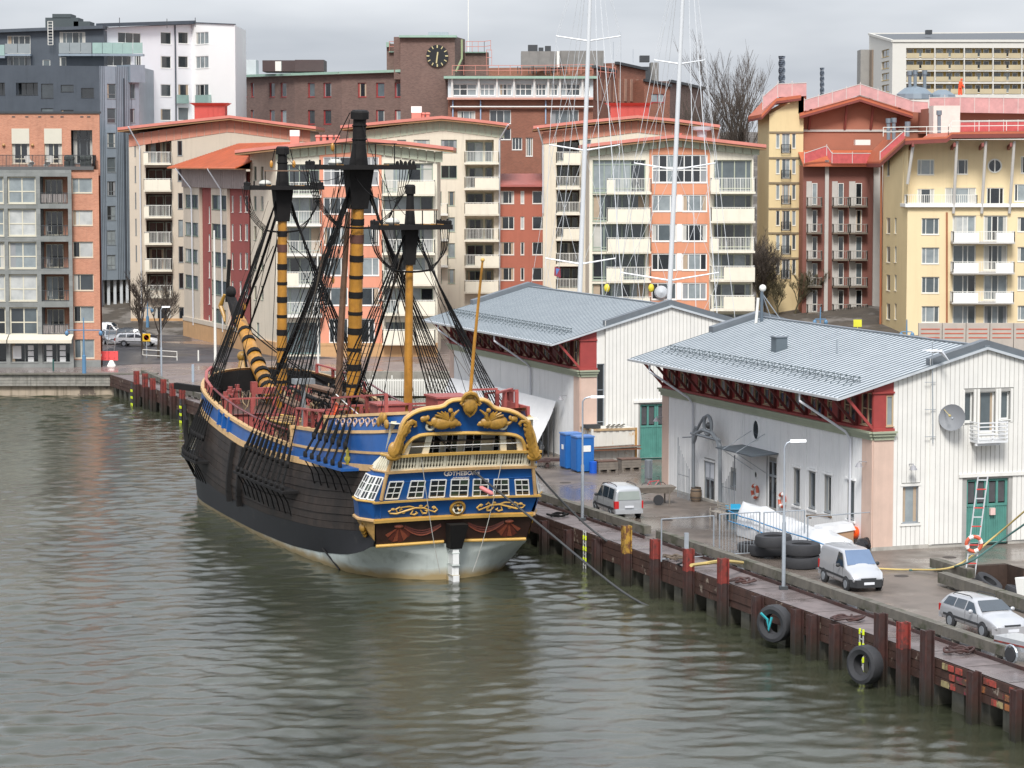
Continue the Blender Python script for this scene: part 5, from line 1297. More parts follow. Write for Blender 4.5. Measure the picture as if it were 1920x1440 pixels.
poster=mat('white_poster',(.75,.75,.74),.6,var=.05);pic=mat('poster_print',(.35,.4,.45),.6,var=.6,scale=6)
for i,h in enumerate(shop):
 w_=window(F1,h,b1,mat('shop_frame',(.3,.31,.3),.4),nv=2,rd=.5,fw=.08,gi=0,name='shop_window')
 if i==0:continue
 for cx_ in((30,54)if i==1 else(89,114)):
  for r_ in range(3):
   if i==1 and cx_==30 and r_>0:continue
   x0,x1,y0,y1=(cx_-5.5,cx_+5.5,648+r_*11,657+r_*11)if not(i==1 and cx_==30)else(20,36,649,673)
   mb=MB();F1.box(mb,U(x0),U(x1),Zz(y1),Zz(y0),-.42,-.4);po=mb.build('poster',poster,w_)
mb=MB();F1.box(mb,U(-60),U(14.5),Zz(640),Zz(631),0,1.3);F1.box(mb,U(15.5),U(136),Zz(639),Zz(630),0,1.3)
for a_,b_ in((U(-60),U(14)),(U(16),U(136))):
 mb=MB();q=[F1.w(a_,Zz(628),.02),F1.w(b_,Zz(628),.02),F1.w(b_,Zz(637),1.2),F1.w(a_,Zz(637),1.2)];mb.prism([v for v in q],(0,0,.06));mb.beam(q[3]-Vector((0,0,.12)),q[2]-Vector((0,0,.12)),.05,.3);mb.build('awning',mat('cream_awning',(.62,.57,.46),.8,var=.1),b1)
shell(F1,0,F1.L,zg,ztop,12,greyst,b1,dv=FW,top=mat('grey_roofing',(.2,.21,.22),.8),left=True)
ub=lambda x:F1b.uz(x,500)[0];zb=lambda y:F1b.uz(160,y)[1]
oh=[(ub(137),zb(b),ub(175),zb(a))for a,b in((334,362),(394,423),(453,483),(514,545),(574,604),(636,672))]
zt1=zb(318)
wall(F1b,ub(136),F1b.L,zg,zt1,oh,orangeb,b1,rd=.2)
for k,h in enumerate(oh):window(F1b,h,b1,creamf,nv=1,vs=[.33],gi=[3,4,4,1,3,2][k],rd=.2,fw=.08)
mb=MB();F1b.box(mb,ub(136),F1b.L,2,zb(675),0,.1);mb.build('grey_plinth',greyst,b1)
F1t=Fac(V2(PY(-60,260,YF+2.9)),V2(PY(187,260,YF+2.9)));ut=lambda x:F1t.uz(x,260)[0];zt_=lambda y:F1t.uz(60,y)[1]
th_=[(ut(22),zt_(307),ut(55),zt_(241)),(ut(83),zt_(307),ut(116),zt_(241))];lg=(ut(133),zt_(307),ut(173),zt_(244))
wall(F1t,0,F1t.L,zt1-.6,zt_(213),th_+[lg],orangeb,b1,rd=.25)
for h in th_:
 window(F1t,h,b1,creamf,nv=2,gi=0,rd=.25,hs=[.14],fw=.1)
 mb=MB();F1t.box(mb,h[0],h[2],h[3]-(h[3]-h[1])*.43,h[3],-.12,.06);mb.build('roller_blind',mat('cream_blind',(.58,.55,.46),.8,var=.06),b1)
window(F1t,lg,b1,mat('grey_frame',(.2,.22,.23),.5),nv=3,hs=[.72],gi=0,rd=1.2);
shell(F1b,0,F1b.L,2,zt_(213)-4.6,12,orangeb,b1,dv=FW)
shell(F1t,0,F1t.L,2,zt_(213),10,orangeb,b1,dv=FW,top=mat('grey_roofing',(.2,.21,.22),.8))
mb=MB();F1t.box(mb,-.2,F1t.L+.1,zt_(213),zt_(209),-.3,.12);mb.build('roof_edge',dark_metal,b1)
for x in(23,48,72,95,114,151,164):mb=MB();F1t.box(mb,ut(x),ut(x+6),zt_(220),zt_(218),0,.03);mb.build('vent_slot',dark_metal,b1)
for x in(7,61):mb=MB();mb.ball(F1t.w(ut(x),zt_(272),.12),.16);mb.build('globe_lamp',mat('amber_lamp',(.45,.25,.1),.4),b1,smooth=True)
F1r=Fac(V2(PY(-60,300,YF+.95)),V2(PY(174,300,YF+.95)));mb=MB();u_e=F1r.L
mb.__init__();zr0,zr1=F1r.uz(60,312)[1],F1r.uz(60,291)[1];railing(F1r,mb,0,u_e,zr0,zr1,-1.8,0,sp=.14);mb.build('terrace_railing',dark_metal,b1)
mb=MB();F1r.box(mb,0,u_e+.1,zr0-.35,zr0,-2,.25);mb.build('terrace_edge',mat('dark_slab',(.1,.1,.1),.6),b1)
for k,x in enumerate((50,58,80)):
 mb=MB();u=F1r.uz(x,300)[0]
 mt_=mat('white_garden_chair',(.62,.6,.56),.6)
 F1r.box(mb,u,u+.55,zr0+.4,zr0+.46,-1.2,-.7);mb.beam(F1r.w(u+(.0 if k!=2 else.5),zr0+.4,-1),F1r.w(u-.2 if k!=2 else u+.7,zr0+1.05,-1),.5,.06,up=(0,1,0));mb.beam(F1r.w(u,zr0,-1),F1r.w(u+.5,zr0+.43,-1),.4,.05,up=(0,1,0))
 if k!=1:tag(mb.build('garden_chair',mt_),'white garden chair on the brick house terrace, %s of the small table'%('left' if k==0 else 'right'),'chair','white chairs on the roof terrace')
for k,x in enumerate((118,126,148,158)):
 mb=MB();u=F1r.uz(x,300)[0];mb.box(-.1,.1,-.1,.1,0,.1);mb.__init__();F1r.box(mb,u,u+.5,zr0,zr0+R.uniform(.4,.8),-1.3,-.8)
 mb.ball(F1r.w(u+.25,zr0+.8,-1),.35,7,5);tag(mb.build('planter',mat('dark_planter',(.05,.06,.055),.8,var=.4,scale=5)),'%s dark planter from the left on the terrace of the orange brick house'%('first','second','third','fourth')[k],'planter','planters on the roof terrace')
 # 2 slate clad house and white house behind it
slate=mat('slate_blue_cladding',(.075,.09,.11),.5,.2,var=.2,scale=.6,streak=.15)  # darker copy for the front: shade of its orientation put into the colour
slate2=mat('slate_cladding_lit',(.26,.31,.36),.45,.2,var=.18,scale=.6,streak=.15)  # lighter copy of the slate: light on the right face put into the colour
mint_gl=mat('mint_balcony_glass',(.28,.40,.37),.2,var=.15,spec=.8)
b2=thing('apartment_building','slate blue metal clad house between the orange brick house and the tan house','apartment building',PY(190,597,330))
F2=Fac(V2(PY(-60,300,331)),V2(PY(189,300,326)));F2r=Fac(V2(PY(189,300,326)),V2(PY(240,300,328)))
u2=lambda x:F2.uz(x,200)[0];z2=lambda x,y:F2.uz(x,y)[1]
hs2=[F2.rect(*q)for q in((77,157,100,184),(114,159,138,172),(152,165,176,183),(77,203,100,226),(114,206,138,215),(30,155,71,178),(-20,155,9,178))]
ztp=F2.uz(100,124)[1]
wall(F2,0,F2.L,2,[(0,ztp+.3),(F2.L,F2.uz(189,124)[1])],hs2,slate,b2)
for h in hs2[:5]:window(F2,h,b2,dark_metal,1,gi=R.choice([0,1]),fw=.06)
for h in hs2[5:]:window(F2,h,b2,dark_metal,3,gi=0,rd=.8)
hr=[];
for y0,y1 in((157,185),(203,231),(249,277),(295,323),(340,367),(386,413),(432,459),(478,505)):hr+=[F2r.rect(201,y0,217,y1),]
hr2=[F2r.rect(242-14,y0,252-14,y1)for y0,y1 in((157,185),(204,230))]
zt2=F2r.uz(200,124)[1];zcol=F2r.uz(200,525)[1]
wall(F2r,0,F2r.L,zcol,zt2,hr,slate2,b2)
for k,h in enumerate(hr):window(F2r,h,b2,mat('grey_frame',(.2,.22,.23),.5),2 if k>3 else 1,0,gi=[1,1,2,2,1,3,3,3][k],hs=[.3])
F2s=Fac(V2(PY(240,300,328)),V2(PY(262,300,329)))
wall(F2s,0,F2s.L,zcol,F2s.uz(250,124)[1],[F2s.rect(243,157,253,185),F2s.rect(243,204,253,230)],slate2,b2)
for q in((243,157,253,185),(243,204,253,230)):window(F2s,F2s.rect(*q),b2,mat('grey_frame',(.2,.22,.23),.5),1,gi=1)
mb=MB();F2s.box(mb,.2,F2s.L+.6,F2s.uz(262,155)[1],F2s.uz(262,122)[1],-3,.5);mb.build('bay',slate2,b2)
for F_,n_ in((F2r,16),(F2s,7)):
 mb=MB();
 for k in range(n_):u=(k+.5)*F_.L/n_;F_.box(mb,u-.02,u+.02,zcol,F_.uz(215,124)[1],.0,.05)if not any(h[0]-.05<u<h[2]+.05 for h in hr)else None
 tag(mb.build('cladding_seam',slate,b2),None,None,kind='stuff')
mb=MB();mb.tube([F2r.w(F2r.uz(233,300)[0],F2r.uz(233,147)[1],.12),F2r.w(F2r.uz(233,300)[0],zcol+.3,.12)],.09,6);mb.build('downpipe',slate,b2)
mb=MB();mb.poly([F2.w(0,ztp-.1,0),F2.w(F2.L,ztp-.1,0),F2s.w(F2s.L,ztp-.1,0),F2s.w(F2s.L,ztp-.1,0)+Vector((0,14,0)),F2.w(0,ztp-.1,0)+Vector((0,14,0))]);mb.build('roof',mat('grey_roofing',(.2,.21,.22),.8),b2)
flat_wall([F2s.w(F2s.L,zcol,0),F2s.w(F2s.L,zcol,0)+Vector((0,14,0)),F2s.w(F2s.L,ztp,0)+Vector((0,14,0)),F2s.w(F2s.L,ztp,0)],slate2,b2,'side_wall')
flat_wall([F2.w(0,2,0)+Vector((0,14,0)),F2s.w(F2s.L,2,0)+Vector((0,14,0)),F2s.w(F2s.L,ztp,0)+Vector((0,14,0)),F2.w(0,ztp,0)+Vector((0,14,0))],slate2,b2,'back_wall')
for x in(193,204,216,228,239):
 q=PY(x,560,327+(x-190)*.03);mb=MB();mb.beam((q.x,q.y,2),(q.x,q.y,zcol),.35,.35);mb.build('column',mat('pale_column',(.5,.53,.55),.5),b2)
q0,q1=PY(188,560,333),PY(262,560,335);mb=MB();mb.poly([(q0.x,q0.y,2),(q1.x,q1.y,2),(q1.x,q1.y,zcol+.2),(q0.x,q0.y,zcol+.2)]);mb.build('lobby_glass',glassm[2],b2,nofix=True)
mb=MB();mb.poly([F2r.w(0,zcol,0),F2s.w(F2s.L,zcol,0),F2s.w(F2s.L,zcol,0)+Vector((0,10,0)),F2r.w(0,zcol,0)+Vector((0,10,0))]);mb.build('soffit',slate,b2)
F2u=Fac(V2(PY(-60,90,334)),V2(PY(195,90,334)));uu=lambda x:F2u.uz(x,90)[0]
hh=[F2u.rect(*q)for q in((14,67,57,100),(14,106,57,126),(112,60,160,98),(112,107,124,125),(80,112,94,126))]
wall(F2u,0,F2u.L,ztp-.5,[(0,F2u.uz(-60,62)[1]),(F2u.L,F2u.uz(195,50)[1])],hh,slate,b2)
for h in hh:window(F2u,h,b2,rail_w,4 if h[2]-h[0]>2 else 1,gi=2)
shell(F2u,0,F2u.L,ztp-.5,F2u.uz(100,56)[1],12,slate,b2,top=mat('dark_roofing',(.05,.055,.06),.6))
roof_slab([F2u.w(-.5,F2u.uz(-60,58)[1],.8),F2u.w(F2u.L,F2u.uz(195,48)[1],.8)],F2u.n*-13,.4,slate,b2)
for x0,x1,y0,y1,y_m in((9,57,82,101,0),(110,172,80,101,0),(173,268,80,101,1),(-30,9,84,105,1)):
 h=F2u.rect(x0,y0,x1,y1,1.4);mb=MB();F2u.box(mb,h[0],h[2],h[1]-.25,h[1],0,1.5);bl=mb.build('balcony',slate2,b2);n_=max(2,round((h[2]-h[0])/1.3))
 for k in range(n_):mb=MB();w__=(h[2]-h[0])/n_;F2u.box(mb,h[0]+k*w__+.03,h[0]+(k+1)*w__-.03,h[1]+.05,h[3],1.44,1.48);mb.build('glass_panel',mint_gl if y_m else mat('grey_glass_panel',(.25,.28,.29),.3),bl)
for x0,x1,y0,y1 in((85,147,33,52),(98,133,26,34),(138,168,40,52)):
 h=F2u.rect(x0,y0,x1,y1,-4);mb=MB();F2u.box(mb,h[0],h[2],h[1],h[3],-8,-4);mb.build('roof_plant',mat('dark_green_grey',(.055,.07,.075),.6),b2)
mb=MB();h=F2u.rect(90,40,100,84,.9)
for q in range(2):mb.beam(F2u.w(h[0]+q*.6,h[1],.9),F2u.w(h[0]+q*.6,h[3],.9),.07,.07)
for q in range(9):mb.beam(F2u.w(h[0],h[1]+(h[3]-h[1])*q/8,.9),F2u.w(h[0]+.6,h[1]+(h[3]-h[1])*q/8,.9),.05,.05)
mb.build('roof_ladder',rail_w,b2)
whit=mat('white_render',(.72,.73,.76),.85,var=.04,scale=.3);whit2=mat('white_render_lit',(.82,.82,.81),.85,var=.03,scale=.3)  # second render is a lit copy: right face brightened in its colour
b3=thing('apartment_building','tall white rendered block behind the slate house at upper left','apartment building',PY(320,590,345))
F3=Fac(V2(PY(192,100,336)),V2(PY(360,100,348)));F3r=Fac(V2(PY(360,100,348)),V2(PY(441,100,340)))
h3=[F3.rect(*q)for q in[(301,60,321,83),(301,105,321,128),(301,158,321,181),(301,204,321,226),(334,60,353,82),(334,105,353,127),(334,158,354,190),(334,201,354,226),(221,61,264,81),(196,104,246,124),(252,104,265,124)]]
wall(F3,0,F3.L,2,[(0,F3.uz(192,52)[1]),(F3.L,F3.uz(360,46)[1])],h3,whit,b3)
for k,h in enumerate(h3):window(F3,h,b3,white_trim,nv=3 if k>7 else 1,gi=[0,0,1,1,0,0,1,2,0,0,0][k],rd=.1)
h3r=[F3r.rect(*q)for q in[(367,60,391,83),(367,105,391,128),(366,158,391,192)]]
wall(F3r,0,F3r.L,2,[(0,F3r.uz(360,43)[1]),(F3r.L,F3r.uz(441,46)[1])],h3r,whit2,b3)
for k,h in enumerate(h3r):window(F3r,h,b3,white_trim,nv=3,gi=[3,3,0][k],rd=.1)
for q,F_ in(((334,178,354,194),F3),((366,178,391,194),F3r),((173,80,248,101),F3)):
 h=F_.rect(*q,.5);mb=MB();F_.box(mb,h[0],h[2],h[1],h[3],.1,.5);mb.build('glass_panel',mint_gl,b3)
mb=MB();u_=F3.uz(328,100)[0];mb.tube([F3.w(u_,F3.uz(328,46)[1],.1),F3.w(u_,4,.1)],.1,6);mb.build('downpipe',slate,b3)
for q0_,q1_ in((F3.w(-1,F3.uz(192,48)[1],.4),F3.w(F3.L,F3.uz(360,42)[1],.4)),):
 mb=MB();mb.beam(q0_,q1_,.8,.45);mb.build('roof_edge',slate,b3)
mb=MB();mb.poly([F3.w(0,F3.uz(192,52)[1],0),F3r.w(0,F3r.uz(360,44)[1],0),F3r.w(F3r.L,F3r.uz(441,47)[1],0),F3r.w(F3r.L,F3r.uz(441,47)[1],0)+Vector((0,14,0)),F3.w(0,F3.uz(192,52)[1],0)+Vector((0,14,0))]);mb.build('roof',mat('dark_roofing',(.05,.055,.06),.6),b3)
mb=MB();mb.beam(F3r.w(0,F3r.uz(360,42)[1],0),F3r.w(F3r.L,F3r.uz(441,45.5)[1],0),.3,.12);mb.build('roof_edge',slate,b3)
flat_wall([F3r.w(F3r.L,2,0),F3r.w(F3r.L,2,0)+Vector((0,14,0)),F3r.w(F3r.L,F3r.uz(441,47)[1],0)+Vector((0,14,0)),F3r.w(F3r.L,F3r.uz(441,47)[1],0)],whit2,b3,'side_wall')
flat_wall([F3.w(0,2,0)+Vector((0,14,0)),F3r.w(F3r.L,2,0)+Vector((0,14,0)),F3r.w(F3r.L,30,0)+Vector((0,14,0)),F3.w(0,30,0)+Vector((0,14,0))],whit2,b3,'back_wall')
for x,y in((224,33),(313,35),(366,33)):mb=MB();p=PY(x,y,342);mb.beam((p.x,p.y,p.z-1.2),p,.08,.08);mb.build('roof_pole',dark_metal,b3)
# 3 tan house with balconies (A) and its tiled red wing
tanw=mat('tan_render',(.54,.47,.38),.85,var=.1,scale=.25,streak=.15)
b4=thing('apartment_building','tan apartment house with coral roof and a column of balconies behind the bare street trees','apartment building',PY(400,600,318))
F4=Fac(V2(PY(243,400,318)),V2(PY(583,400,318)));z4=lambda y:F4.uz(350,y)[1];u4=lambda x:F4.uz(x,400)[0]
tp4=top_from(F4,[(243,254),(430,226),(583,246)])
recs=[(u4(274),z4(y1),u4(323),z4(y0))for y0,y1 in((263,308),(314,358),(363,408),(413,458),(463,508),(513,545))]
sm4=[(u4(334),z4(y1),u4(343),z4(y0))for y0,y1 in((264,292),(312,340),(362,392),(412,443),(462,492),(512,541),(576,603))]
sm4+=[(u4(286),z4(603),u4(318),z4(576)),(u4(253.5),z4(293),u4(256),z4(262)),(u4(253.5),z4(342),u4(256),z4(311)),(u4(253.5),z4(391),u4(256),z4(361)),(u4(253.5),z4(441),u4(256),z4(410)),(u4(253.5),z4(490),u4(256),z4(460))]
wall(F4,0,F4.L,2.9,tp4,recs+sm4,tanw,b4,rd=.15)
for h in sm4:window(F4,h,b4,mat('grey_frame',(.2,.22,.23),.5),1,gi=0)
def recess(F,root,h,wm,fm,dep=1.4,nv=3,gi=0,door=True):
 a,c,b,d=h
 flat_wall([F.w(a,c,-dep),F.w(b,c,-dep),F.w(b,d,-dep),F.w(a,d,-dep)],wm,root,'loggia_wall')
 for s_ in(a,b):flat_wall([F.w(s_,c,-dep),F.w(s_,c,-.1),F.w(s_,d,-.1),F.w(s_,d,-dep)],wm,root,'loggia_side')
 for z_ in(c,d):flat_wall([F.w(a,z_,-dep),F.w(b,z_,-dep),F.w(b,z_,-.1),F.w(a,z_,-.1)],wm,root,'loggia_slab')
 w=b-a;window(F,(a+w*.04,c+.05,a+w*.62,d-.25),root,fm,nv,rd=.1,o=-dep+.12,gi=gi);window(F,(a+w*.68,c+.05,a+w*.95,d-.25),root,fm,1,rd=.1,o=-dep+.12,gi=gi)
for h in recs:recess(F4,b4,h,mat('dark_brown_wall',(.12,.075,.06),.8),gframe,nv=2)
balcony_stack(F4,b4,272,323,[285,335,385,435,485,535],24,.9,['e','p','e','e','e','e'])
shell(F4,0,F4.L,2,tp4,14,tanw,b4)
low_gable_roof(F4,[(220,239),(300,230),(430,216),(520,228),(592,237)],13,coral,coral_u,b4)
mb=MB()
us_=[0]+[F4.L*k/24 for k in range(1,24)]+[F4.L]
for a,b in zip(us_,us_[1:]):
 za,zb_=topz(tp4,a),topz(tp4,b);q=[F4.w(a+.03,za-1.35,.06),F4.w(b-.03,zb_-1.35,.06),F4.w(b-.03,zb_+.1,.06),F4.w(a+.03,za+.1,.06)]
 m2=MB();m2.prism(q,F4.n*-.05);m2.build('eave_panel',pinkc,b4)
mb=MB();F4.box(mb,.0,F4.L,2,3.3,.0,.12);mb.build('plinth',base_o,b4)
def plant_box(F,root,x0,x1,y0,y1,o=-5):
 h=F.rect(x0,y0,x1,y1,o);mb=MB();a,c,b,d=h;s_=.35
 mb.hexa([F.w(a+.3,c,o),F.w(b-.3,c,o),F.w(b-.3,c,o-3),F.w(a+.3,c,o-3),F.w(a+.3,d-s_,o),F.w(b-.3,d-s_,o),F.w(b-.3,d-s_,o-3),F.w(a+.3,d-s_,o-3)])
 mb.hexa([F.w(a+.3,d-s_,o),F.w(b-.3,d-s_,o),F.w(b-.3,d-s_,o-3),F.w(a+.3,d-s_,o-3),F.w(a-.3,d,o+.5),F.w(b+.2,d,o+.5),F.w(b+.2,d,o-3.5),F.w(a-.3,d,o-3.5)])
 r_=mb.build('roof_plant_box',mat('red_plant_box',(.45,.075,.06),.5,var=.15),root)
 for k in range(4):mb=MB();u=a+(b-a)*(.45+k*.14);F.box(mb,u,u+.06,c,d-s_,o,o+.06);mb.build('box_rib',mat('red_plant_box',(.45,.075,.06),.5),r_)
plant_box(F4,b4,360,426,193,226)
mb=MB();mb.tube([F4.w(u4(246),z4(238),1.6),F4.w(u4(264),z4(275),.3),F4.w(u4(264),z4(605),.12)],.09,6);mb.build('downpipe',grey_pipe,b4)
for x,y in((554,243),):mb=MB();h=F4.rect(x-5,y+1,x+6,y+26,.4);F4.box(mb,h[0],h[2],h[1],h[3]-.6,-.5,.4);mb.build('chimney',coral,b4);mb=MB();F4.box(mb,h[0]-.05,h[2]+.05,h[3]-.6,h[3],-.55,.45);mb.build('chimney_cap',white_trim,b4)
tiles=mat('orange_roof_tiles',(.56,.13,.045),.6,var=.25,scale=.7);redr=mat('brick_red_render',(.30,.075,.065),.85,var=.12,scale=.4,streak=.12)
pL,pR=PY(350,500,306),PY(468,500,281);F5=Fac(V2(pL),V2(pR));b5=thing('apartment_building','red and tan wing with a hipped orange tile roof beside the bare street trees','apartment building',PY(410,640,290))
z5=lambda x,y:F5.uz(x,y)[1];u5=lambda x,y=450:F5.uz(x,y)[0]
zt5=z5(400,322)
def rel(F,x,yL,yR,xL,xR):
 return yL+(yR-yL)*(x-xL)/(xR-xL)
bayr=[]
rowsL=[365,417,467,516];rowsR=[366,420,473,526,579]
secs=[(350,380,tanw),(380,402,redr),(402,432,tanw),(432,468,redr)]
for i,(xa,xb,m_)in enumerate(secs):
 hol=[]
 if i==0:hol=[F5.rect(353,y,377,y+25)for y in rowsL]
 if i==2:hol=[F5.rect(403,y,430,y+27)for y in rowsR]
 if i==1:hol=[F5.rect(391,y+22,394,y+54)for y in rowsL+[569]]
 if i==3:hol=[F5.rect(a_,y,a_+w_,y+31)for a_,w_ in((434,4),(449,4),(459,6))for y in(367,420,474,527)]
 wall(F5,u5(xa),u5(xb),2,zt5,hol,m_,b5,o=.35 if m_ is tanw else 0,rd=.12)
 for h in hol:window(F5,h,b5,dkgreen if i in(0,2)else rail_w,nv=3 if i in(0,2)else 1,gi=R.choice([1,2])if i in(0,2)else 3,o=.35 if m_ is tanw else 0,fw=.06,rd=.12)
 if m_ is tanw:
  for s_ in(xa,xb):flat_wall([F5.w(u5(s_),2,0),F5.w(u5(s_),2,.35),F5.w(u5(s_),zt5,.35),F5.w(u5(s_),zt5,0)],tanw,b5,'side_wall')
mb=MB();F5.box(mb,0,F5.L,2,z5(410,613),0,.5);mb.build('plinth',base_o,b5)
mb=MB();F5.box(mb,0,F5.L,z5(410,613)+.01,z5(410,605),0,.55);mb.build('plinth_cap',tanw,b5)
shell(F5,0,F5.L,2,zt5,12,redr,b5,left=True,right=False)
flat_wall([F5.w(0,2,0),F5.w(0,2,-12),F5.w(0,zt5,-12),F5.w(0,zt5,0)][::-1],tanw,b5,'side_wall')
k_=0
for a in np.linspace(0,F5.L-.6,30):
 mb=MB();F5.box(mb,a,a+F5.L/30-.08,z5(400,352),zt5+.3,.36,.5);mb.build('eave_panel',mat('pinkish_grey_panel',(.36,.30,.28),.7,var=.1),b5)
e=[F5.w(-1.6,zt5+.35,1.8),F5.w(F5.L+1.0,zt5+.35,1.8),F5.w(F5.L+1.0,zt5+.35,-12),F5.w(-1.6,zt5+.35,-12)]
rz5=zt5+3.1;r0,r1=F5.w(5,rz5,-5),F5.w(F5.L,rz5,-5)
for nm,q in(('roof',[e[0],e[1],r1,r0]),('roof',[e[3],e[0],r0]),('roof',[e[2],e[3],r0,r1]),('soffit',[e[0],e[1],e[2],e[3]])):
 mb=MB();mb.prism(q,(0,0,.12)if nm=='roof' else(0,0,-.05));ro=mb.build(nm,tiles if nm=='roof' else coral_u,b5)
mb=MB()
for k in range(1,26):
 t=k/26;a,b=e[0].lerp(r0,t)+Vector((0,0,.14)),e[1].lerp(r1,t)+Vector((0,0,.14));mb.beam(a,b,.05,.05);a,b=e[3].lerp(r0,t)+Vector((0,0,.14)),e[0].lerp(r0,t)+Vector((0,0,.14));mb.beam(a,b,.05,.05)
tag(mb.build('tile_course',tiles,b5),None,None,kind='stuff')
for t in(.14,.62):mb=MB();a=e[0].lerp(e[1],t);mb.tube([a,F5.w(F5.L*t+1,z5(400,355),.6),F5.w(F5.L*t+1,3.5,.5)],.09,6);mb.build('downpipe',grey_pipe,b5)
# 4 cream house with salmon strip directly behind the ship (B)
b6=thing('apartment_building','cream apartment house with salmon centre strip directly behind the ship masts','apartment building',PY(650,665,273))
F6=Fac(V2(PY(518,450,273)),V2(PY(820,450,273)));F6l=Fac(V2(PY(470,450,281)),V2(PY(518,450,273)))
z6=lambda y:F6.uz(660,y)[1];u6=lambda x:F6.uz(x,450)[0]
tp6=top_from(F6,[(518,280),(670,266),(820,286)])
br=[309,340,396,452,510,567]
glL=[(u6(524),z6(y+28),u6(600),z6(y-14+0))for y in(324,380,436,492,548)];glL=[(u6(524),z6(y1),u6(600),z6(y0))for y0,y1 in((308,364),(370,420),(426,476),(483,533),(540,592))]
glR=[(u6(720),z6(y1),u6(812),z6(y0))for y0,y1 in((306,360),(368,420),(426,476),(483,533),(540,592))]
ow=[(u6(a),z6(y1),u6(b),z6(y0))for y0,y1 in((370,402),(426,460),(483,517),(539,573))for a,b in((607,652),(664,711))]+[(u6(607),z6(348),u6(711),z6(294)),(u6(616),z6(643),u6(652),z6(597)),(u6(664),z6(643),u6(702),z6(597))]
ulim=u6(600),u6(716)
wall(F6,0,ulim[0],2,tp6,glL+[(u6(514),2.3,u6(600),z6(605))],cream_w2,b6,rd=.25);wall(F6,ulim[0],ulim[1],2,tp6,ow,orange_w2,b6,o=.12,rd=.14);wall(F6,ulim[1],F6.L,2,tp6,glR+[(u6(722),z6(648),u6(770),z6(604))],cream_w2,b6,rd=.25)
window(F6,(.05,2.3,ulim[0],z6(605)),b6,mat('teal_shop_frame',(.10,.22,.22),.5),nv=4,gi=2,rd=.25,name='shop_window');window(F6,(u6(722),z6(648),u6(770),z6(604)),b6,gframe,3,gi=2,rd=.25)
for h in glL+glR:window(F6,h,b6,gframe,nv=4,hs=[.12,.8]if h[3]>z6(310)else[.12],rd=.25,gi=R.choice([2,3,3,3,1]),fw=.1)  # paler glass picked to paint in the reflected sky
for h in ow:window(F6,h,b6,white_trim,vs=[.28,.72]if h[2]-h[0]<4 else[.14,.3,.5,.7,.86],hs=[.5]if h[2]-h[0]>4 else[],rd=.14,o=.12,gi=R.choice([0,1,2,3]),fw=.1)
balcony_stack(F6,b6,534,604,[342,396,452,510,567],28,1.3,['r','r','r','l','r'],sm=rail_w);balcony_stack(F6,b6,717,816,[338,393,449,507,563,618],29,1.4,['q','p','r','q','q','p'])
tl=top_from(F6l,[(470,286),(518,280)]);hl6=[F6l.rect(a,y,b,y+26)for a,b in((476,481),(489,494))for y in(312,368,424,480,536)]+[F6l.rect(481,605,486,632)]
wall(F6l,0,F6l.L,2,tl,hl6,cream_w,b6)
for h in hl6:window(F6l,h,b6,gframe,1,gi=1,fw=.05)
mb=MB();F6.box(mb,ulim[0]+.0,F6.L,2,z6(648),.0,.3);F6.box(mb,ulim[0],F6.L,z6(648)+.004,z6(643),0,.34);mb.build('plinth',base_o,b6);mb=MB();F6l.box(mb,0,F6l.L,2,F6l.uz(490,636)[1],0,.2);mb.build('plinth',base_o,b6)
shell(F6,0,F6.L,2,tp6,13,cream_w,b6,left=False)
shell(F6l,0,F6l.L,2,tl,8,cream_w,b6,right=False)
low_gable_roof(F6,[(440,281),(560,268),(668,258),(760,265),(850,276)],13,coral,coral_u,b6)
for a in np.linspace(0,F6.L-.2,20):
 mb=MB();b=a+F6.L/20-.06;q=[F6.w(a,topz(tp6,a)-1.0,.2),F6.w(b,topz(tp6,b)-1.0,.2),F6.w(b,topz(tp6,b)+.1,.2),F6.w(a,topz(tp6,a)+.1,.2)];mb.prism(q,F6.n*-.06);mb.build('eave_panel',paleg,b6)
for x in(596,608,620,632):mb=MB();p=PY(x,262,279);mb.lathe([(.22,-.6),(.22,.25),(.32,.3),(.25,.5)],8,p);mb.build('roof_vent',coral,b6,smooth=True)
mb=MB();p=PY(553,262,280);mb.box(p.x-.45,p.x+.45,p.y-.4,p.y+.4,p.z-.8,p.z+.35);mb.build('chimney',coral,b6)
mb=MB();mb.box(p.x-.5,p.x+.5,p.y-.45,p.y+.45,p.z+.36,p.z+1.0);mb.build('chimney_cap',white_trim,b6)
# 5 cream house behind (C)
b7=thing('apartment_building','cream apartment house to the right of the ship masts with balconies on its right edge','apartment building',PY(800,620,300))
F7=Fac(V2(PY(655,400,300)),V2(PY(938,400,300)));z7=lambda y:F7.uz(850,y)[1];u7=lambda x:F7.uz(x,400)[0]
tp7=top_from(F7,[(655,250),(830,226),(938,240)])
h7=[]
for k in range(6):
 y=262+k*48.5;h7+=[(u7(827),z7(y+24),u7(857),z7(y))]if k<2 else[(u7(817),z7(y+26),u7(828),z7(y)),(u7(840),z7(y+27),u7(853),z7(y))]
rec7=[(u7(873),z7(262+k*48.5+42),u7(926),z7(262+k*48.5))for k in range(6)]
h7+=[(u7(745),z7(272),u7(762),z7(262)),(u7(776),z7(272),u7(806),z7(262))]
wall(F7,0,F7.L,2,tp7,h7+rec7,cream_w,b7)
for h in h7:window(F7,h,b7,gframe,2 if h[2]-h[0]>1.2 else 1,gi=R.choice([0,1,2,3]),fw=.06)
for h in rec7:recess(F7,b7,h,cream_w,gframe,nv=2)
balcony_stack(F7,b7,871,936,[284,332,380,429,478,526],24,1.2,['r','q','p','r','q','p'],sm=panel_c);balcony_stack(F7,b7,817,840,[382,430,479],22,1.2,['r'],sm=rail_w)
shell(F7,0,F7.L,2,tp7,14,cream_w,b7)
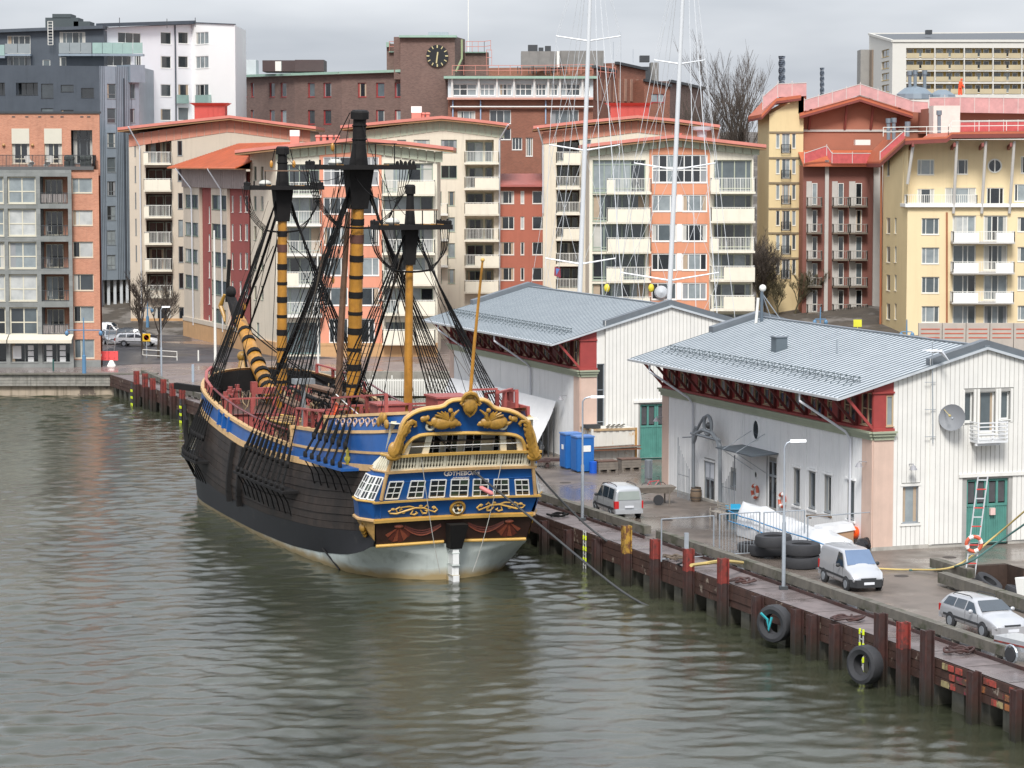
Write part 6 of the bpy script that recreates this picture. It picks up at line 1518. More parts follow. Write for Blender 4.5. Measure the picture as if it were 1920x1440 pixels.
low_gable_roof(F7,[(638,235),(740,225),(828,217),(890,223),(955,231)],14,coral,coral_u,b7)
for a in np.linspace(0,F7.L-.2,24):
 mb=MB();b=a+F7.L/24-.06;q=[F7.w(a,topz(tp7,a)-1.1,.08),F7.w(b,topz(tp7,b)-1.1,.08),F7.w(b,topz(tp7,b)+.1,.08),F7.w(a,topz(tp7,a)+.1,.08)];mb.prism(q,F7.n*-.06);mb.build('eave_panel',paleg,b7)
for x in(793,802):mb=MB();p=PY(x,219,306);mb.lathe([(.22,-.6),(.22,.25),(.32,.3),(.25,.5)],8,p);mb.build('roof_vent',coral,b7,smooth=True)
mb=MB();p=PY(781,215,306);mb.box(p.x-.55,p.x+.55,p.y-.5,p.y+.5,p.z-.9,p.z+.2);mb.build('chimney',coral,b7);mb=MB();mb.box(p.x-.6,p.x+.6,p.y-.5,p.y+.5,p.z+.21,p.z+.95);mb.build('chimney_cap',white_trim,b7)
mb=MB();mb.tube([F7.w(F7.L+.9,z7(234),1.4),F7.w(F7.L-.1,z7(262),.2),F7.w(F7.L-.1,4,.2)],.09,6);mb.build('downpipe',grey_pipe,b7)
# 6 red link building
redl=mat('rust_red_render',(.40,.13,.085),.85,var=.12,scale=.3,streak=.12)
b8=thing('apartment_building','low rust red building linking two cream houses behind the far warehouse','apartment building',PY(985,620,301))
F8=Fac(V2(PY(938,430,301)),V2(PY(1040,430,301)));z8=lambda y:F8.uz(985,y)[1];u8=lambda x:F8.uz(x,430)[0]
h8=[(u8(a),z8(y+24),u8(b),z8(y))for y in(358,406,454,502)for a,b in((938.5,964),(976,983),(998,1028))]
wall(F8,0,F8.L,2,z8(348),h8,redl,b8)
for h in h8:window(F8,h,b8,rail_w,vs=[.6]if h[2]-h[0]>1 else[],gi=R.choice([0,0,1,3])if h[2]-h[0]>1 else 4,fw=.08)
shell(F8,0,F8.L,2,z8(348),10,redl,b8)
roof_slab([F8.w(-.2,z8(346),.8),F8.w(F8.L+.2,z8(346),.8)],F8.n*-11+Vector((0,0,1.2)),.25,mat('red_seam_roof',(.42,.13,.11),.45,var=.2),b8)
# 7 cream house behind the yachts (D) and 8 in front (E)
def cream_house(root,F,tp,cols,rows):pass
b9=thing('apartment_building','tan and coral roofed apartment house behind the left yacht mast','apartment building',PY(1180,600,300))
F9=Fac(V2(PY(1018,400,300)),V2(PY(1340,400,300)));z9=lambda y:F9.uz(1100,y)[1];u9=lambda x:F9.uz(x,400)[0]
tp9=top_from(F9,[(1018,250),(1195,228),(1340,244)]);rec9=[(u9(1044),z9(y+40),u9(1086),z9(y))for y in(262,308,357,404,452,500)]
wall(F9,0,F9.L,2,tp9,rec9+[(u9(1100),z9(271),u9(1108),z9(262))],cream_w,b9)
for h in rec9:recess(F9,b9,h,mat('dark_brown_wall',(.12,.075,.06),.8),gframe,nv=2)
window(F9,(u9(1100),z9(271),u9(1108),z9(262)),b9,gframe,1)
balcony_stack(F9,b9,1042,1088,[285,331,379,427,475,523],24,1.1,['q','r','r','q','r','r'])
shell(F9,0,F9.L,2,tp9,14,cream_w,b9)
low_gable_roof(F9,[(1000,236),(1090,226),(1195,216),(1270,223),(1350,234)],14,coral,coral_u,b9)
for a in np.linspace(0,F9.L-.2,26):
 mb=MB();b=a+F9.L/26-.05;q=[F9.w(a,topz(tp9,a)-1.2,.08),F9.w(b,topz(tp9,b)-1.2,.08),F9.w(b,topz(tp9,b)+.1,.08),F9.w(a,topz(tp9,a)+.1,.08)];mb.prism(q,F9.n*-.06);mb.build('eave_panel',pinkc,b9)
plant_box(F9,b9,1140,1222,193,222)
for x0,x1 in((1008,1018),(1348,1342)):
 mb=MB();mb.tube([F9.w(u9(x0),z9(240),1.4),F9.w(u9(x1),z9(272),.2),F9.w(u9(x1),z9(400),.2)],.09,6);mb.build('downpipe',grey_pipe,b9)
b10=thing('apartment_building','apartment house with bright orange centre and arched top window behind the yacht masts','apartment building',PY(1265,620,269))
F10=Fac(V2(PY(1105,400,269)),V2(PY(1412,400,269)));z10=lambda y:F10.uz(1265,y)[1];u10=lambda x:F10.uz(x,400)[0]
tp10=top_from(F10,[(1105,277),(1265,258),(1412,274)]);ul=(u10(1217),u10(1330))
RL=[(300,362),(365,415),(420,470),(476,526),(532,582),(588,640)]
gL=[(u10(1111),z10(b),u10(1210),z10(a))for a,b in RL];gR=[(u10(1338),z10(b),u10(1409),z10(a))for a,b in RL]
oW=[(u10(a),z10(y1),u10(b),z10(y0))for y0,y1 in((365,397),(420,453),(475,507),(530,562))for a,b in((1222,1269),(1279,1326))]+[(u10(1222),z10(343),u10(1326),z10(290))]
gL=[(h[0],h[1]+1.3*0,h[2],h[3])for h in gL]
wall(F10,0,ul[0],2,tp10,gL,cream_w2,b10,rd=.3);wall(F10,ul[0],ul[1],2,tp10,oW,orange_w,b10,o=.12);wall(F10,ul[1],F10.L,2,tp10,gR,cream_w2,b10,rd=.3)
for h in gL:window(F10,h,b10,gframe,vs=[.22,.36,.56,.72],hs=[.14,.86]if h[3]>z10(310)else[.12],rd=.3,gi=R.choice([2,2,3,3]),fw=.11)
for h in gR:window(F10,h,b10,paleg,vs=[.22,.55,.85],hs=[.14],rd=.3,gi=R.choice([2,2,3,3]),fw=.11)
for h in oW:window(F10,h,b10,white_trim,vs=[.26,.74]if h[2]-h[0]<4 else[.13,.27,.42,.58,.72,.87],hs=[]if h[2]-h[0]<4 else[.45,.55],o=.12,gi=R.choice([1,2,2,0,3]),fw=.12)
mb=MB();F10.box(mb,(oW[0][2]+.02),(oW[1][0]-.02),oW[0][1],oW[0][3],.12,.16)
for j in range(4):
 a,b=oW[2*j],oW[2*j+1];mb=MB();F10.box(mb,a[2]+.02,b[0]-.02,a[1],a[3],.12,.16);mb.build('white_infill',white_trim,b10)
balcony_stack(F10,b10,1137,1220,[335,390,446,501,557,612],29,1.4,['e','p','p','l','p','p']);balcony_stack(F10,b10,1331,1414,[334,389,445,499,554,609],29,1.4,['e','p','e','q','q','p'])
shell(F10,0,F10.L,2,tp10,14,cream_w,b10)
low_gable_roof(F10,[(1092,271),(1180,261),(1267,252),(1350,261),(1437,271)],13,coral,coral_u,b10)
for a in np.linspace(0,F10.L-.2,20):
 mb=MB();b=a+F10.L/20-.06;q=[F10.w(a,topz(tp10,a)-.9,.2),F10.w(b,topz(tp10,b)-.9,.2),F10.w(b,topz(tp10,b)+.1,.2),F10.w(a,topz(tp10,a)+.1,.2)];mb.prism(q,F10.n*-.06);mb.build('eave_panel',paleg,b10)
mb=MB();p=PY(1316,250,276);mb.lathe([(.5,-.6),(.5,.2),(.95,.35),(.95,.7)],12,p);mb.build('roof_fan',mat('grey_fan',(.4,.42,.45),.5),b10,smooth=True)
for x in(1268,1276):mb=MB();p=PY(x,253,276);mb.lathe([(.15,-.6),(.15,.1),(.2,.2)],8,p);mb.build('roof_vent',coral,b10,smooth=True)
mb=MB();mb.lathe([(.001,-.05),(.55,.12),(.7,.3)],16,F10.w(u10(1240),z10(548),.6),'y');tag(mb.build('satellite_dish',mat('pale_dish',(.5,.53,.56),.5)),'pale satellite dish on the orange strip of the yacht side house','satellite dish')
# brick buildings, right hand houses, trees, yachts
brownb=mat('brown_brick',(.19,.115,.095),.9,var=.18,scale=.4,brick=(.3,.1,.012,(.13,.078,.065),(.2,.15,.13)))
redb=mat('red_brick',(.29,.105,.065),.9,var=.2,scale=.4,brick=(.3,.1,.012,(.22,.08,.05),(.26,.16,.12)))
verdi=mat('verdigris_edge',(.28,.42,.34),.6,var=.15);redf=mat('red_window_frame',(.35,.05,.05),.5,var=.1);pinkr=mat('pink_railing',(.5,.2,.16),.5,var=.1)
b11=thing('office_building','long brown brick office building with a round black clock on its tower','office building',PY(640,330,345))
nodes_=[(443,372),(490,364),(553,355),(641,348),(776,343)];Fs=[Fac(V2(PY(a,180,A_)),V2(PY(b,180,B_)))for(a,A_),(b,B_)in zip(nodes_,nodes_[1:])]
wx=[(457,463),(470,476),(486,496),(505,515),(526,537),(550,563),(577,590),(606,621),(637,653),(671,687),(705,721),(740,757)]
for i,F in enumerate(Fs):
 xa,xb=nodes_[i][0],nodes_[i+1][0];hs_=[F.rect(a,y,b,y+27)for a,b in wx if xa<a and b<xb for y in(155,206,257)]
 yt=lambda x:141+(130-141)*(x-443)/333
 wall(F,0,F.L,2,[(0,F.uz(xa,yt(xa)+3)[1]),(F.L,F.uz(xb,yt(xb)+3)[1])],hs_,brownb,b11,rd=.2)
 for h in hs_:window(F,h,b11,redf,vs=[.12],gi=R.choice([1,1,2,3,3,0]),fw=.09,rd=.2)
 roof_slab([F.w(-.05,F.uz(xa,yt(xa))[1],.7),F.w(F.L+.05,F.uz(xb,yt(xb))[1],.7)],Vector((0,16,0)),.32,verdi,b11)
 mb=MB();mb.beam(F.w(0,F.uz(xa,yt(xa)+3.5)[1],.35),F.w(F.L,F.uz(xb,yt(xb)+3.5)[1],.35),.6,.2);mb.build('cornice',mat('off_white_trim',(.6,.58,.54),.7),b11)
def pblock(root,x0,x1,y0,y1,Y,dep,m,name='wall',Yr=None):
 F=Fac(V2(PY(x0,(y0+y1)/2,Y)),V2(PY(x1,(y0+y1)/2,Yr or Y)));h=(0,F.uz((x0+x1)/2,y1)[1],F.L,F.uz((x0+x1)/2,y0)[1])
 mb=MB();F.box(mb,0,F.L,h[1],h[3],-dep,0);o=mb.build(name,m,root);return F,h,o
pblock(b11,492,553,113,134,358,6,mat('dark_plant_room',(.07,.045,.045),.7),'plant_room');pblock(b11,553,607,112,134,356,6,mat('dark_plant_room',(.07,.045,.045),.7),'plant_room');pblock(b11,516,527,115,133,355,1,rail_w,'vent_duct');pblock(b11,443,480,112,140,372,4,mat('pale_grey_roofing',(.5,.52,.54),.6),'plant_room')
Ft,ht,_=pblock(b11,751,853,69,330,342,9,brownb,'tower');pblock(b11,853,872,71,150,342.3,8,brownb,'tower_side',350)
pblock(b11,853,840+22,150,230,342.5,8,brownb,'tower_side');pblock(b11,725,750,82,140,346,6,brownb,'annex');pblock(b11,871,916,98,145,349,6,brownb,'annex')
pblock(b11,748,856,66,70,341.4,10,verdi,'roof_edge');pblock(b11,724,730,79,88,345.5,6,verdi,'roof_edge');pblock(b11,729,751,96,98,345.6,6,verdi,'roof_edge');pblock(b11,872,913,97,99,348.6,7,verdi,'roof_edge');pblock(b11,803,840,60,66,346,2,galv,'roof_hatch')
cc=Ft.w(*Ft.uz(820,105),.0);rC=20.5*342/FPX
mb=MB();mb.lathe([(rC,.0),(rC,-.25),(.001,-.25)],36,cc,'y');ck=mb.build('clock_face',mat('clock_black',(.012,.014,.016),.4),b11)
goldm=mat('pale_gold',(.55,.47,.25),.4)
for k in range(12):
 a=k*math.pi/6;mb=MB();d=Vector((math.sin(a),0,math.cos(a)));mb.beam(cc+d*rC*.72+Vector((0,-.29,0)),cc+d*rC*.98+Vector((0,-.29,0)),.12 if k%3 else.16,.05,up=(0,1,0));mb.build('hour_mark',goldm,ck)
for a,l,w_,tail in((math.radians(187),.66,.17,.0),(math.radians(8),.36,.17,.0)):
 mb=MB();d=Vector((math.sin(a),0,math.cos(a)));mb.beam(cc+Vector((0,-.36,0)),cc+d*rC*l+Vector((0,-.36,0)),w_,.05,up=(0,1,0));mb.build('clock_hand',goldm,ck)
mb=MB();mb.tube([Ft.w(*Ft.uz(866,74),.1),Ft.w(*Ft.uz(866,110),.1),Ft.w(*Ft.uz(855,134),.1)],.14,6);mb.build('downpipe',mat('copper_green_pipe',(.3,.36,.2),.6),b11)
mb=MB();mb.beam(PY(878,-40,352),PY(878,100,352),.09,.09);mb.build('antenna_mast',rail_w,b11)
def prail(root,pts,Y,hpx,m=pinkr,nm='roof_railing',sp=.9):
 mb=MB();P=[PY(x,y,Y)for x,y in pts];hh=hpx*Y/FPX
 for a,b in zip(P,P[1:]):
  for t in(1,.5):mb.beam(a+Vector((0,0,hh*t)),b+Vector((0,0,hh*t)),.07,.07)
  n=max(1,int((b-a).length/sp))
  for k in range(n+1):q=a.lerp(b,k/n);mb.beam(q,q+Vector((0,0,hh)),.06,.06)
 return mb.build(nm,m,root)
prail(b11,[(730,96),(750,96)],345,18);prail(b11,[(874,97),(908,97),(920,95)],348,19,sp=.6);prail(b11,[(912,122),(922,122)],346,28,sp=.5)
b12=thing('office_building','red brick office building with a white glazed top storey and rooftop terrace','office building',PY(980,330,338))
F=Fac(V2(PY(840,165,336)),V2(PY(1112,165,336)));zt=F.uz(975,148)[1];bw=mat('pale_blue_white_panel',(.55,.60,.62),.6,var=.06)
tw_=[F.rect(a,157,b,180)for a,b in((849,894),(900,928),(936,960),(966,998),(1004,1024),(1028,1046),(1050,1088),(1094,1106))]
wall(F,0,F.L,F.uz(975,184)[1],zt,tw_,bw,b12,o=.5,rd=.3)
for h in tw_:window(F,h,b12,white_trim,vs=[.3,.6],hs=[.55],gi=R.choice([3,3,2,1]),o=.5,rd=.3,fw=.12)
for x in(846,896,930,962,1000,1026,1048,1090):mb=MB();u=F.uz(x,160)[0];mb.hexa([F.w(u,zt-2.4,.5),F.w(u+.25,zt-2.4,.5),F.w(u+.25,zt-2.4,.45),F.w(u,zt-2.4,.45),F.w(u,zt,1.1),F.w(u+.25,zt,1.1),F.w(u+.25,zt,.45),F.w(u,zt,.45)]);mb.build('fin',white_trim,b12)
lw_=[F.rect(*q)for q in((858,208,891,224),(918,206,958,232),(1032,206,1085,236),(918,240,958,262),(1034,262,1054,284),(960,258,979,281),(986,258,999,293))]
wall(F,0,F.L,2,F.uz(975,184)[1],lw_,redb,b12,rd=.2)
for h in lw_:window(F,h,b12,white_trim,nv=3,gi=R.choice([1,2]),fw=.08,rd=.2)
mb=MB();F.box(mb,-.5,F.L+.5,zt,zt+.32,-10,1.4);mb.build('roof_edge',verdi,b12);mb=MB();F.box(mb,-.1,F.L,F.uz(975,187)[1],F.uz(975,183)[1],.5,.9);mb.build('band',mat('pink_band',(.55,.3,.24),.7),b12);mb=MB();F.box(mb,.3,F.L,F.uz(975,201)[1],F.uz(975,199)[1],.3,.6);mb.build('awning_rail',white_trim,b12)
for x in(848,900,1022):mb=MB();u=F.uz(x,200)[0];F.box(mb,u,u+.15,F.uz(x,232)[1],F.uz(x,188)[1],.1,.3);mb.build('blue_downpipe',mat('pale_blue_pipe',(.3,.4,.55),.5),b12)
shell(F,0,F.L,2,zt,12,redb,b12)
prail(b12,[(848,141),(1000,141),(1112,139)],337,18,sp=1.3)
cgrey=mat('grey_concrete_penthouse',(.24,.23,.215),.9,var=.25,scale=1,streak=.3)
pblock(b12,977,1050,96,140,344,8,cgrey,'penthouse');pblock(b12,1050,1132,95,140,345,8,cgrey,'penthouse');pblock(b12,1044,1049,96,130,343.7,.2,rail_w,'duct')
for q in((990,1008,84,96),(1010,1019,89,96),(1022,1033,86,96)):pblock(b12,*q[:2],*q[2:],346,2,dark_metal,'roof_plant')
for x in(984,1013,1043,1070):mb=MB();p=PY(x,138,338.5);mb.box(p.x-.7,p.x+.7,p.y-.4,p.y+.4,p.z+.65,p.z+.72);[mb.box(p.x+s-.05,p.x+s+.05,p.y-.5,p.y+.5,p.z,p.z+(.9 if abs(s)>.5 else.65))for s in(-.9,-.5,.5,.9)];mb.build('terrace_table',dark_metal,b12)
b13=thing('office_building','stepped red brick hall with narrow panels beside the bare tree on the hill','office building',PY(1240,330,350))
for(x0,x1,y0,y1,Y,Yr,m)in((1112,1155,125,330,337,347,redb),(1155,1210,118,330,346,352,redb),(1208,1256,150,330,348,350,redb),(1256,1318,152,330,350,362,brownb)):
 Fq=Fac(V2(PY(x0,200,Y)),V2(PY(x1,200,Yr)));h=(0,2,Fq.L,Fq.uz((x0+x1)/2,y0+3)[1]);hl_=[Fq.rect(1221,176,1246,192)]if x0==1208 else[]
 wall(Fq,0,Fq.L,2,[(0,Fq.uz(x0,y0)[1]),(Fq.L,Fq.uz(x1,y0+(x1-x0)*.22)[1])],hl_,m,b13)
 for h in hl_:window(Fq,h,b13,redf,2,gi=3)
 shell(Fq,0,Fq.L,2,[(0,Fq.uz(x0,y0)[1]),(Fq.L,Fq.uz(x1,y0+(x1-x0)*.22)[1])],14,m,b13,top=dark_metal);mb=MB();mb.beam(Fq.w(-.1,Fq.uz(x0,y0)[1],.1),Fq.w(Fq.L+.1,Fq.uz(x1,y0+(x1-x0)*.22)[1],.1),.5,.35);mb.build('roof_edge',dark_metal,b13)
 if m is redb and x0<1200:
  for k in range(5):u=Fq.L*(k+.35)/5;mb=MB();Fq.box(mb,u,u+Fq.L*.07,Fq.uz(x0+20,190)[1],Fq.uz(x0+20,148)[1],0,.12);mb.build('brick_panel',mat('pale_mortar_brick',(.38,.22,.16),.9,var=.3,scale=1.5),b13)
pblock(b13,1220,1235,117,152,358,4,cgrey,'chimney');pblock(b13,1200,1218,104,116,356,2,dark_metal,'roof_plant');pblock(b13,1196,1220,125,150,356,3,dark_metal,'roof_plant');prail(b13,[(1112,143),(1154,147)],338,20)
mb=MB()
for x,y0,y1 in((1150,78,112),(1164,60,115),(1187,92,118)):mb.beam(PY(x,y0,352),PY(x,y1,352),.07,.07)
mb.build('antenna',galv,b13)
# right hand complex: yellow wing, red gable, balconied front (F) and big yellow house (G)
yel=mat('yellow_render',(.66,.53,.30),.85,var=.07,scale=.3,streak=.08);yel2=mat('pale_yellow_render',(.74,.60,.37),.85,var=.06,scale=.3,streak=.08)
brr=mat('brick_red_wall',(.36,.14,.09),.9,var=.16,scale=.5);net=mat('red_safety_net',(.55,.10,.10),.7,var=.3,scale=2);netp=mat('pink_safety_mesh',(.62,.33,.32),.7,var=.25,scale=1.2);ort=mat('orange_metal_roof',(.5,.13,.06),.5,var=.2);gpan=mat('pale_grey_pilaster',(.48,.46,.43),.8,var=.1);dred2=mat('dark_red_eave',(.2,.045,.035),.6,var=.15)
def nets(root,pts,Y,hpx,m,zoff=0):
 for(xa,ya),(xb,yb)in zip(pts,pts[1:]):
  n=max(1,int(abs(xb-xa)/26))
  for k in range(n):
   a,b=PY(xa+(xb-xa)*k/n,ya+(yb-ya)*k/n,Y),PY(xa+(xb-xa)*(k+1)/n,ya+(yb-ya)*(k+1)/n,Y);h=Vector((0,0,hpx*Y/FPX))
   mb=MB();mb.prism([a,b,b+h,a+h],(0,.04,0));mb.build('safety_net',m,root);mb=MB();mb.beam(a+h*1.02,b+h*1.02,.07,.07);mb.beam(a,a+h*1.2,.06,.06);mb.build('scaffold_rail',mat('pale_scaffold',(.6,.55,.52),.5),root)
b14=thing('apartment_building','yellow and brick red gabled house with pink safety mesh along its roof','apartment building',PY(1560,560,300))
Fy=Fac(V2(PY(1441,400,300)),V2(PY(1505,400,300)));hy=[Fy.rect(a,y,b,y+h_)for y in(250,298,346,395,440,486)for a,b,h_ in((1455,1462,28),(1466,1481,36),(1485,1492,28))]
tpy=top_from(Fy,[(1441,215),(1505,180)]);wall(Fy,0,Fy.L,2,tpy,hy,yel,b14)
for h in hy:window(Fy,h,b14,rail_w,2 if h[2]-h[0]>.7 else 1,gi=R.choice([1,2,3]),fw=.06)
for y in(248,296,343,391,437,484):mb=MB();Fy.box(mb,0,Fy.L,Fy.uz(1470,y)[1]-.1,Fy.uz(1470,y)[1]+.1,0,.1);mb.build('string_course',mat('brown_band',(.24,.19,.12),.8),b14)
for y in(275,323,371,420,465,511):
 mb=MB();h=Fy.rect(1465,y-4,1482,y+12);railing(Fy,mb,h[0],h[2],h[1],h[3],0,.35,sp=.14);mb.build('railing',dark_metal,b14)
shell(Fy,0,Fy.L,2,tpy,14,yel,b14,right=False)
Fr=Fac(V2(PY(1505,300,301)),V2(PY(1736,300,301)));tpr=top_from(Fr,[(1505,212),(1613,180),(1708,208),(1736,208)]);wall(Fr,0,Fr.L,2,tpr,[],brr,b14);shell(Fr,0,Fr.L,2,tpr,14,brr,b14)
mb=MB();Fr.box(mb,0,Fr.L,Fr.uz(1600,247)[1],Fr.uz(1600,243)[1],0,.15);mb.build('string_course',gpan,b14)
for x in(1516,1583,1632,1682):mb=MB();a=Fr.w(*Fr.uz(x,243),.1);b=Fr.w(*Fr.uz(x+3,198),1.0);mb.beam(a,b,.22,.25);mb.build('roof_strut',dred2,b14)
for pts in([(1428,214),(1456,184),(1502,178)],[(1500,212),(1613,180),(1712,212)]):
 P=[PY(x,y,299.2)for x,y in pts];roof_slab(P,(0,17,0),.35,ort,b14);Pn=[p-Vector((0,0,.36))for p in P];roof_slab(Pn,(0,16.8,0),.25,dred2,b14,'soffit')
nets(b14,[(1430,206),(1458,182),(1512,180)],299.5,24,netp);nets(b14,[(1508,208),(1613,178),(1712,210),(1740,212)],299,20,netp)
pblock(b14,1497,1512,176,213,300,3,ort,'roof_upstand')
Fb=Fac(V2(PY(1505,440,296)),V2(PY(1655,440,296)));wall(Fb,0,Fb.L,2,Fb.uz(1570,310)[1],[],mat('deep_red_wall',(.22,.09,.07),.9,var=.15,scale=.5),b14);shell(Fb,0,Fb.L,2,Fb.uz(1570,310)[1],6,brr,b14)
for a,b in((1546,1553),(1637,1654)):h=Fb.rect(a,300,b,600,.3);mb=MB();Fb.box(mb,h[0],h[2],2,h[3],0,.35);mb.build('pilaster',gpan,b14)
for a,b in((1512,1540),(1560,1590),(1592,1625)):
 for k in range(6):
  y=342+k*50;h=Fb.rect(a,y-2,b,y+44,.02);w_=h[2]-h[0];mb=MB();Fb.box(mb,h[0],h[0]+w_*.35,h[1],h[3],.0,.03);mb.build('pale_wall_panel',gpan,b14)
  window(Fb,(h[0]+w_*.36,h[1]+.1,h[0]+w_*.72,h[3]-.2),b14,rail_w,1,hs=[.35],rd=.0,o=.08,gi=0,fw=.07);balcony(Fb,b14,h[0],h[2],h[1],1.1,mat('dark_slab_concrete',(.16,.13,.1),.8),gpan if k==5 else mat('grey_steel_rail',(.3,.28,.25),.5),h=.95,slab=.15,sp=.3)
P=[PY(x,y,294.8)for x,y in((1506,308),(1548,308),(1650,308))];roof_slab([p for p in P],Vector((0,6,1.6)),.25,ort,b14);nets(b14,[(1508,306),(1550,292),(1560,306),(1636,306),(1660,286)],294.5,18,net)
pblock(b14,1604,1632,262,272,297,1.5,rail_w,'site_box')
b15=thing('apartment_building','large yellow apartment house with white balconies at the right edge','apartment building',PY(1780,620,272))
Fl=Fac(V2(PY(1655,450,285)),V2(PY(1701,450,274)));Fg=Fac(V2(PY(1701,450,274)),V2(PY(1990,450,274)));Fu=Fac(V2(PY(1693,320,276)),V2(PY(1990,320,276)))
hl=[Fl.rect(a,y,b,y+30)for y in(408,462,515,569)for a,b in((1662,1669),(1677,1681))]+[Fl.rect(1663,300,1668,330)];tpl=top_from(Fl,[(1655,306),(1701,268)])
wall(Fl,0,Fl.L,2,tpl,hl,yel,b15,rd=.2);[window(Fl,h,b15,rail_w,1,gi=1,fw=.05)for h in hl]
zter=Fg.uz(1750,388)[1];gx=[(1728,1761)];hg=[Fg.rect(1728,y,1761,y+31)for y in(409,464,519,574)]+[Fg.rect(1908,y,1930,y+28)for y in(407,463,517,573)]
gb=[Fg.rect(1786,y,1889,y+48)for y in(404,459,515,572)]
wall(Fg,0,Fg.L,2,zter,hg+gb,yel2,b15,rd=.2)
for h in hg:window(Fg,h,b15,rail_w,vs=[.25,.72],gi=R.choice([1,2,3]),rd=.2,fw=.09)
for k,h in enumerate(gb):
 a,c,b,d=h;m_=a+(b-a)*.46
 window(Fg,(a,c,m_-.2,d),b15,rail_w,vs=[.45,.65],rd=.2,gi=4 if k==0 else 2,fw=.12);window(Fg,(m_+.6,c,b,d),b15,rail_w,vs=[.35,.6],rd=.2,gi=2,fw=.12);mb=MB();Fg.box(mb,m_-.19,m_+.59,c,d,-.25,-.02);mb.build('pier',yel2,b15)
balcony_stack(Fg,b15,1783,1899,[434,491,547],23,1.5,['s'],sm=gpan,pm=white_trim)
mb=MB();mb.tube([Fg.w(*Fg.uz(1775,398),.12),Fg.w(*Fg.uz(1775,605),.12)],.1,6);mb.build('downpipe',mat('copper_pipe',(.36,.13,.06),.5),b15);mb=MB();mb.tube([Fl.w(*Fl.uz(1656,312),.2),Fl.w(*Fl.uz(1654,610),.2)],.12,6);mb.build('downpipe',mat('copper_pipe',(.36,.13,.06),.5),b15)
mb=MB();Fg.box(mb,-.3,Fg.L,zter-.01,zter+.35,-3.5,.4);mb.build('terrace_edge',white_trim,b15);r0=Fg.rect(1700,366,1832,384,.3);mb=MB();railing(Fg,mb,r0[0],r0[2],zter+.35,zter+1.25,-1,.3,sp=.2);mb.build('terrace_railing',rail_w,b15)
hu=[Fu.rect(*q)for q in((1720,299,1752,328),(1792,299,1815,327),(1914,293,1930,325),(1720,354,1752,384),(1772,352,1830,384),(1850,352,1882,383),(1902,345,1930,378))]
wall(Fu,0,Fu.L,zter,Fu.uz(1800,262)[1],hu,yel2,b15,rd=.18);[window(Fu,h,b15,rail_w,vs=[.22,.76],gi=R.choice([0,1,3]),fw=.09)for h in hu]
mb=MB();c=Fu.w(*Fu.uz(1865,311),.0);mb.lathe([(.75,0),(.75,-.1),(.62,-.12),(.62,-.03),(.001,-.03)],24,c,'y');rw_=mb.build('round_window',rail_w,b15);mb=MB();mb.lathe([(.62,-.02),(.6,-.05)],24,c,'y');mb.build('pane',glassm[0],rw_);mb=MB();mb.beam(c+Vector((0,-.1,-.62)),c+Vector((0,-.1,.62)),.12,.1);mb.build('mullion',rail_w,rw_)
for x,xb in((1701,1711),(1787,1792),(1840,1846),(1892,1899)):mb=MB();mb.tube([Fg.w(*Fg.uz(x,345 if x<1750 else 400),.2),Fg.w(*Fg.uz(xb,265),.8)],.16,8);mb.build('slanting_column',gpan,b15,smooth=True)
shell(Fu,0,Fu.L,zter,Fu.uz(1800,262)[1],14,yel,b15);shell(Fg,0,Fg.L,2,zter,14,yel,b15,left=False,top=gpan)
P=[PY(1650,303,284),PY(1697,260,273),PY(1775,256,272.5),PY(1785,248,272.5),PY(2000,246,272.5)]
for a,b in zip(P,P[1:]):roof_slab([a,b],(0,16,0),.2,ort,b15);roof_slab([a-Vector((0,0,.21)),b-Vector((0,0,.21))],(0,15.8,0),.4,dred2,b15,'eave')
for x in(1712,1790,1843,1896):mb=MB();mb.beam(PY(x,262,272.6)-Vector((0,0,.5)),Fu.w(*Fu.uz(x-6,278),.05),.25,.4);mb.build('eave_bracket',dred2,b15)
nets(b15,[(1650,300),(1697,258)],272.6,14,net);nets(b15,[(1800,247),(1990,245)],273.5,18,net);prail(b15,[(1656,256),(1778,254),(1784,246)],272.6,17,rail_w,'scaffold_rail',2.2);prail(b15,[(1784,246),(1990,244)],272.4,19,rail_w,'scaffold_rail',2.6)
nets(b15,[(1742,212),(1800,211),(1990,214)],292,28,netp);pblock(b15,1742,1990,203,250,293,12,brr,'rear_wall');pblock(b15,1750,1800,198,250,286,3,mat('white_shaft',(.66,.63,.58),.8),'lift_shaft')
duct=mat('grey_blue_duct',(.22,.27,.31),.4,.4)
for x,y0,y1,Y in((1666,222,262,283),(1676,221,262,283),(1702,228,256,280),(1761,207,254,282),(1706,133,185,310),(1716,132,185,310),(1734,132,185,310)):
 mb=MB();a,b=PY(x,y1,Y),PY(x,y0,Y);mb.tube([a,b-Vector((0,0,.5)),b-Vector((0,0,.49)),b],[.2,.2,.3,.3],9);mb.build('vent_duct',duct,b15,smooth=True)
mb=MB();p=PY(1715,186,309);mb.lathe([(2.2,0),(2.1,.6),(1.2,1.3),(.1,1.5)],14,p);mb.lathe([(1.6,0),(1.5,.5),(.5,1.1)],10,p+Vector((3.2,0,0)));mb.build('duct_bundle',duct,b15)
pr_=PY(1800,178,292.5);S_=1.0
mb=MB();mb.tube([pr_+Vector((-.12,0,0)),pr_+Vector((-.1,0,.8))],.11,7);mb.tube([pr_+Vector((.14,0,0)),pr_+Vector((.1,0,.8))],.11,7);mb.tube([pr_+Vector((0,0,.75)),pr_+Vector((.02,0,1.1)),pr_+Vector((.08,0,1.4)),pr_+Vector((.12,0,1.52))],[.19,.2,.22,.08],8);mb.tube([pr_+Vector((.1,0,1.35)),pr_+Vector((.28,-.2,1.0)),pr_+Vector((.4,-.3,.8))],[.09,.07,.05],6);mb.ball(pr_+Vector((.15,0,1.68)),.14)
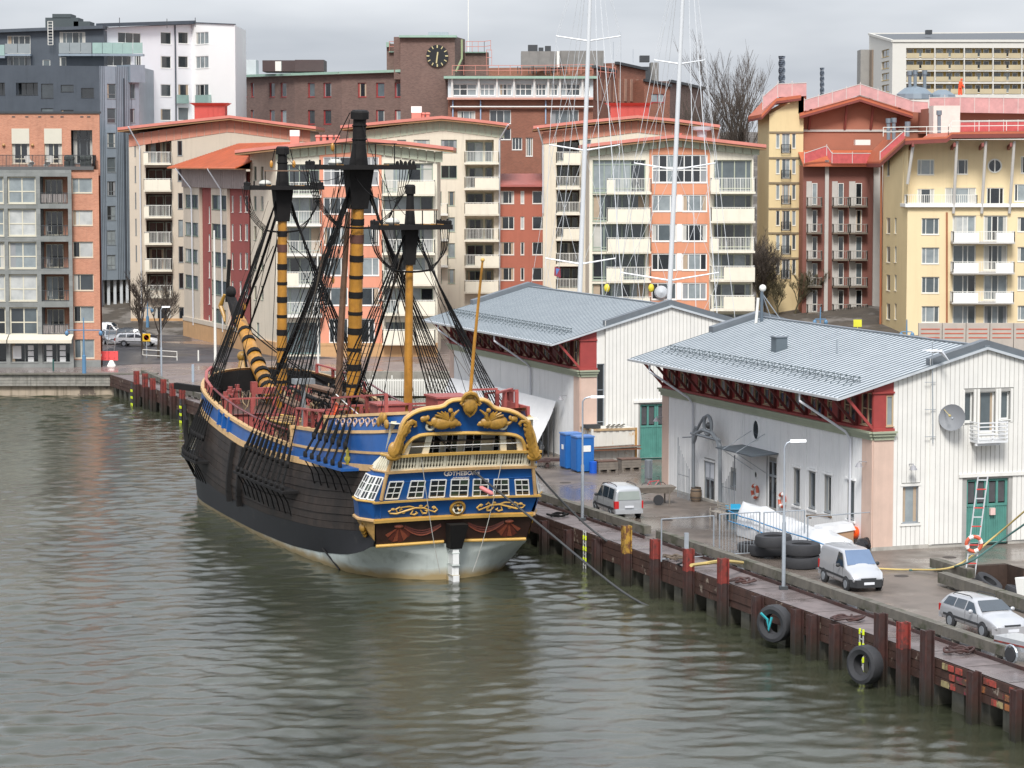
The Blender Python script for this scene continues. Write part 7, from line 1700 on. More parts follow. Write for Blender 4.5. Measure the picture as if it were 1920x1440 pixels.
tag(mb.build('person',mat('orange_workwear',(.8,.1,.03),.7),smooth=True),'person in orange work clothes standing on the roof behind pink mesh','person')
b16=thing('apartment_building','distant pale slab block with rows of yellow balconies at upper right','apartment building',PY(1780,250,560))
fwh=mat('far_white_concrete',(.60,.585,.54),.8,var=.05);ybal=mat('ochre_balcony',(.5,.34,.1),.7,var=.2,scale=.3)
Fw=Fac(V2(PY(1673,130,560)),V2(PY(2010,130,560)));Fe=Fac(V2(PY(1629,130,590)),V2(PY(1673,130,560)))
he=[Fe.rect(1653,y,1667,y+14)for y in(93,115,137,159)];wall(Fe,0,Fe.L,5,[(0,Fe.uz(1629,65)[1]),(Fe.L,Fe.uz(1673,78)[1])],he,fwh,b16,rd=.3);[window(Fe,h,b16,ybal,2,gi=1,fw=.15,rd=.3)for h in he]
rec=[Fw.rect(a,y,b,y+19)for y in(90,112,134,157)for a,b in((1699,1752),(1754,1807),(1809,1861),(1863,1915),(1917,1975))]
wall(Fw,0,Fw.L,5,Fw.uz(1800,78)[1],rec,fwh,b16,rd=1.2)
for h in rec:
 a,c,b,d=h;flat_wall([Fw.w(a,c,-1.2),Fw.w(b,c,-1.2),Fw.w(b,d,-1.2),Fw.w(a,d,-1.2)],ybal,b16,'recess_wall')
 for t0,t1 in((.03,.3),(.4,.62),(.7,.9)):window(Fw,(a+(b-a)*t0,c+.3,a+(b-a)*t1,d-.2),b16,rail_w,1,gi=R.choice([1,2,3]),rd=.05,o=-1.1,fw=.1)
 for t0,t1 in((.02,.46),(.54,.98)):mb=MB();Fw.box(mb,a+(b-a)*t0,a+(b-a)*t1,c,c+1.05,.0,.1);mb.build('balcony_front',mat('pale_ochre_front',(.5,.42,.27),.7,var=.25,scale=.25),b16)
mb=MB();q=[Fe.w(0,Fe.uz(1629,65)[1],0),Fw.w(0,Fw.uz(1673,77.5)[1],0),Fw.w(Fw.L,Fw.uz(1800,77.5)[1],0),Fw.w(Fw.L,Fe.uz(1629,65)[1]+.4,0)+Vector((0,32,0))];mb.prism(q,(0,0,.12));mb.build('roof',mat('slate_felt_roof',(.12,.13,.14),.8),b16)
for a,b in((q[0],q[1]),(q[1],q[2]),(q[0],q[3])):mb=MB();mb.beam(a+Vector((0,0,.1)),b+Vector((0,0,.1)),.5,.5);mb.build('fascia',fwh,b16)
pblock(b16,1613,1634,93,260,588,6,mat('far_grey_concrete',(.3,.29,.27),.8),'stair_wing');pblock(b16,1634,1650,93,260,584,5,mat('brown_panel',(.26,.2,.15),.8),'stair_wing');pblock(b16,1737,1748,56,64,572,2,dark_metal,'roof_plant')  # stair wing in plain grey, darker than the slab
for x,yt_,yb_,w_,Y in((1466,105,200,11.5,330),(1541.5,127,200,7.5,340)):
 mb=MB();r_=w_/2*Y/FPX;N=26;a,b=PY(x,yb_,Y),PY(x,yt_,Y);i0=0
 for k in range(N+1):
  c=a.lerp(b,k/N);t0=k*.42;mb.av([c+Vector((math.cos(t0+j*math.pi/2)*r_*1.15,math.sin(t0+j*math.pi/2)*r_*1.15,0))for j in range(4)])
 for k in range(N):
  for j in range(4):mb.af((k*4+j,k*4+(j+1)%4,(k+1)*4+(j+1)%4,(k+1)*4+j))
 mb.af([N*4+j for j in range(4)]);tag(mb.build('twisted_chimney',mat('slate_blue_chimney',(.09,.11,.14),.5)),'%s slate blue twisted chimney rising above the yellow gable'%('taller' if w_>10 else 'shorter'),'chimney','twisted chimneys')
Fw2=Fac(V2(PY(1722,620,262)),V2(PY(1990,620,262)));rt=thing('retaining_wall','pale concrete retaining wall with thin red stripes below the yellow house','wall',PY(1850,640,262))
for k in range(6):
 a,b=Fw2.L*k/6,Fw2.L*(k+1)/6;mb=MB();Fw2.box(mb,a+.03,b-.03,2,Fw2.uz(1800,606)[1],-.4,0);wp=mb.build('wall_panel',mat('pinkish_concrete',(.45,.40,.35),.85,var=.15),rt)
 for y in(617,625,633):mb=MB();Fw2.box(mb,a+.25,b-.25,Fw2.uz(1800,y)[1]-.06,Fw2.uz(1800,y)[1]+.05,0,.03);mb.build('red_stripe',mat('stripe_red',(.5,.12,.07),.6),wp)
 # trees: real branching, no leaves (winter)
def bare_tree(base,h,spread,seed,label,m,dens=6,r0=.2,name='bare_tree',group=None,cat='tree',lean=0,fine=False):
 rr=random.Random(seed);root=thing(name,label,cat,base,0,group);mt=MB();tw=MB();B=Vector(base)
 def grow(p,d,L_,r,lv):
  n=3;pts=[p];q=p
  for k in range(n):d=(d+Vector((rr.uniform(-.16,.16),rr.uniform(-.16,.16),rr.uniform(-.02,.14)))).normalized();q=q+d*(L_/n);pts.append(q)
  (mt if lv<2 else tw).tube(pts,[r,r*.85,r*.72,r*.6],5 if lv<2 else 3,cap=False)
  if lv>=5 or r<.008 or(fine and lv>=6):return
  for k in range(dens if lv==0 else rr.choice([4,5,5]if fine else[3,3,4])):
   t=rr.uniform(.45,1)if lv==0 else rr.uniform(.3,1);s=pts[min(3,int(t*3))].lerp(pts[min(3,int(t*3)+1)]if int(t*3)<3 else pts[3],t*3%1)
   a=rr.uniform(0,6.28);tl=rr.uniform(.35,.85)*spread;nd=(d+Vector((math.cos(a)*tl,math.sin(a)*tl,rr.uniform(.0,.35)))).normalized();grow(s,nd,L_*rr.uniform(.52,.74),max(.016,r*rr.uniform(.42,.58)),lv+1)
 grow(B,Vector((lean,0,1)),h*.46,r0,0)
 mt.build('trunk',m,root);tag(tw.build('branches',m,root),None,None,kind='stuff');return root
bark=mat('grey_brown_bark',(.085,.068,.055),.9,var=.3,scale=3)
p=PY(1385,330,330);bare_tree((p.x,p.y,hz(p.x,p.y)-.5),21-hz(p.x,p.y)+15,.66,11,'large round bare tree standing on the hill above the orange centred house',bark,10,.38,fine=True)
for x,y,s_,l_ in((268,665,3,'left bare street tree in front of the tan house'),(297,671,9,'right bare street tree in front of the tan house, nearer the lamp post')):p=G(x,y,2);bare_tree((p.x,p.y,2),9.0 if s_==3 else 7.6,.9,s_,l_,bark,7,.14,group='bare street trees')
scr=mat('olive_brown_twigs',(.12,.10,.055),.95,var=.4,scale=2)
k_=0
for x,y,h,w_ in((1425,560,7,1),(1460,575,5,1),(1490,590,6,1),(1530,585,5.5,1),(1428,420,10,1),(1436,480,9,1),(1330,230,9,1),(1425,250,8,1),(1440,330,9,1),(1350,262,7,1)):
 p=PY(x,y,296+(22 if y<300 else 0));bare_tree((p.x,p.y,hz(p.x,p.y)-.3),h,1.1,20+k_,['olive bush behind the antenna on the near warehouse ridge','small olive bush to the right of the roof antenna','olive brown bush in front of the dark red balconies','bush below the lowest dark red balcony','bare tree right beside the cream house balconies, upper','bare tree right beside the cream house balconies, lower','bare tree left of the big round tree on the hill','bare tree low to the right of the big round tree','bare tree left of the yellow wing wall','small bare tree below the big round tree'][k_],scr if k_<4 else bark,8,.12,'bare_bush' if k_<4 else 'bare_tree','scrub on the slope','bush' if k_<4 else 'tree');k_+=1
 # two yachts in the basin, masts above the far warehouse
yw=mat('white_mast_paint',(.62,.64,.66),.35,.1,var=.04);wire=mat('pale_wire',(.62,.64,.66),.5)
def yacht(px,Yb,spr,lab,tilt,flag=False,radar=False):
 b=PY(px,585,Yb);root=thing('sailing_yacht',lab,'sailing yacht',(b.x,b.y,0),0,'yachts moored behind the far warehouse');T_=Vector((b.x+tilt,b.y,46.0));B_=Vector((b.x,b.y,1.6));mm=lambda z:B_.lerp(T_,(z-1.6)/44.4)
 mb=MB();rows=[]
 for s in np.linspace(-11,11,13):w_=2.6*max(0,1-(abs(s-(-3))/(14 if s>-3 else 12))**2.2);rows.append([(b.x+w_,b.y+s,1.5),(b.x+w_*.7,b.y+s,-.2),(b.x,b.y+s,-.8),(b.x-w_*.7,b.y+s,-.2),(b.x-w_,b.y+s,1.5)])
 for r_ in rows:mb.av(r_)
 for k in range(12):
  for j in range(5):mb.af((k*5+j,k*5+(j+1)%5,(k+1)*5+(j+1)%5,(k+1)*5+j))
 mb.build('hull',white_trim,root,smooth=True);mb=MB();mb.tube([mm(1.5),mm(20),mm(46)],[.24,.22,.16],10);m_=mb.build('mast',yw,root,smooth=True)
 for y,hw in spr:
  c=PY(px+tilt*0,y,Yb);c=mm(c.z);w_=hw*Yb/FPX
  for sg in(-1,1):
   e=c+Vector((sg*w_,.4,w_*.16));mb=MB();mb.tube([c,e],[.09,.06],6);mb.build('spreader',yw,m_,smooth=True)
 ends=[]
 zs=[mm(PY(px,y,Yb).z)for y,_ in spr]
 for sg in(-1,1):
  pts=[Vector((b.x+sg*3.2,b.y,1.5))]+[c+Vector((sg*spr[i][1]*Yb/FPX,.4,spr[i][1]*Yb/FPX*.16))for i,c in sorted(enumerate(zs),key=lambda q:q[1].z)]+[mm(44)]
  mb=MB();mb.tube(pts,.022,4);mb.build('shroud_wire',wire,root)
  for i,c in enumerate(zs):e=c+Vector((sg*spr[i][1]*Yb/FPX,.4,0));mb=MB();mb.tube([mm(min(43,c.z+10)),e],.016,4);mb.tube([e,mm(max(2,c.z-11))],.016,4);tag(mb.build('diagonal_wire',wire,root),None,None,kind='stuff')
 for dy,dx,r_ in((10.5,-2.4,.05),(10.5,-3.6,.03),(-10.5,2.2,.05),(-10.5,4.4,.06),(-8,6.4,.035),(9,-5.5,.03)):mb=MB();mb.tube([Vector((b.x+dx,b.y+dy,1.5)),mm(45)],r_*.62,4);mb.build('stay_wire',wire,root)
 if flag:
  c=PY(1040,500,Yb-1);mb=MB();mb.prism([c,c+Vector((.5,0,-.1)),c+Vector((.55,0,-1.0)),c+Vector((-.05,0,-.8))],(0,.03,0));f=mb.build('flag',mat('dark_red_flag',(.25,.04,.06),.8),root);mb=MB();mb.prism([c+Vector((.1,-.02,-.15)),c+Vector((.45,-.02,-.2)),c+Vector((.15,-.02,-.75))],(0,.01,0));mb.build('flag_emblem',mat('flag_blue',(.1,.2,.45),.8),f)
 return root
yacht(1081,238,[(77,60),(282,66),(495,66)],'white yacht mast on the left with three pairs of spreaders',1.45,True);yacht(1248,236,[(120,47),(318,76),(526,92)],'white yacht mast on the right in front of the orange strip',1.75)
for x in(1138,1221):mb=MB();mb.ball(PY(x,540,246),.28,8,6,(1,1,1.4));tag(mb.build('yellow_buoy',mat('buoy_yellow',(.75,.6,.04),.5),smooth=True),'yellow float hanging %s of the right yacht mast'%('well left' if x<1200 else 'just left'),'float','yellow floats in the yacht rigging')
# VEHICLES AND THINGS ON THE QUAY
def single(mb,name,m,label,cat,group=None,smooth=False):
 return tag(mb.build(name,m,smooth=smooth),label,cat,group)
silver=mat('silver_car_paint',(.47,.48,.5),.3,.3,var=.05,coat=.6,obj=True);silverg=mat('grey_silver_paint',(.46,.48,.5),.3,.35,var=.05,coat=.6,obj=True);whitep=mat('white_car_paint',(.72,.74,.76),.3,var=.04,coat=.6,obj=True);darkp=mat('dark_car_paint',(.03,.032,.04),.3,var=.1,coat=.6,obj=True)
trim=mat('black_plastic_trim',(.035,.037,.04),.6,var=.15,obj=True);cglass=mat('car_glass',(.03,.045,.06),.05,var=.3,spec=1.0,obj=True);wglass=mat('windscreen_glass',(.10,.16,.27),.08,var=.2,spec=1.0,obj=True);lampw=mat('headlamp',(.42,.45,.48),.12,spec=1,obj=True);lampr=mat('tail_lamp',(.5,.02,.02),.2,obj=True);plate=mat('number_plate',(.72,.74,.78),.4,obj=True)
KIND={'van':[(-2.05,.45,.92,.96,.80,.78),(-2.0,.34,1.06,1.66,.84,.70),(-1.82,.3,1.08,1.80,.86,.71),(.1,.28,1.08,1.84,.86,.72),(.62,.28,1.06,1.76,.86,.69),(1.3,.3,1.02,1.07,.85,.78),(1.82,.32,.88,.92,.82,.72),(2.06,.4,.62,.66,.72,.62)],'estate':[(-2.35,.5,.82,.86,.80,.76),(-2.28,.35,.96,1.12,.85,.72),(-1.95,.3,.97,1.40,.88,.63),(.05,.28,.95,1.45,.88,.66),(.4,.28,.94,1.38,.88,.64),(1.15,.28,.92,.96,.88,.78),(2.0,.3,.80,.84,.86,.74),(2.34,.38,.58,.62,.74,.64)]}
def bpy_sharp(o):
 a=o.data.attributes.get('sharp_edge')
 if a:o.data.attributes.remove(a)
 cr_=o.data.attributes.new('crease_edge','FLOAT','EDGE')
 for e in o.data.edges:
  v0,v1=o.data.vertices[e.vertices[0]].co,o.data.vertices[e.vertices[1]].co
  cr_.data[e.index].value=.55 if abs(v0.x-v1.x)<.02 else.35
def vehicle(kind,name,label,pos,hd,paint,sidewin,plate_txt=None,roofrail=True,group=None,bumper=None,L=1.0):
 """pos: centre on the ground, hd: heading vector"""
 rz=math.atan2(hd[1],hd[0]);root=thing(name,label,'van' if kind=='van' else 'car',(pos[0],pos[1],2.0),rz,group);S=[(x*L,*r)for x,*r in KIND[kind]]
 mb=MB();n=0;secs=[]
 for x,zs,zb,zr_,wb,wr in S:
  half=[(wb*.93,zs),(wb,zs+.18),(wb*1.0,(zs+zb)/2),(wb*.985,zb),(wr,zr_-.05),(wr*.82,zr_),(wr*.4,zr_+.035)]
  secs.append([(x,y,z)for y,z in half]+[(x,-y,z)for y,z in half[::-1]])
 for s_ in secs:mb.av(s_)
 K=14
 for i in range(len(secs)-1):
  for j in range(K):mb.af((i*K+j,i*K+(j+1)%K,(i+1)*K+(j+1)%K,(i+1)*K+j))
 mb.af(list(range(K))[::-1]);mb.af([(len(secs)-1)*K+j for j in range(K)]);body=mb.build('body',paint,root,world=False,smooth=True);sm_=body.modifiers.new('round','SUBSURF');sm_.levels=sm_.render_levels=2;[setattr(pp,'use_smooth',True)for pp in body.data.polygons];bpy_sharp(body)
 xs=[s[0]for s in S];f=lambda x,c:float(np.interp(x,xs,[s[c]for s in S]))
 def sp_(x,t,sd,o=.014):y=f(x,4)*.985+(f(x,5)-f(x,4)*.985)*t;z=f(x,2)+(f(x,3)-.05-f(x,2))*t;return(x,sd*(y+o),z)
 for sd in(1,-1):
  for x0,x1,x2,x3 in sidewin:
   mb=MB();mb.poly([sp_(x0*L,.06,sd),sp_(x1*L,.06,sd),sp_(x2*L,.9,sd),sp_(x3*L,.9,sd)]);mb.build('side_window',cglass,body,world=False)
  for t in(-.1,.95):mb=MB();xx=t*L;mb.beam((xx,sd*(f(xx,4)*.99+.004),f(xx,1)+.1),(xx,sd*(f(xx,4)*.985+.006),f(xx,2)),.012,.012);mb.build('door_seam',trim,body,world=False)
  mb=MB();xs_=np.linspace(-1.9,1.75,6)*L;mb2=[(x,sd*(f(x,4)*1.0+.012),(f(x,1)+f(x,2))/2-.08)for x in xs_]
  for a,b in zip(mb2,mb2[1:]):mb.beam(a,b,.03,.1)
  mb.build('side_strip',trim,body,world=False)
  xm=(.75 if kind=='van' else.62)*L;mb=MB();mb.ball((xm,sd*(f(xm,4)+.14),f(xm,2)+.08),.13,8,6,(.6,.9,.75));mb.build('wing_mirror',trim if kind=='van' else paint,body,world=False,smooth=True)
  for xw in(-1.32*L,1.36*L):
   w_=f(xw,4);mb=MB();mb.lathe([(.36,sd*(w_-.1)),(.37,sd*(w_+.008))],18,(xw,0,.33),'y');mb.build('wheel_arch',trim,body,world=False)
   mb=MB();mb.lathe([(.22,-.1),(.29,-.1),(.315,-.06),(.315,.06),(.29,.1),(.22,.1)],18,(xw,sd*(w_-.07),.315),'y');wh=mb.build('wheel',rubber,root,world=False,smooth=True)
   mb=MB();mb.lathe([(.2,-.02),(.2,.02),(.12,.0)],14,(xw,sd*(w_+.025),.315),'y');mb.build('rim',galv,wh,world=False)
  xf=xs[-1]-.16;mb=MB();z_=f(xf,2)-.1;mb.hexa([(xf-.25,sd*.44,z_-.09),(xf+.1,sd*.42,z_-.14),(xf-.12,sd*(f(xf,4)+.01),z_-.08),(xf-.35,sd*(f(xf,4)+.02),z_-.04),(xf-.3,sd*.44,z_+.1),(xf-.02,sd*.42,z_+.06),(xf-.16,sd*(f(xf,4)+.0),z_+.1),(xf-.38,sd*(f(xf,4)+.01),z_+.12)]);mb.build('headlight',lampw,body,world=False)
  mb=MB();x_=xs[0]-.02;zt_=.62 if kind=='van' else.62;mb.box(x_,x_+.2,sd*.68-.08,sd*.76+.09*sd,zt_,zt_+(.42 if kind=='van' else.3));mb.build('tail_light',lampr,body,world=False)
  if roofrail:mb=MB();mb.tube([(-1.6*L,sd*.58,f(-1.5,3)+.02),(-1.4*L,sd*.58,f(-1.4,3)+.09),(-.2,sd*.58,f(-.2,3)+.09),(0,sd*.58,f(0,3)+.02)],.022,5);mb.build('roof_rail',trim,body,world=False)
 i=4;a,b=S[i],S[i+1];d=.065;mb=MB();mb.poly([(b[0]-.08,.72,b[3]+.05+d),(b[0]-.08,-.72,b[3]+.05+d),(a[0]+.03,-a[5]*.9,a[3]-.02+d),(a[0]+.03,a[5]*.9,a[3]-.02+d)]);mb.build('windscreen',wglass if bumper else cglass,body,world=False)
 r0,r1=S[1],S[2];mb=MB();mb.poly([(r0[0]-.075,.66,r0[2]+.04),(r0[0]-.075,-.66,r0[2]+.04),(r1[0]-.09 if kind!='van' else r0[0]-.045,-.6,r1[3]-.22),(r1[0]-.09 if kind!='van' else r0[0]-.045,.6,r1[3]-.22)]);mb.build('rear_window',mat('pale_rear_glass',(.3,.34,.32),.15,obj=True)if kind=='van' else cglass,body,world=False)
 bm_=bumper or paint;xe=xs[-1];mb=MB();mb.hexa([(xe-.25,.84,.24),(xe+.06,.6,.22),(xe+.06,-.6,.22),(xe-.25,-.84,.24),(xe-.25,.87,.6),(xe+.09,.63,.58),(xe+.09,-.63,.58),(xe-.25,-.87,.6)]);mb.build('front_bumper',bm_,body,world=False)
 mb=MB();mb.box(xs[0]-.07,xs[0]+.2,-.82,.82,.32,.55);mb.build('rear_bumper',paint,body,world=False)
 mb=MB();mb.box(xe-.05,xe+.02,-.38,.38,.56,.66);mb.build('grille',trim,body,world=False)
 for xq,zq in((xe+.09,.36),(xs[0]-.08,.66 if kind=='van' else.6)):mb=MB();mb.box(xq-.01,xq+.01,-.26,.26,zq,zq+.12);mb.build('number_plate',plate,body,world=False)
 return root
van_w=[(.12,1.08,.62,.22)];est_w=[(-1.95,-1.1,-1.1,-1.8),(-1.02,-.2,-.2,-1.02),(-.1,.85,.3,-.1)]
vehicle('van','parked_van','silver grey passenger van seen from behind, parked between the lamp post and the wooden cart',(5.98,149.5),(-.29,.957),silverg,[(-1.75,-.9,-.9,-1.7),(-.8,.05,.05,-.8),(.12,1.08,.62,.22)],group='vehicles parked on the quay')
vehicle('van','parked_van','silver panel van with black bumper facing the camera beside the stacked tyres',(16.1,124.2),(.27,-.963),silver,van_w,roofrail=False,group='vehicles parked on the quay',bumper=trim)
vehicle('estate','parked_car','silver estate car with roof rails at the right end of the quay',(20.2,111.9),(.35,-.936),silver,est_w,group='vehicles parked on the quay')
vehicle('estate','parked_car','white people carrier parked sideways by the bare street tree at far left',(-41.0,288.6),(1,-.06),whitep,est_w,group='cars parked at the far left',L=1.0)
vehicle('estate','parked_car','silver estate car partly hidden left of the white people carrier',(-44.6,293),(.3,-.95),silverg,est_w,group='cars parked at the far left')
vehicle('estate','parked_car','black car at the corner of the orange brick house',(-46.5,290),(.35,-.93),darkp,est_w,group='cars parked at the far left')
vehicle('van','parked_van','white van behind the black car at far left',(-46.2,301),(1,-.1),whitep,van_w,group='cars parked at the far left')
vehicle('estate','parked_car','dark car with a roof box behind the white people carrier',(-42.3,297),(1,-.05),darkp,est_w,group='cars parked at the far left')
def bx(root,name,m,*bs,M=None):
 for b in bs:mb=MB();mb.T=M;mb.box(*b);mb.build(name,m,root,world=False)
RZ=AQ
p=G(1922,1238);t_=thing('trailer','small grey trailer with a red stripe at the right edge','trailer',p,-math.pi/2+AQ+.2);bx(t_,'side_board',silverg,(-1.2,1.2,-.6,.6,.45,.9));bx(t_,'stripe',redpaint,(-1.2,1.2,-.615,-.6,.65,.72))
mb=MB();mb.lathe([(.18,-.08),(.3,-.08),(.3,.08),(.18,.08)],16,(0,-.75,.3),'y');mb.build('wheel',rubber,t_,world=False,smooth=True);mb=MB();mb.torus((0,-.75,.32),.36,.05,14,5,(0,1,0));mb.build('mudguard',galv,t_,world=False)
def lamp(px,py,top,label,m=galv,arm=1.0,r=.09):
 p=G(px,py);h=PY(px,top,p.y).z-2;t=thing('street_lamp',label,'street lamp',p,0,'street lamps along the quay');mb=MB();mb.tube([(0,0,0),(0,0,h*.45),(0,0,h*.46),(0,0,h-.25),(.12,0,h-.06),(.3,0,h),(arm,0,h+.03)],[r,r,r*.6,r*.5,r*.5,r*.5,r*.5],8);mb.build('post',m,t,world=False,smooth=True)
 mb=MB();mb.hexa([(arm-.1,-.1,h-.04),(arm+.65,-.12,h-.02),(arm+.65,.12,h-.02),(arm-.1,.1,h-.04),(arm-.1,-.06,h+.1),(arm+.65,-.07,h+.1),(arm+.65,.07,h+.1),(arm-.1,.06,h+.1)]);mb.build('lamp_head',mat('lamp_head_white',(.75,.78,.8),.4),t,world=False);mb=MB();mb.box(-.2,.2,-.2,.2,0,.15);mb.build('foot',dark_metal,t,world=False)
lamp(1092,976,745,'tall grey street lamp left of the silver grey van',arm=.55);lamp(1469,1105,828,'tall grey street lamp beside the stacked tyres',arm=.35);lamp(303,714,576,'grey street lamp at the far end of the quay near the no parking sign',arm=.2)
bl=mat('blue_lamp_paint',(.10,.22,.36),.5)
def blamp(p,h,label):
 aw=1.6 if 'brick' in label else.55;t=thing('street_lamp',label,'street lamp',p,0,'blue street lamps');mb=MB();mb.tube([(0,0,0),(0,0,1.8),(0,0,1.85),(0,0,h)],[.2,.18,.09,.05],8);mb.tube([(-aw,0,h-1.2),(aw,0,h-1.2)],.05,5);mb.build('post',bl,t,world=False)
 for s in(-aw,aw):mb=MB();mb.ball((s,0,h-1.5),.2,8,6,(1,1,1.3));mb.build('lamp_head',bl,t,world=False,smooth=True)
blamp(G(158,702),5.4,'pale blue twin lamp post in front of the orange brick house');q=PY(1538,615,262);blamp((q.x,q.y,hz(q.x,q.y)),4.4,'blue twin lamp post behind the near warehouse roof, by the bushes');q=PY(1700,636,258);blamp((q.x,q.y,hz(q.x,q.y)),3.7,'blue twin lamp post in front of the yellow house corner');q=G(205,655);blamp((q.x,q.y+30,2),4,'dark blue lamp post under the slate house')
mb=MB();p=G(404,700);mb.tube([p,p+Vector((0,0,13.6))],[.14,.08],8);single(mb,'flag_pole',rail_w,'tall plain white flag pole left of the ship bow','flag pole')
mb=MB();p=G(597,728);mb.tube([p,p+Vector((0,0,12))],[.1,.06],8);single(mb,'flag_pole',rail_w,'white flag pole standing between the foremast and the mainmast','flag pole')
p=G(275,672);t_=thing('road_sign','square yellow no parking sign with a blue and red disc','road sign',p);bx(t_,'post',galv,(-.05,.05,0,.06,0,2.4));bx(t_,'sign_board',mat('sign_yellow',(.75,.45,.02),.5),(-.4,.4,-.04,0,1.75,2.55))
for r_,m_ in((.27,'red'),(.2,'blue')):mb=MB();mb.lathe([(r_,-.06 if r_>.22 else-.075),(.001,-.06 if r_>.22 else-.075)],20,(0,0,2.15),'y');mb.build('sign_disc',mat('sign_'+m_,(.6,.03,.03)if m_=='red' else(.04,.12,.5),.5),t_,world=False)
mb=MB();mb.beam((-.18,-.08,2.34),(.18,-.08,1.96),.06,.02);mb.build('sign_bar',mat('sign_red',(.6,.03,.03),.5),t_,world=False)
p=G(195,686);t_=thing('road_barrier','red plastic barrier on two white feet at the far left quay','barrier',p);
for k in range(3):bx(t_,'barrier_panel',mat('barrier_red',(.75,.09,.09),.45,var=.15,scale=3),(-1.4+k*.94,-1.4+k*.94+.92,-.12,.12,.55,1.45))
bx(t_,'panel_label',white_trim,(-.7,-.2,-.14,-.12,.95,1.2));bx(t_,'rib',mat('barrier_dark_red',(.45,.05,.05),.5),*[(x,x+.12,-.135,-.12,z,z+.06)for x in(-1.1,-.5,.1,.5,1.0)for z in(.75,1.28)])
for s in(-.85,.75):mb=MB();mb.hexa([(s-.4,-.35,0),(s+.4,-.35,0),(s+.4,.35,0),(s-.4,.35,0),(s-.15,-.12,.55),(s+.15,-.12,.55),(s+.15,.12,.55),(s-.15,.12,.55)]);mb.build('foot',white_trim,t_,world=False)
def ladder(a,b,w_,label,m=galv,n=8,rung=None,right=(1,0,0),name='ladder',lit=None):
 t=thing(name,label,'ladder',a);A_,B_,W_=Vector(a),Vector(b),Vector(right)*w_/2
 for s in(-1,1):mb=MB();mb.beam(A_+W_*s,B_+W_*s,.06,.06);mb.build('ladder_rail',m,t)
 for k in range(n):q=A_.lerp(B_,(k+.6)/n);mb=MB();mb.beam(q-W_,q+W_,.07 if rung else.05,.05);mb.build('rung',(rung if rung and k%2 else m),t)
 if lit:
  for k in lit:q=A_.lerp(B_,(k+.6)/n);[(lambda mb:(mb.beam(q+W_*s+Vector((0,-.03,-.09)),q+W_*s+Vector((0,-.03,.14)),.085,.085),mb.build('reflector_sleeve',mat('lime_reflector',(.62,.75,.02),.5),t)))(MB())for s in(-1,1)]
 return t
p=G(206,668);ladder(p,p+Vector((.45,0,3.3)),.75,'aluminium ladder standing behind the red barrier',rail_w,6)
wht=mat('aluminium_pale',(.66,.68,.7),.4,.3);p=G(1818,1084,2.1);ladder(p,PY(1843,893,p.y),.46,'tall aluminium ladder with red rungs in front of the green gate',wht,11,mat('red_rung',(.6,.06,.05),.5))
mb=MB();c=PY(1826,1020,p.y-.12);mb.torus(c,.36,.09,20,8,(0,1,.1));lr=single(mb,'life_ring',mat('ring_orange',(.60,.12,.06),.5),'orange and white life ring hung on the tall ladder','life ring','life rings',True)
def ringbands(lr,c,ax,Rr=.36):
 x=Vector(ax).normalized().orthogonal().normalized();y=Vector(ax).normalized().cross(x)
 for k in range(4):a=k*math.pi/2+.4;mb=MB();mb.tube([c+(x*math.cos(a+t)+y*math.sin(a+t))*Rr for t in(-.28,0,.28)],.098,8);mb.build('white_band',white_trim,lr,smooth=True)
ringbands(lr,c,(0,1,.1))
FL2=WH2[2];FE2_=WH2[3]
for(x,y),l_ in(((1419,921),'life ring on the warehouse wall below the small round window'),((1470,938),'life ring on the wall right of the canopy entrance, behind the lamp post')):
 c=FL2.w(*FL2.uz(x,y),.12);mb=MB();mb.torus(c,.36,.09,20,8,FL2.n);lr=single(mb,'life_ring',mat('ring_orange',(.60,.12,.06),.5),l_,'life ring','life rings',True);ringbands(lr,c,FL2.n)
c=SMI@Vector((0,0,0));c=Vector((7.6,3.2,8.6));mb=MB();mb.torus(SM@Vector((7.2,4.3,8.5)),.34,.09,18,8,(-.9,-.35,.3));single(mb,'life_ring',mat('ring_orange_bright',(.85,.12,.03),.5),'bright orange life ring on the red rail of the ship','life ring','life rings',True)
for x,y0,y1,l in((1620,1182,1272,'quay ladder with lime yellow sleeves left of the big hanging tyre'),(1100,1004,1072,'quay ladder with lime yellow sleeves right of the ship stern')):
 u,_=QF.uz(x,y0);ladder(QF.w(u,-.6,.12),QF.w(u,2.1,.12),.32,l,mat('pale_ladder_steel',(.4,.4,.38),.5),9,None,QF.d,'quay_ladder',(2,4,6,8)if x>1300 else(3,5,7))
for x,l in((259,'quay ladder with lime sleeves at the inner corner by the first red piles'),(351,'quay ladder with lime sleeves ahead of the ship bow')):u,_=QF2.uz(x,740);ladder(QF2.w(u,-.4,.6),QF2.w(u,2.1,.6),.4,l,dark_metal,8,None,QF2.d,'quay_ladder',(1,3,5))
for x in(372,298,273):p=G(x,{372:677,298:668,273:672}[x]);
for x,y,l in((372,677,'white post'),(100,695,'dark green post')):mb=MB();p=G(x,y);mb.tube([p,p+Vector((0,0,1.1))],.08,8);single(mb,'bollard',rail_w if x==372 else mat('green_post',(.02,.09,.08),.5),l+(' at the street corner' if x==372 else ' in front of the shop windows'),'bollard')
p0,p1=G(268,672),G(332,676);mb=MB();mb.tube([p0+Vector((0,0,.35)),p0+Vector((0,0,.9)),p1+Vector((0,0,.9)),p1],.05,6);mb.tube([p0+Vector((0,0,.35)),p1+Vector((0,0,.35))],.05,6);single(mb,'bar_gate',rail_w,'low white and red tube gate across the street entrance','gate')
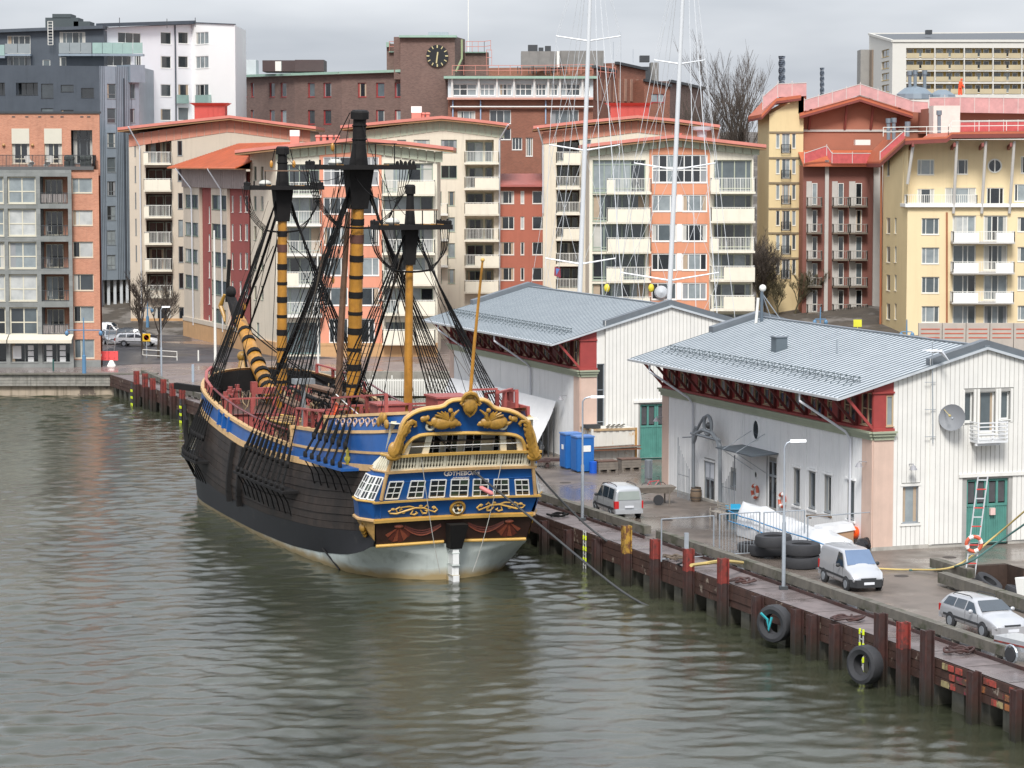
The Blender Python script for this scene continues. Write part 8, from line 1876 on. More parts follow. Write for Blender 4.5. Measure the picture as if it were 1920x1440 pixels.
for x,y,m_,l,h_ in((1287,1045,galv,'grey steel post on the quay deck behind the leftmost raised red pile',1.25),(362,716,mat('grey_blue_post',(.3,.36,.42),.5),'grey blue post on the far quay',1.6)):mb=MB();p=G(x,y);mb.beam(p,p+Vector((0,0,h_)),.22,.22);single(mb,'steel_post',m_,l,'post')
cab=mat('blue_cabin_plastic',(.015,.13,.42),.5,var=.15,scale=2)
for x,y,l in((1071,878,'left of two blue portable cabins beside the far warehouse'),(1092,884,'right of two blue portable cabins, with a white notice on its side')):
 p=G(x,y);t_=thing('portable_cabin',l,'cabin',p,RZ,'blue portable cabins');bx(t_,'wall_panel',cab,(-.58,.58,-.58,.58,.08,2.25));bx(t_,'roof',mat('cabin_roof',(.1,.22,.5),.5),(-.62,.62,-.62,.62,2.26,2.36));bx(t_,'door',cab,(-.62,-.585,-.5,.5,.15,2.1));bx(t_,'notice',white_trim,(-.2,.35,-.61,-.585,1.35,1.75)if x>1080 else(-.65,-.62,-.2,.1,1.3,1.6))
rustw=mat('rusty_white_container',(.66,.64,.58),.6,var=.12,scale=1,streak=.15,grime=((.5,.26,.06),1.3,.55,.68))
p=G(1109,874);t_=thing('shipping_container','small rusty white shipping container with planks racked along its side','container',p,RZ);Wc,Dc,Hc=3.25,2.3,2.45
bx(t_,'corner_post',rustw,(0,.14,0,.14,.1,Hc),(0,.14,Dc-.14,Dc,.1,Hc),(Wc-.14,Wc,Dc-.14,Dc,.1,Hc));bx(t_,'rail',mat('rust_stained_rail',(.52,.36,.2),.7,var=.5,scale=3),(.145,Wc-.145,0,.12,Hc-.14,Hc),(.145,Wc-.145,0,.12,.1,.26),(0,.12,.145,Dc-.145,Hc-.14,Hc),(0,.12,.145,Dc-.145,.1,.26));bx(t_,'roof',rustw,(.05,Wc-.05,.05,Dc-.05,Hc-.1,Hc-.03))
for k in range(13):bx(t_,'corrugated_panel',rustw,(.16+k*.226,.16+k*.226+.226,.06+(.04 if k%2 else 0),.12,.265,Hc-.145))
bx(t_,'corner_post',mat('rusty_orange_post',(.55,.3,.1),.7,var=.5,scale=4),(Wc-.14,Wc,-.004,.14,.1,Hc));bx(t_,'end_panel',rustw,(.05,.1,.15,Dc-.15,.2,Hc-.15));bx(t_,'rack',mat('rust_brown',(.2,.08,.04),.8),(-.6,Wc+.1,-.5,-.02,1.05,1.12))
for k in range(9):mb=MB();y_=-.45+.05*k;z_=1.15+.05*(k%3);mb.beam((-.5+R.uniform(0,.4),y_,z_),(Wc+R.uniform(-.4,.2),y_+R.uniform(-.05,.05),z_+R.uniform(-.02,.1)),.12,.04);mb.build('racked_plank',R.choice([beam_m,mat('rust_brown',(.2,.08,.04),.8),conc_m]),t_,world=False)
for k in range(4):mb=MB();mb.beam((1.2+.3*k,.3,Hc+.08),(1.9+.35*k,1.6,Hc+.1),.14,.05);mb.build('roof_plank',beam_m,t_,world=False)
bx(t_,'roof_box',dark_metal,(-.2,.8,.4,1.0,Hc,Hc+.25))
crate_m=mat('grey_crate_wood',(.22,.19,.16),.85,var=.35,scale=3)
def crate(x,y,l,w=1.35,h=.62,d=.9):
 t=thing('wooden_crate',l,'crate',G(x,y),RZ,'low wooden crates')
 for k in range(3):bx(t,'crate_board',crate_m,(0,w,0,.03,.12+k*.17,.12+k*.17+.155),(0,.03,.035,d,.12+k*.17,.12+k*.17+.155))
 bx(t,'crate_foot',crate_m,(0,.14,-.01,d,0,.11),(w/2-.07,w/2+.07,-.01,d,0,.11),(w-.14,w,-.01,d,0,.11));bx(t,'crate_lid',mat('rusty_lid',(.14,.08,.06),.8,var=.4,scale=4),(-.02,w+.02,-.02,d+.02,.64,.7));bx(t,'crate_side',crate_m,(.04,w,.04,d,.12,.6))
crate(1122,885,'left of two low grey crates in front of the container');crate(1166,881,'right of two low grey crates in front of the container')
def drum(x,y,r,h,m,l,nm='drum',cat='drum'):
 mb=MB();p=G(x,y);pr=[(r,0)]+[(r*(1.04 if k%2 else 1),h*k/6)for k in range(1,6)]+[(r,h),(r*.9,h)];mb.lathe(pr,14,p);return single(mb,nm,m,l,cat,None,True)
drum(1112,887,.24,.75,mat('blue_drum_plastic',(.01,.1,.55),.4),'bright blue plastic drum at the container corner','plastic_drum');drum(1216,896,.24,1.15,galv,'tall galvanised steel drum by the green gate','steel_drum')
bw_=mat('barrel_oak',(.17,.12,.08),.7,var=.3,scale=4);p=G(1305,940);t_=thing('wooden_barrel','old oak barrel with iron hoops standing outside the arched gateway','barrel',p);mb=MB();pf=[(.27,0),(.33,.2),(.355,.42),(.33,.65),(.27,.85)];mb.lathe(pf+[(.22,.84)],16);mb.build('staves',bw_,t_,world=False,smooth=True)
for z,r_ in((.05,.29),(.22,.34),(.62,.34),(.79,.295)):mb=MB();mb.lathe([(r_,z),(r_+.008,z+.05)],16);mb.build('hoop',dark_metal,t_,world=False)
bench_m=mat('silvered_teak',(.34,.31,.27),.8,var=.25,scale=5)
def bench(x,y,l,rz):
 t=thing('garden_bench',l,'bench',G(x,y),rz,'weathered garden benches')
 bx(t,'leg',bench_m,*[(a,a+.06,b,b+.06,0,.62 if b<.2 else 1.0)for a in(0,1.35)for b in(0,.5)]);bx(t,'seat_slat',bench_m,*[(.065,1.345,.02+k*.1,.1+k*.1,.42,.45)for k in range(5)]);bx(t,'back_slat',bench_m,*[(.065,1.345,.53,.55,.58+k*.13,.66+k*.13)for k in range(3)]);bx(t,'armrest',crate_m,(-.01,.07,-.02,.56,.63,.66),(1.34,1.42,-.02,.56,.63,.66))
bench(1330,972,'weathered garden bench by the arched gateway, left of the blue box',RZ-math.pi/2+.1);bench(1392,985,'weathered garden bench turned towards the canopy, right of the blue box',RZ-.4)
t_=thing('grit_box','turquoise blue lidded box between the two benches','storage box',G(1375,972),RZ-.3);bx(t_,'box_body',mat('dark_turquoise',(.02,.1,.16),.5),(-.4,.4,-.3,.3,0,.55));mb=MB();mb.hexa([(-.44,-.36,.55),(.44,-.36,.55),(.44,.34,.6),(-.44,.34,.6),(-.42,-.34,.6),(.42,-.34,.6),(.42,.32,.78),(-.42,.32,.78)]);mb.build('lid',mat('turquoise_lid',(.02,.3,.52),.4),t_,world=False)
t_=thing('hand_cart','old grey wooden two wheeled cart behind the silver grey van','cart',G(1222,945),RZ-.12);mb=MB();mb.hexa([(-1.1,-.5,.75),(1.0,-.5,.65),(1.0,.5,.65),(-1.1,.5,.75),(-1.3,-.62,1.05),(1.35,-.62,1.05),(1.35,.62,1.05),(-1.3,.62,1.05)]);mb.build('cart_body',crate_m,t_,world=False);bx(t_,'leg',crate_m,(.9,.97,-.55,-.48,0,.8),(.9,.97,.48,.55,0,.8));
mb=MB();mb.lathe([(.1,-.08),(.3,-.08),(.3,.08),(.1,.08)],16,(.25,-.6,.3),'y');mb.build('wheel',rubber,t_,world=False,smooth=True);mb=MB();mb.tube([(-1.2,.3,.85),(-2.0,.3,.4)],.04,5);mb.build('shaft',crate_m,t_,world=False)
t_=thing('bicycle','red bicycle leaning behind the wooden cart','bicycle',G(1225,925),RZ);
for x in(-.52,.52):mb=MB();mb.torus((x,0,.34),.32,.022,22,5,(0,1,0));wh=mb.build('wheel',rubber,t_,world=False,smooth=True);mb=MB();[mb.beam((x-.3*math.cos(a),0,.34-.3*math.sin(a)),(x+.3*math.cos(a),0,.34+.3*math.sin(a)),.008,.008)for a in(0,.5,1,1.6,2.1,2.6)];mb.build('spokes',galv,wh,world=False)
mb=MB();mb.tube([(-.52,0,.34),(-.08,0,.3),(.38,0,.8),(.52,0,.34)],.025,6);mb.tube([(-.52,0,.34),(-.22,0,.75),(-.08,0,.3)],.025,6);mb.tube([(-.22,0,.72),(.38,0,.78)],.025,6);mb.build('frame',mat('bike_red',(.55,.03,.05),.4),t_,world=False,smooth=True);mb=MB();mb.tube([(.38,0,.8),(.36,0,1.0),(.3,-.25,1.02)],.018,5);mb.tube([(.36,0,1.0),(.3,.25,1.02)],.018,5);mb.build('handlebar',dark_metal,t_,world=False);bx(t_,'saddle',dark_metal,(-.36,-.12,-.07,.07,.86,.92))
ironm=mat('grey_painted_iron',(.19,.21,.23),.6,var=.2);t_=thing('iron_gateway','ornate grey iron arch with a pulley wheel on top round the left entrance door','gateway',FL2.w(*FL2.uz(1325,930),.8));Wp=lambda x,y,o=.8:FL2.w(*FL2.uz(x,y,o),o)
for pts,r_,nm in(([(1300,934),(1300,816),(1304,800)],.11,'post'),([(1350,948),(1350,835),(1345,822)],.11,'post'),([(1300,830),(1306,812),(1318,806),(1335,812),(1345,826),(1350,845)],.12,'arch'),([(1296,812),(1350,826)],.09,'crossbeam'),([(1304,812),(1312,795),(1319,783),(1325,780)],.08,'scroll'),([(1335,812),(1333,795),(1329,784)],.05,'scroll'),([(1280,820),(1300,819)],.04,'arm')):mb=MB();mb.tube([Wp(*q)for q in pts],r_,7);mb.build(nm,ironm,t_,smooth=True)
mb=MB();mb.torus(Wp(1327,797),.55,.1,20,7,FL2.n);mb.build('pulley_wheel',ironm,t_,smooth=True);mb=MB();mb.ball(Wp(1329,798),.2);mb.build('hub',dark_metal,t_,smooth=True)
for x0,x1,y0,y1,h0,h1 in((1271,1292,925,930,3.6,1.9),(1354,1377,952,957,1.6,3.4)):
 a,b=FL2.w(FL2.uz(x0,930,.9)[0],2,.9),FL2.w(FL2.uz(x1,930,.9)[0],2,.9);tf=thing('iron_fence','%s wing of thin iron bars beside the ornate arch'%('left' if x0<1300 else 'right'),'fence',a)
 for k in range(9):t=k/8;q=a.lerp(b,t);mb=MB();mb.beam(q,q+Vector((0,0,h0+(h1-h0)*(t**.6 if h0>h1 else t**1.8))),.03 if 0<k<8 else.06,.03);mb.build('fence_bar',ironm,tf)
 mb=MB();mb.beam(a+Vector((0,0,1.4)),b+Vector((0,0,1.4)),.03,.03);mb.build('fence_rail',ironm,tf)
wh2=WH2[0];can=[Wp(1365,845,2.0),Wp(1404,836,.02),Wp(1461,849,.02),Wp(1437,861,2.0)];U_=lambda x,o=0.0:FL2.uz(x,850,o)[0]
ua,ub_=FL2.uz(1392,836,.02)[0],FL2.uz(1461,849,.02)[0];mb=MB();z1_,z0_=FL2.uz(1404,836,.02)[1],FL2.uz(1372,846,1.7)[1]
n_=6
for k in range(n_):a=ua+(ub_-ua)*k/n_;b=ua+(ub_-ua)*(k+1)/n_-.04;mb=MB();mb.hexa([FL2.w(a,z0_-.06,1.7),FL2.w(b,z0_-.06,1.7),FL2.w(b,z1_-.06,.02),FL2.w(a,z1_-.06,.02),FL2.w(a,z0_,1.7),FL2.w(b,z0_,1.7),FL2.w(b,z1_,.02),FL2.w(a,z1_,.02)]);mb.build('canopy_sheet',mat('dark_zinc',(.10,.12,.14),.45,.4),wh2)
for t in(.25,.62):u=ua+(ub_-ua)*t;mb=MB();mb.tube([FL2.w(u,z1_+.9,.03),FL2.w(u,z0_,1.8)],.02,5);mb.tube([FL2.w(u,z0_-.05,1.75),FL2.w(u+.2,z0_-1.2,.03)],.018,5);mb.build('canopy_rod',galv,wh2)
for x,y,rx,rz_ in((1419,806,.42,.58),(1419,890,.2,.22)):
 u,z=FL2.uz(x,y);mb=MB();P_=[FL2.w(u+rx*math.cos(a),z+rz_*math.sin(a),.04)for a in np.linspace(0,2*math.pi,25)[:-1]];mb.tube(P_,.06,6,closed=True);ow_=mb.build('oval_window',clad_w,wh2,smooth=True);mb=MB();mb.poly([p+FL2.n*.012 for p in P_]);mb.build('pane',glassm[1],ow_)
def wlamp(root,p,n,l=None):q=p+n*.45;mb=MB();mb.tube([p,q+Vector((0,0,.05)),q],.025,5);mb.lathe([(.03,.0),(.1,-.05),(.2,-.22),(.21,-.25),(.01,-.2)],12,q);mb.build('wall_lamp',mat('grey_lamp_shade',(.3,.3,.32),.5),root,smooth=True)
wlamp(wh2,FL2.w(*FL2.uz(1627,866),.05),FL2.n);wlamp(wh2,FE2_.w(*FE2_.uz(1704,870),.05),FE2_.n);wlamp(wh2,FL2.w(*FL2.uz(1245,782),.05),FL2.n);wlamp(WH1[0],WH1[2].w(*WH1[2].uz(1064,742),.05),FL2.n)
mb=MB();c=FE2_.w(*FE2_.uz(1785,783,.6),.6);ax=(Vector((-.35,-.9,.25))).normalized();x_=ax.orthogonal().normalized();y_=ax.cross(x_);i0=0
for r_,h in((.03,-.16),(.35,-.12),(.6,-.03),(.7,.03)):mb.av([c+(x_*math.cos(a)+y_*math.sin(a))*r_+ax*h for a in np.linspace(0,6.283,23)[:-1]])
for k in range(3):
 for j in range(22):mb.af((k*22+j,k*22+(j+1)%22,(k+1)*22+(j+1)%22,(k+1)*22+j))
mb.af(range(22));t_=thing('satellite_dish','round dark grey satellite dish on the gable wall of the near warehouse','satellite dish',c);mb.build('dish',mat('dish_grey',(.19,.2,.215),.6,var=.1),t_,smooth=True);mb=MB();mb.tube([c-ax*.1,c-ax*.4,FE2_.w(*FE2_.uz(1785,790),.1)],.05,6);mb.build('bracket',galv,t_);mb=MB();mb.tube([c-y_*.6,c+ax*.6],.02,4);mb.ball(c+ax*.6,.07);mb.build('feed_arm',mat('feed_yellow',(.5,.4,.15),.5),t_)
h=FE2_.rect(1832,790,1886,830,.9);wb_=mat('balcony_white',(.72,.73,.74),.5);mb=MB();FE2_.box(mb,h[0],h[2],h[1],h[1]+.1,.12,1.1);bb=mb.build('balcony',wb_,wh2);mb=MB();mb.beam(FE2_.w(h[0]-.1,h[1]-.08,.9),FE2_.w(h[2]*.8+h[0]*.2,h[1]-.08,.9),.12,.12);mb.build('beam',wb_,bb)
for k in range(5):z=h[1]+.25+k*.2;mb=MB();mb.beam(FE2_.w(h[0],z,1.08),FE2_.w(h[2],z,1.08),.05,.06);mb.beam(FE2_.w(h[0],z,.14),FE2_.w(h[0],z,1.05),.05,.06);mb.beam(FE2_.w(h[2],z,.14),FE2_.w(h[2],z,1.05),.05,.06);mb.build('railing',wb_,bb)
for u in(h[0],(h[0]+h[2])/2,h[2]):mb=MB();mb.beam(FE2_.w(u,h[1],1.04),FE2_.w(u,h[1]+1.1,1.04),.07,.07);mb.build('post',wb_,bb)
mb=MB();mb.tube([FE2_.w(*FE2_.uz(1745,830),.25),FE2_.w(*FE2_.uz(1744,640),.25)],.03,5);[mb.beam(FE2_.w(*FE2_.uz(1730,y),.25),FE2_.w(*FE2_.uz(1750,y),.25),.03,.03)for y in(716,767,818)];mb.build('antenna_pole',galv,wh2);mb=MB();h=FE2_.rect(1855,952,1864,965,.02);FE2_.box(mb,h[0],h[2],h[1],h[3],.0,.16);mb.build('notice',mat('pinkish_notice',(.7,.5,.46),.6),wh2)
P2=WH2[1];zr2=WH2[4]
def on_roof(px,py):
 best=None
 for k in range(400):
  a=k*.08-.5;q=None
  u=P2(a,0);r=ray(px,py);n_=FW;t=(u.x*n_.x+u.y*n_.y)/(r.x*n_.x+r.y*n_.y);w_=r*t;b=(w_-C2).dot(BD);z=CAMH+w_.z;e=abs(z-zr2(b))
  if-2.2<b<6.5 and(best is None or e<best[0]):best=(e,P2(a,b,zr2(b)))
 return best[1]
p=on_roof(1461,657);t_=thing('roof_vent','dark square sheet metal vent box on the near warehouse roof','roof vent',p,RZ);bx(t_,'vent_box',mat('vent_grey',(.13,.16,.18),.5,.3),(-.35,.35,-.35,.35,-.3,.75));bx(t_,'vent_cap',zinc_l,(-.42,.42,-.42,.42,.76,.82))
p=on_roof(1569,662);mb=MB();mb.tube([p-Vector((0,0,.2)),p+Vector((0,0,.7))],.05,6);single(mb,'roof_pipe',galv,'thin grey pipe standing on the near warehouse roof','pipe')
p=on_roof(1425,604);t_=thing('antenna','white capped antenna with tripod stays on the far end of the near warehouse ridge','antenna',p);mb=MB();mb.tube([(0.1,0,-.2),(.1,0,1.9)],.1,8);mb.build('mast',mat('slate_pipe',(.1,.13,.16),.5),t_,world=False);mb=MB();mb.tube([(-.25,0,-.1),(-.12,0,1.5)],.09,8);mb.build('white_pipe',rail_w,t_,world=False);mb=MB();mb.ball((.15,0,2.1),.22);mb.build('radome',rail_w,t_,world=False,smooth=True)
for x in(.8,1.4):mb=MB();mb.tube([(.1,0,1.8),(x,.4,0)],.03,5);mb.build('stay',galv,t_,world=False)
q=PY(1608,606,255);mb=MB();mb.box(q.x-.4,q.x+.4,q.y-.03,q.y,q.z-.35,q.z+.35);mb.box(q.x-.03,q.x+.03,q.y+.001,q.y+.05,hz(q.x,q.y)-.2,q.z);single(mb,'road_sign',mat('sign_lemon',(.7,.68,.05),.5),'square lemon yellow road sign behind the near warehouse roof','road sign')
p=P2(-.8,3.1,12.3);t_=thing('seagull','white gull with grey wings gliding past the warehouse roof corner','gull',p);mb=MB();mb.tube([(-.34,0,0),(-.2,0,.03),(0,0,.04),(.16,0,.03),(.25,0,.01)],[.03,.07,.09,.06,.02],8);mb.build('body',white_trim,t_,world=False,smooth=True)
for s,tip in((1,(.75,-.1,-.55)),(-1,(-.65,.3,.05))):mb=MB();mb.prism([(.05*s,0,.06),(.35*s,.12,.12),tip,(.3*s,-.14,.0),(.0,-.12,.02)],(0,.01,.02));mb.build('wing',mat('gull_wing',(.5,.52,.55),.6),t_,world=False)
def fence_panel(x0,y0,x1,y1,h,label,bars=True):
 a,b=G(x0,y0),G(x1,y1);t=thing('fence_panel',label,'fence',a,0,'galvanised fence panels');U3=Vector((0,0,1));
 for q in(a,b):mb=MB();mb.tube([q,q+U3*h],.04,6);mb.build('fence_post',galv,t)
 for z in(h,.12):mb=MB();mb.tube([a+U3*z,b+U3*z],.028,6);mb.build('fence_rail',galv,t)
 if bars:
  n=max(2,int((b-a).length/.17))
  for k in range(1,n):q=a.lerp(b,k/n);mb=MB();mb.beam(q+U3*.15,q+U3*h,.022,.022);mb.build('fence_bar',galv,t)
fence_panel(1240,1053,1338,1046,2.15,'open empty fence frame at the quay edge, leftmost of the panels',False);fence_panel(1349,1045,1424,1040,2.2,'first barred fence panel in front of the covered boat');fence_panel(1432,1041,1508,1036,2.2,'second barred fence panel in front of the covered boat');fence_panel(1514,1042,1634,1032,2.0,'rightmost wide fence panel reaching the pink corner',False)
tarp=mat('white_tarpaulin',(.62,.63,.64),.55,var=.2,scale=1.5,bump=.6,bscale=3);cb=thing('covered_boat','long load wrapped in white tarpaulin tied with blue rope','covered boat',G(1490,1020));mb=MB();a,b=G(1398,1000),G(1590,1052);a=a+Vector((0,0,0));d=(b-a).normalized();s_=Vector((d.y,-d.x,0));nn=14;rr_=random.Random(3)
for k in range(nn+1):
 t=k/nn;c=a.lerp(b,t);hh=1.75-.75*t;ww=.95*(1 if 0<k<nn else.6);mb.av([c+s_*(ww*u*(1+rr_.uniform(-.16,.12)))+Vector((0,0,max(.03,hh*v+rr_.uniform(-.17,.15)*(v>.1))))for u,v in((1,0),(1.05,.35),(.8,.75),(.35,.95),(0,1.02),(-.4,.93),(-.85,.7),(-1,0))])
for k in range(nn):
 for j in range(7):mb.af((k*8+j,k*8+j+1,(k+1)*8+j+1,(k+1)*8+j))
mb.af(range(8));mb.af([nn*8+j for j in range(8)]);mb.build('tarpaulin',tarp,cb,smooth=True);brope=mat('blue_rope',(.03,.2,.42),.8)
for z0,z1 in((.75,.35),(1.25,.8)):mb=MB();mb.tube([a.lerp(b,t)+s_*1.05+Vector((0,0,z0+(z1-z0)*t+rr_.uniform(-.06,.06)))for t in np.linspace(0,1,9)],.035,5);mb.build('tie_rope',brope,cb,smooth=True)
t_=thing('wrapped_pallet','brown cardboard load half covered by a pale sheet next to the orange buoy','wrapped load',G(1567,1026),RZ);bx(t_,'cardboard_box',mat('cardboard',(.42,.27,.17),.85,var=.15),(-.75,.75,-.55,.55,.05,1.0));mb=MB();mb.hexa([(-1.15,-.62,.75),(.85,-.62,.95),(.85,.62,.95),(-1.15,.62,.75),(-1.0,-.5,1.15),(.7,-.5,1.3),(.7,.5,1.3),(-1.0,.5,1.15)]);mb.build('sheet',tarp,t_,world=False)
t_=thing('pallet','bare wooden pallet lying on top of the tarpaulin load','pallet',Vector((*G(1535,1018).xy,3.35)),RZ-.2)
for k in range(5):bx(t_,'pallet_board',bw_,(-.6,.6,-.4+k*.17,-.28+k*.17,.08,.11));
bx(t_,'bearer',bw_,(-.6,-.5,-.4,.4,0,.075),(.5,.6,-.4,.4,0,.075))
mb=MB();p=G(1600,1025)+Vector((0,0,.75));mb.ball(p,.34,18,12);single(mb,'buoy',mat('orange_buoy',(.9,.1,.01),.35),'big round orange buoy beside the cardboard load','buoy',None,True)
mb=MB();[mb.ball(G(1612+6*k,1034)+Vector((0,.2*k,.25+.12*(k%2))),.38,8,6,(1,1,.8))for k in range(4)];single(mb,'black_sacks',mat('black_sack',(.012,.012,.014),.35,bump=.5),'heap of black plastic sacks at the pink corner','sacks')
def tyre(c,Rr,r,ax,label,group=None,flat=1.0,rope=None):
 t=thing('tyre',label,'tyre',c,0,group);mb=MB();A_=Vector(ax).normalized();x=A_.orthogonal().normalized();y=A_.cross(x);prof=[(Rr*.55,-r*.7),(Rr*.8,-r),(Rr*.96,-r*.85),(Rr,-r*.5),(Rr,r*.5),(Rr*.96,r*.85),(Rr*.8,r),(Rr*.55,r*.7),(Rr*.6,0)];n=30;K=len(prof)
 for k in range(n):a=2*math.pi*k/n;d=x*math.cos(a)+y*math.sin(a);mb.av([Vector(c)+d*(p_*(1.02 if k%2 and.9<p_/Rr else 1))+A_*h for p_,h in prof])
 for k in range(n):
  for j in range(K):mb.af((k*K+j,k*K+(j+1)%K,((k+1)%n)*K+(j+1)%K,((k+1)%n)*K+j))
 mb.build('casing',rubber,t,smooth=True);return t
for(x,y,z),l in zip(((1503,1080,.32),(1440,1058,.32),(1503,1080,.96),(1450,1064,.96),(1408,1050,.25)),('big tyre at the bottom right of the stack beside the panel van','big tyre at the bottom left of the stack','big tyre on top right of the stack beside the panel van','big tyre on top left of the stack','smaller tyre lying alone at the left of the stack')):q=G(x,y-16);tyre(Vector((q.x,q.y,2+z)),.92 if z>.3 else.7,.3 if z>.3 else.22,(R.uniform(-.06,.06),R.uniform(-.06,.06),1),l,'big tyres stacked on the quay')
u,_=QF.uz(1660,1235);t1=tyre(QF.w(u,.98,.95),.82,.33,QF.n+QF.d*.35+Vector((0,0,.05)),'large treaded tyre hanging on the quay face below the raised piles','tyres hung as fenders');u,_=QF.uz(1476,1170);t1=tyre(QF.w(u,1.15,.62),.85,.3,QF.n+QF.d*.55,'hanging tyre tied with turquoise rope left of the stepped pile','tyres hung as fenders');mb=MB();q=QF.w(u,1.35,1.0);mb.tube([q+Vector((-.3,0,.3)),q,q+Vector((.05,0,-.5)),q+Vector((.2,0,.1))],.06,5);mb.build('turquoise_rope',mat('turquoise_rope',(.03,.35,.4),.8),t1)
tyre(Vector((-34.0,248.6,1.0)),.85,.35,(1,-.5,0),'dark tyre hanging at the inner corner of the far left quay','tyres hung as fenders');q=G(1853,1094,1.4);tyre(q,.7,.24,(.5,-.3,.9),'tyre leaning over the small dock behind the kerb timber');q=G(1912,1112,.9);tyre(q,.75,.25,(.3,0,1),'tyre lying low in the small dock at the right edge')
for x,y,h,l in((1896,1108,1.6,'red rusty pile standing in the small dock'),):q=G(x,y,0);mb=MB();mb.lathe([(.26,-.5),(.26,1.7),(.2,1.75)],14,(q.x,q.y,0));single(mb,'mooring_pile',redpaint,l,'pile')
q=G(1916,1118,1.2);mb=MB();mb.hexa([q+Vector(v)for v in((-.1,0,-.8),(1.2,-.4,-.8),(1.2,.6,-.8),(0,.1,-.8),(-.35,0,.9),(1.5,-.8,.9),(1.5,.9,.9),(-.3,.1,.9))]);single(mb,'small_boat',white_trim,'white bow of a small boat at the right edge of the dock','boat')
def rope(name,pts,r,m,label,cat='rope',group=None):
 P_=[Vector(p)for p in pts];Q_=[]
 for i in range(len(P_)-1):
  p0,p1,p2,p3=P_[max(0,i-1)],P_[i],P_[i+1],P_[min(len(P_)-1,i+2)]
  for k in range(6):t=k/6;Q_.append(.5*((2*p1)+(p2-p0)*t+(2*p0-5*p1+4*p2-p3)*t*t+(3*p1-p0-3*p2+p3)*t**3))
 Q_.append(P_[-1]);mb=MB();mb.tube(Q_,r,6);return single(mb,name,m,label,cat,group,True)
A1=SM@(TB(805.8,799,.1));B1=SM@(TB(942.5,797.5,.1));dk=mat('dark_grey_rope',(.05,.052,.055),.8)
E1=QF.w(QF.uz(1540,1150)[0],2.05,.1);mid1=PY(1253,1152,129.5)
rope('mooring_rope',[A1,PY(870,868,137.2),PY(1000,974,136),PY(1165,1108,131.5),mid1],.06,dk,'dark mooring rope from the left stern port down to the pink float','rope','mooring ropes of the ship')
rope('mooring_rope',[mid1+Vector((.5,0,0)),PY(1350,1162,127),PY(1440,1161,124),E1],.035,mat('grey_line2',(.3,.31,.3),.7),'thin grey mooring line from the pink float to the quay edge','rope','mooring ropes of the ship')
rope('mooring_rope',[A1+Vector((.1,0,0)),PY(840,838,137.6),PY(868,862,137.2)],.085,mat('pale_chafe',(.4,.42,.42),.6),'pale chafing sleeve on the rope at the left stern port','rope','mooring ropes of the ship')
E2=QF.w(QF.uz(1300,1066)[0],2.5,.3);rope('mooring_rope',[B1,PY(1000,880,139),PY(1100,985,140),PY(1185,1043,138),PY(1240,1064,134),E2],.055,dk,'dark mooring rope from the right stern port to the rusty pile','rope','mooring ropes of the ship')
for c,l in((mid1+Vector((.25,0,-.02)),'pink float on the mooring rope just above the water'),(PY(912,920,136.8),'pink float on the mooring rope in front of the stern windows')):mb=MB();d_=Vector((.85,-.2,-.45)).normalized();mb.tube([c-d_*.42,c-d_*.32,c+d_*.3,c+d_*.42],[.03,.12,.13,.03],8);single(mb,'rope_float',mat('faded_pink_float',(.6,.2,.2),.6),l,'float','pink floats',True)
mb=MB();c=PY(868,868,137.2);mb.box(c.x-.13,c.x+.13,c.y-.1,c.y+.1,c.z-.2,c.z+.25);single(mb,'rope_snubber',tarw_m,'black rubber snubber on the mooring rope below the balustrade','snubber')
yr=mat('yellow_rope',(.55,.42,.16),.8);rope('yellow_rope',[G(1296,1060,2.75),G(1325,1056,2.6),G(1358,1052,2.9),G(1392,1055,2.5)],.09,yr,'thick yellow rope laid over the rusty pile towards the tyres','rope');rope('yellow_rope',[G(1645,1066,2.1),G(1705,1068,2.1),G(1790,1062,2.6),PY(1860,1010,128),PY(1925,955,126)],.05,yr,'yellow rope rising to the right in front of the green gate','rope');rope('green_rope',[G(1705,1069,2.1),G(1760,1066,2.2),G(1815,1055,3),PY(1870,1018,125),PY(1925,980,124)],.05,mat('green_rope',(.06,.14,.13),.8),'dark green rope rising to the right below the yellow rope','rope')
for i,(x,y,l)in enumerate(((1048,968,'tangled dark rope heap on the deck right of the stern'),(1395,1092,'rusty chain heap on the deck left of the lamp post'),(1590,1162,'rusty chain heap by the small grey post on the deck'),(1795,1222,'rusty mooring ring with chain near the right end of the deck'),(1262,1048,'tangle of old rope and iron beside the open fence frame'))):
 c=G(x,y,2.08);pts=[c+Vector((math.cos(k*.9+i)*(.25+.5*(k%3)/2),math.sin(k*.9+i)*.5,.05+.1*(k%2)))for k in range(14)];rope('rope_heap',pts,.055,[tar_m,pile_m,pile_m,pile_m,rope_br][i],l,'rope heap','heaps on the quay deck')
t_=thing('tarpaulin_shelter','sagging white tarpaulin shelter against the far warehouse wall behind the ship','shelter',G(980,880));F1w=WH1[2];top=[F1w.w(F1w.uz(x,y)[0],F1w.uz(x,y)[1],.3)for x,y in((1050,752),(1010,742),(960,730),(900,716),(850,708))]
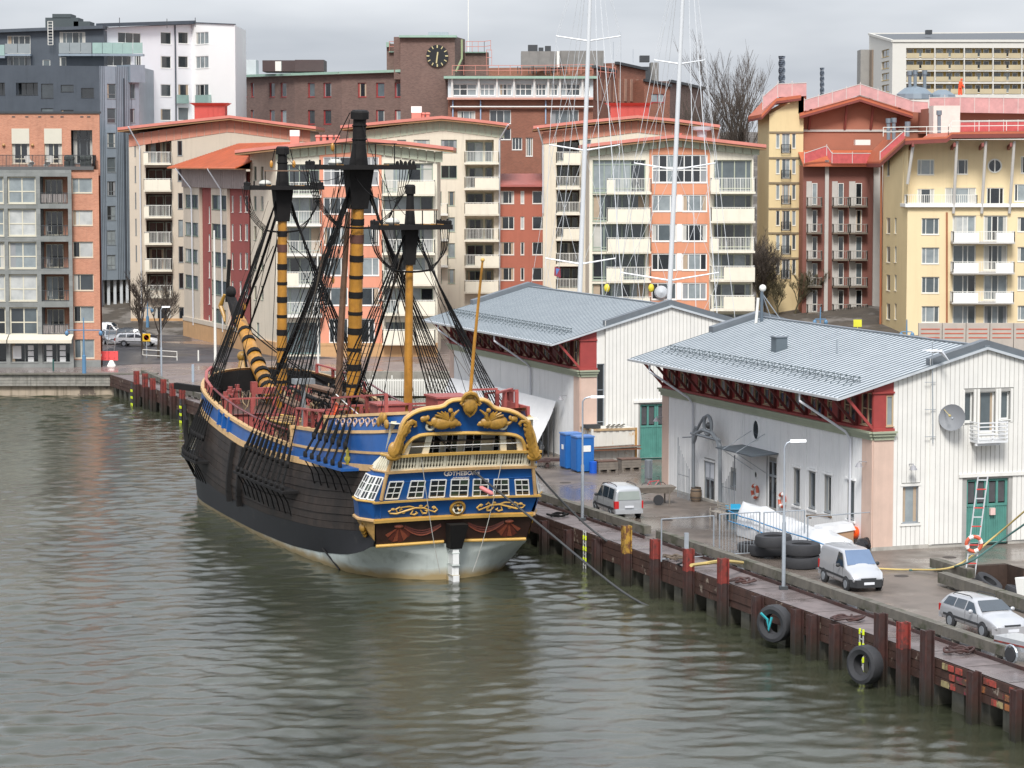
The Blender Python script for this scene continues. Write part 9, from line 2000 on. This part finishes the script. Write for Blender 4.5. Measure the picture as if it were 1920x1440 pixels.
for k in range(4):
 a,b=top[k],top[k+1];mb=MB();n_=6;d=FL2.n*3.6
 for j in range(n_+1):t=j/n_;off=FL2.n*(1.9*t**1.25)+Vector((0,0,-3.7*t));mb.av([a+off,b+off])
 for j in range(n_):mb.af((2*j,2*j+1,2*j+3,2*j+2))
 mb.build('tarpaulin_sheet',mat('pale_tarpaulin',(.8,.8,.8),.6,var=.1,bump=.4,bscale=2),t_,smooth=True)
for k in range(5):
 p_=top[0]+FL2.n*(.15+.4*k);mb=MB();mb.tube([Vector((p_.x,p_.y,2)),Vector((p_.x,p_.y,max(2.8,top[0].z-3.7*(((.15+.4*k)/1.9)**.8))))],.05,5);mb.build('pole',dark_metal,t_)
for k in range(10):mb=MB();p_=top[0]+FL2.n*R.uniform(.2,1.5)+FL2.d*R.uniform(-2,-.3);mb.tube([Vector((p_.x,p_.y,2.2+R.uniform(0,1.3))),Vector((p_.x,p_.y,2.3+R.uniform(0,1.3)))+FL2.d*-2],R.uniform(.08,.22),7);mb.build('stored_pipe',R.choice([dark_metal,galv,beam_m]),t_)
for x,y in((1040,874),(1012,876)):mb=MB();q=G(x,y);mb.box(q.x-.7,q.x+.7,q.y-.4,q.y+.4,2.35,2.5);[mb.lathe([(.13,-.05),(.13,.05)],10,(q.x+s,q.y-.42,2.15),'y')for s in(-.5,.5)];single(mb,'flat_trolley',pile_m,'rusty flat trolley on small wheels, %s of two by the tarpaulin shelter'%('right' if x>1020 else 'left'),'trolley','rusty trolleys')
a,b=Vector((PY(628,720,247.5).x,247.5,0)),Vector((PY(840,720,247.5).x,247.5,0));t_=thing('picket_fence','white picket fence of a floating jetty seen between the masts','fence',a)
n_=66
for k in range(n_):q=a.lerp(b,k/n_);mb=MB();mb.box(q.x,q.x+.1,q.y,q.y+.04,.15,1.75 if k%11 else 2.1);mb.build('picket',rail_w,t_)
mb=MB();mb.beam(a+Vector((0,.06,1.6)),b+Vector((0,.06,1.6)),.05,.1);mb.build('fence_rail',rail_w,t_);mb=MB();mb.box(a.x-1,b.x+1,247.7,249.8,.1,.45);mb.build('jetty_deck',beam_m,t_)
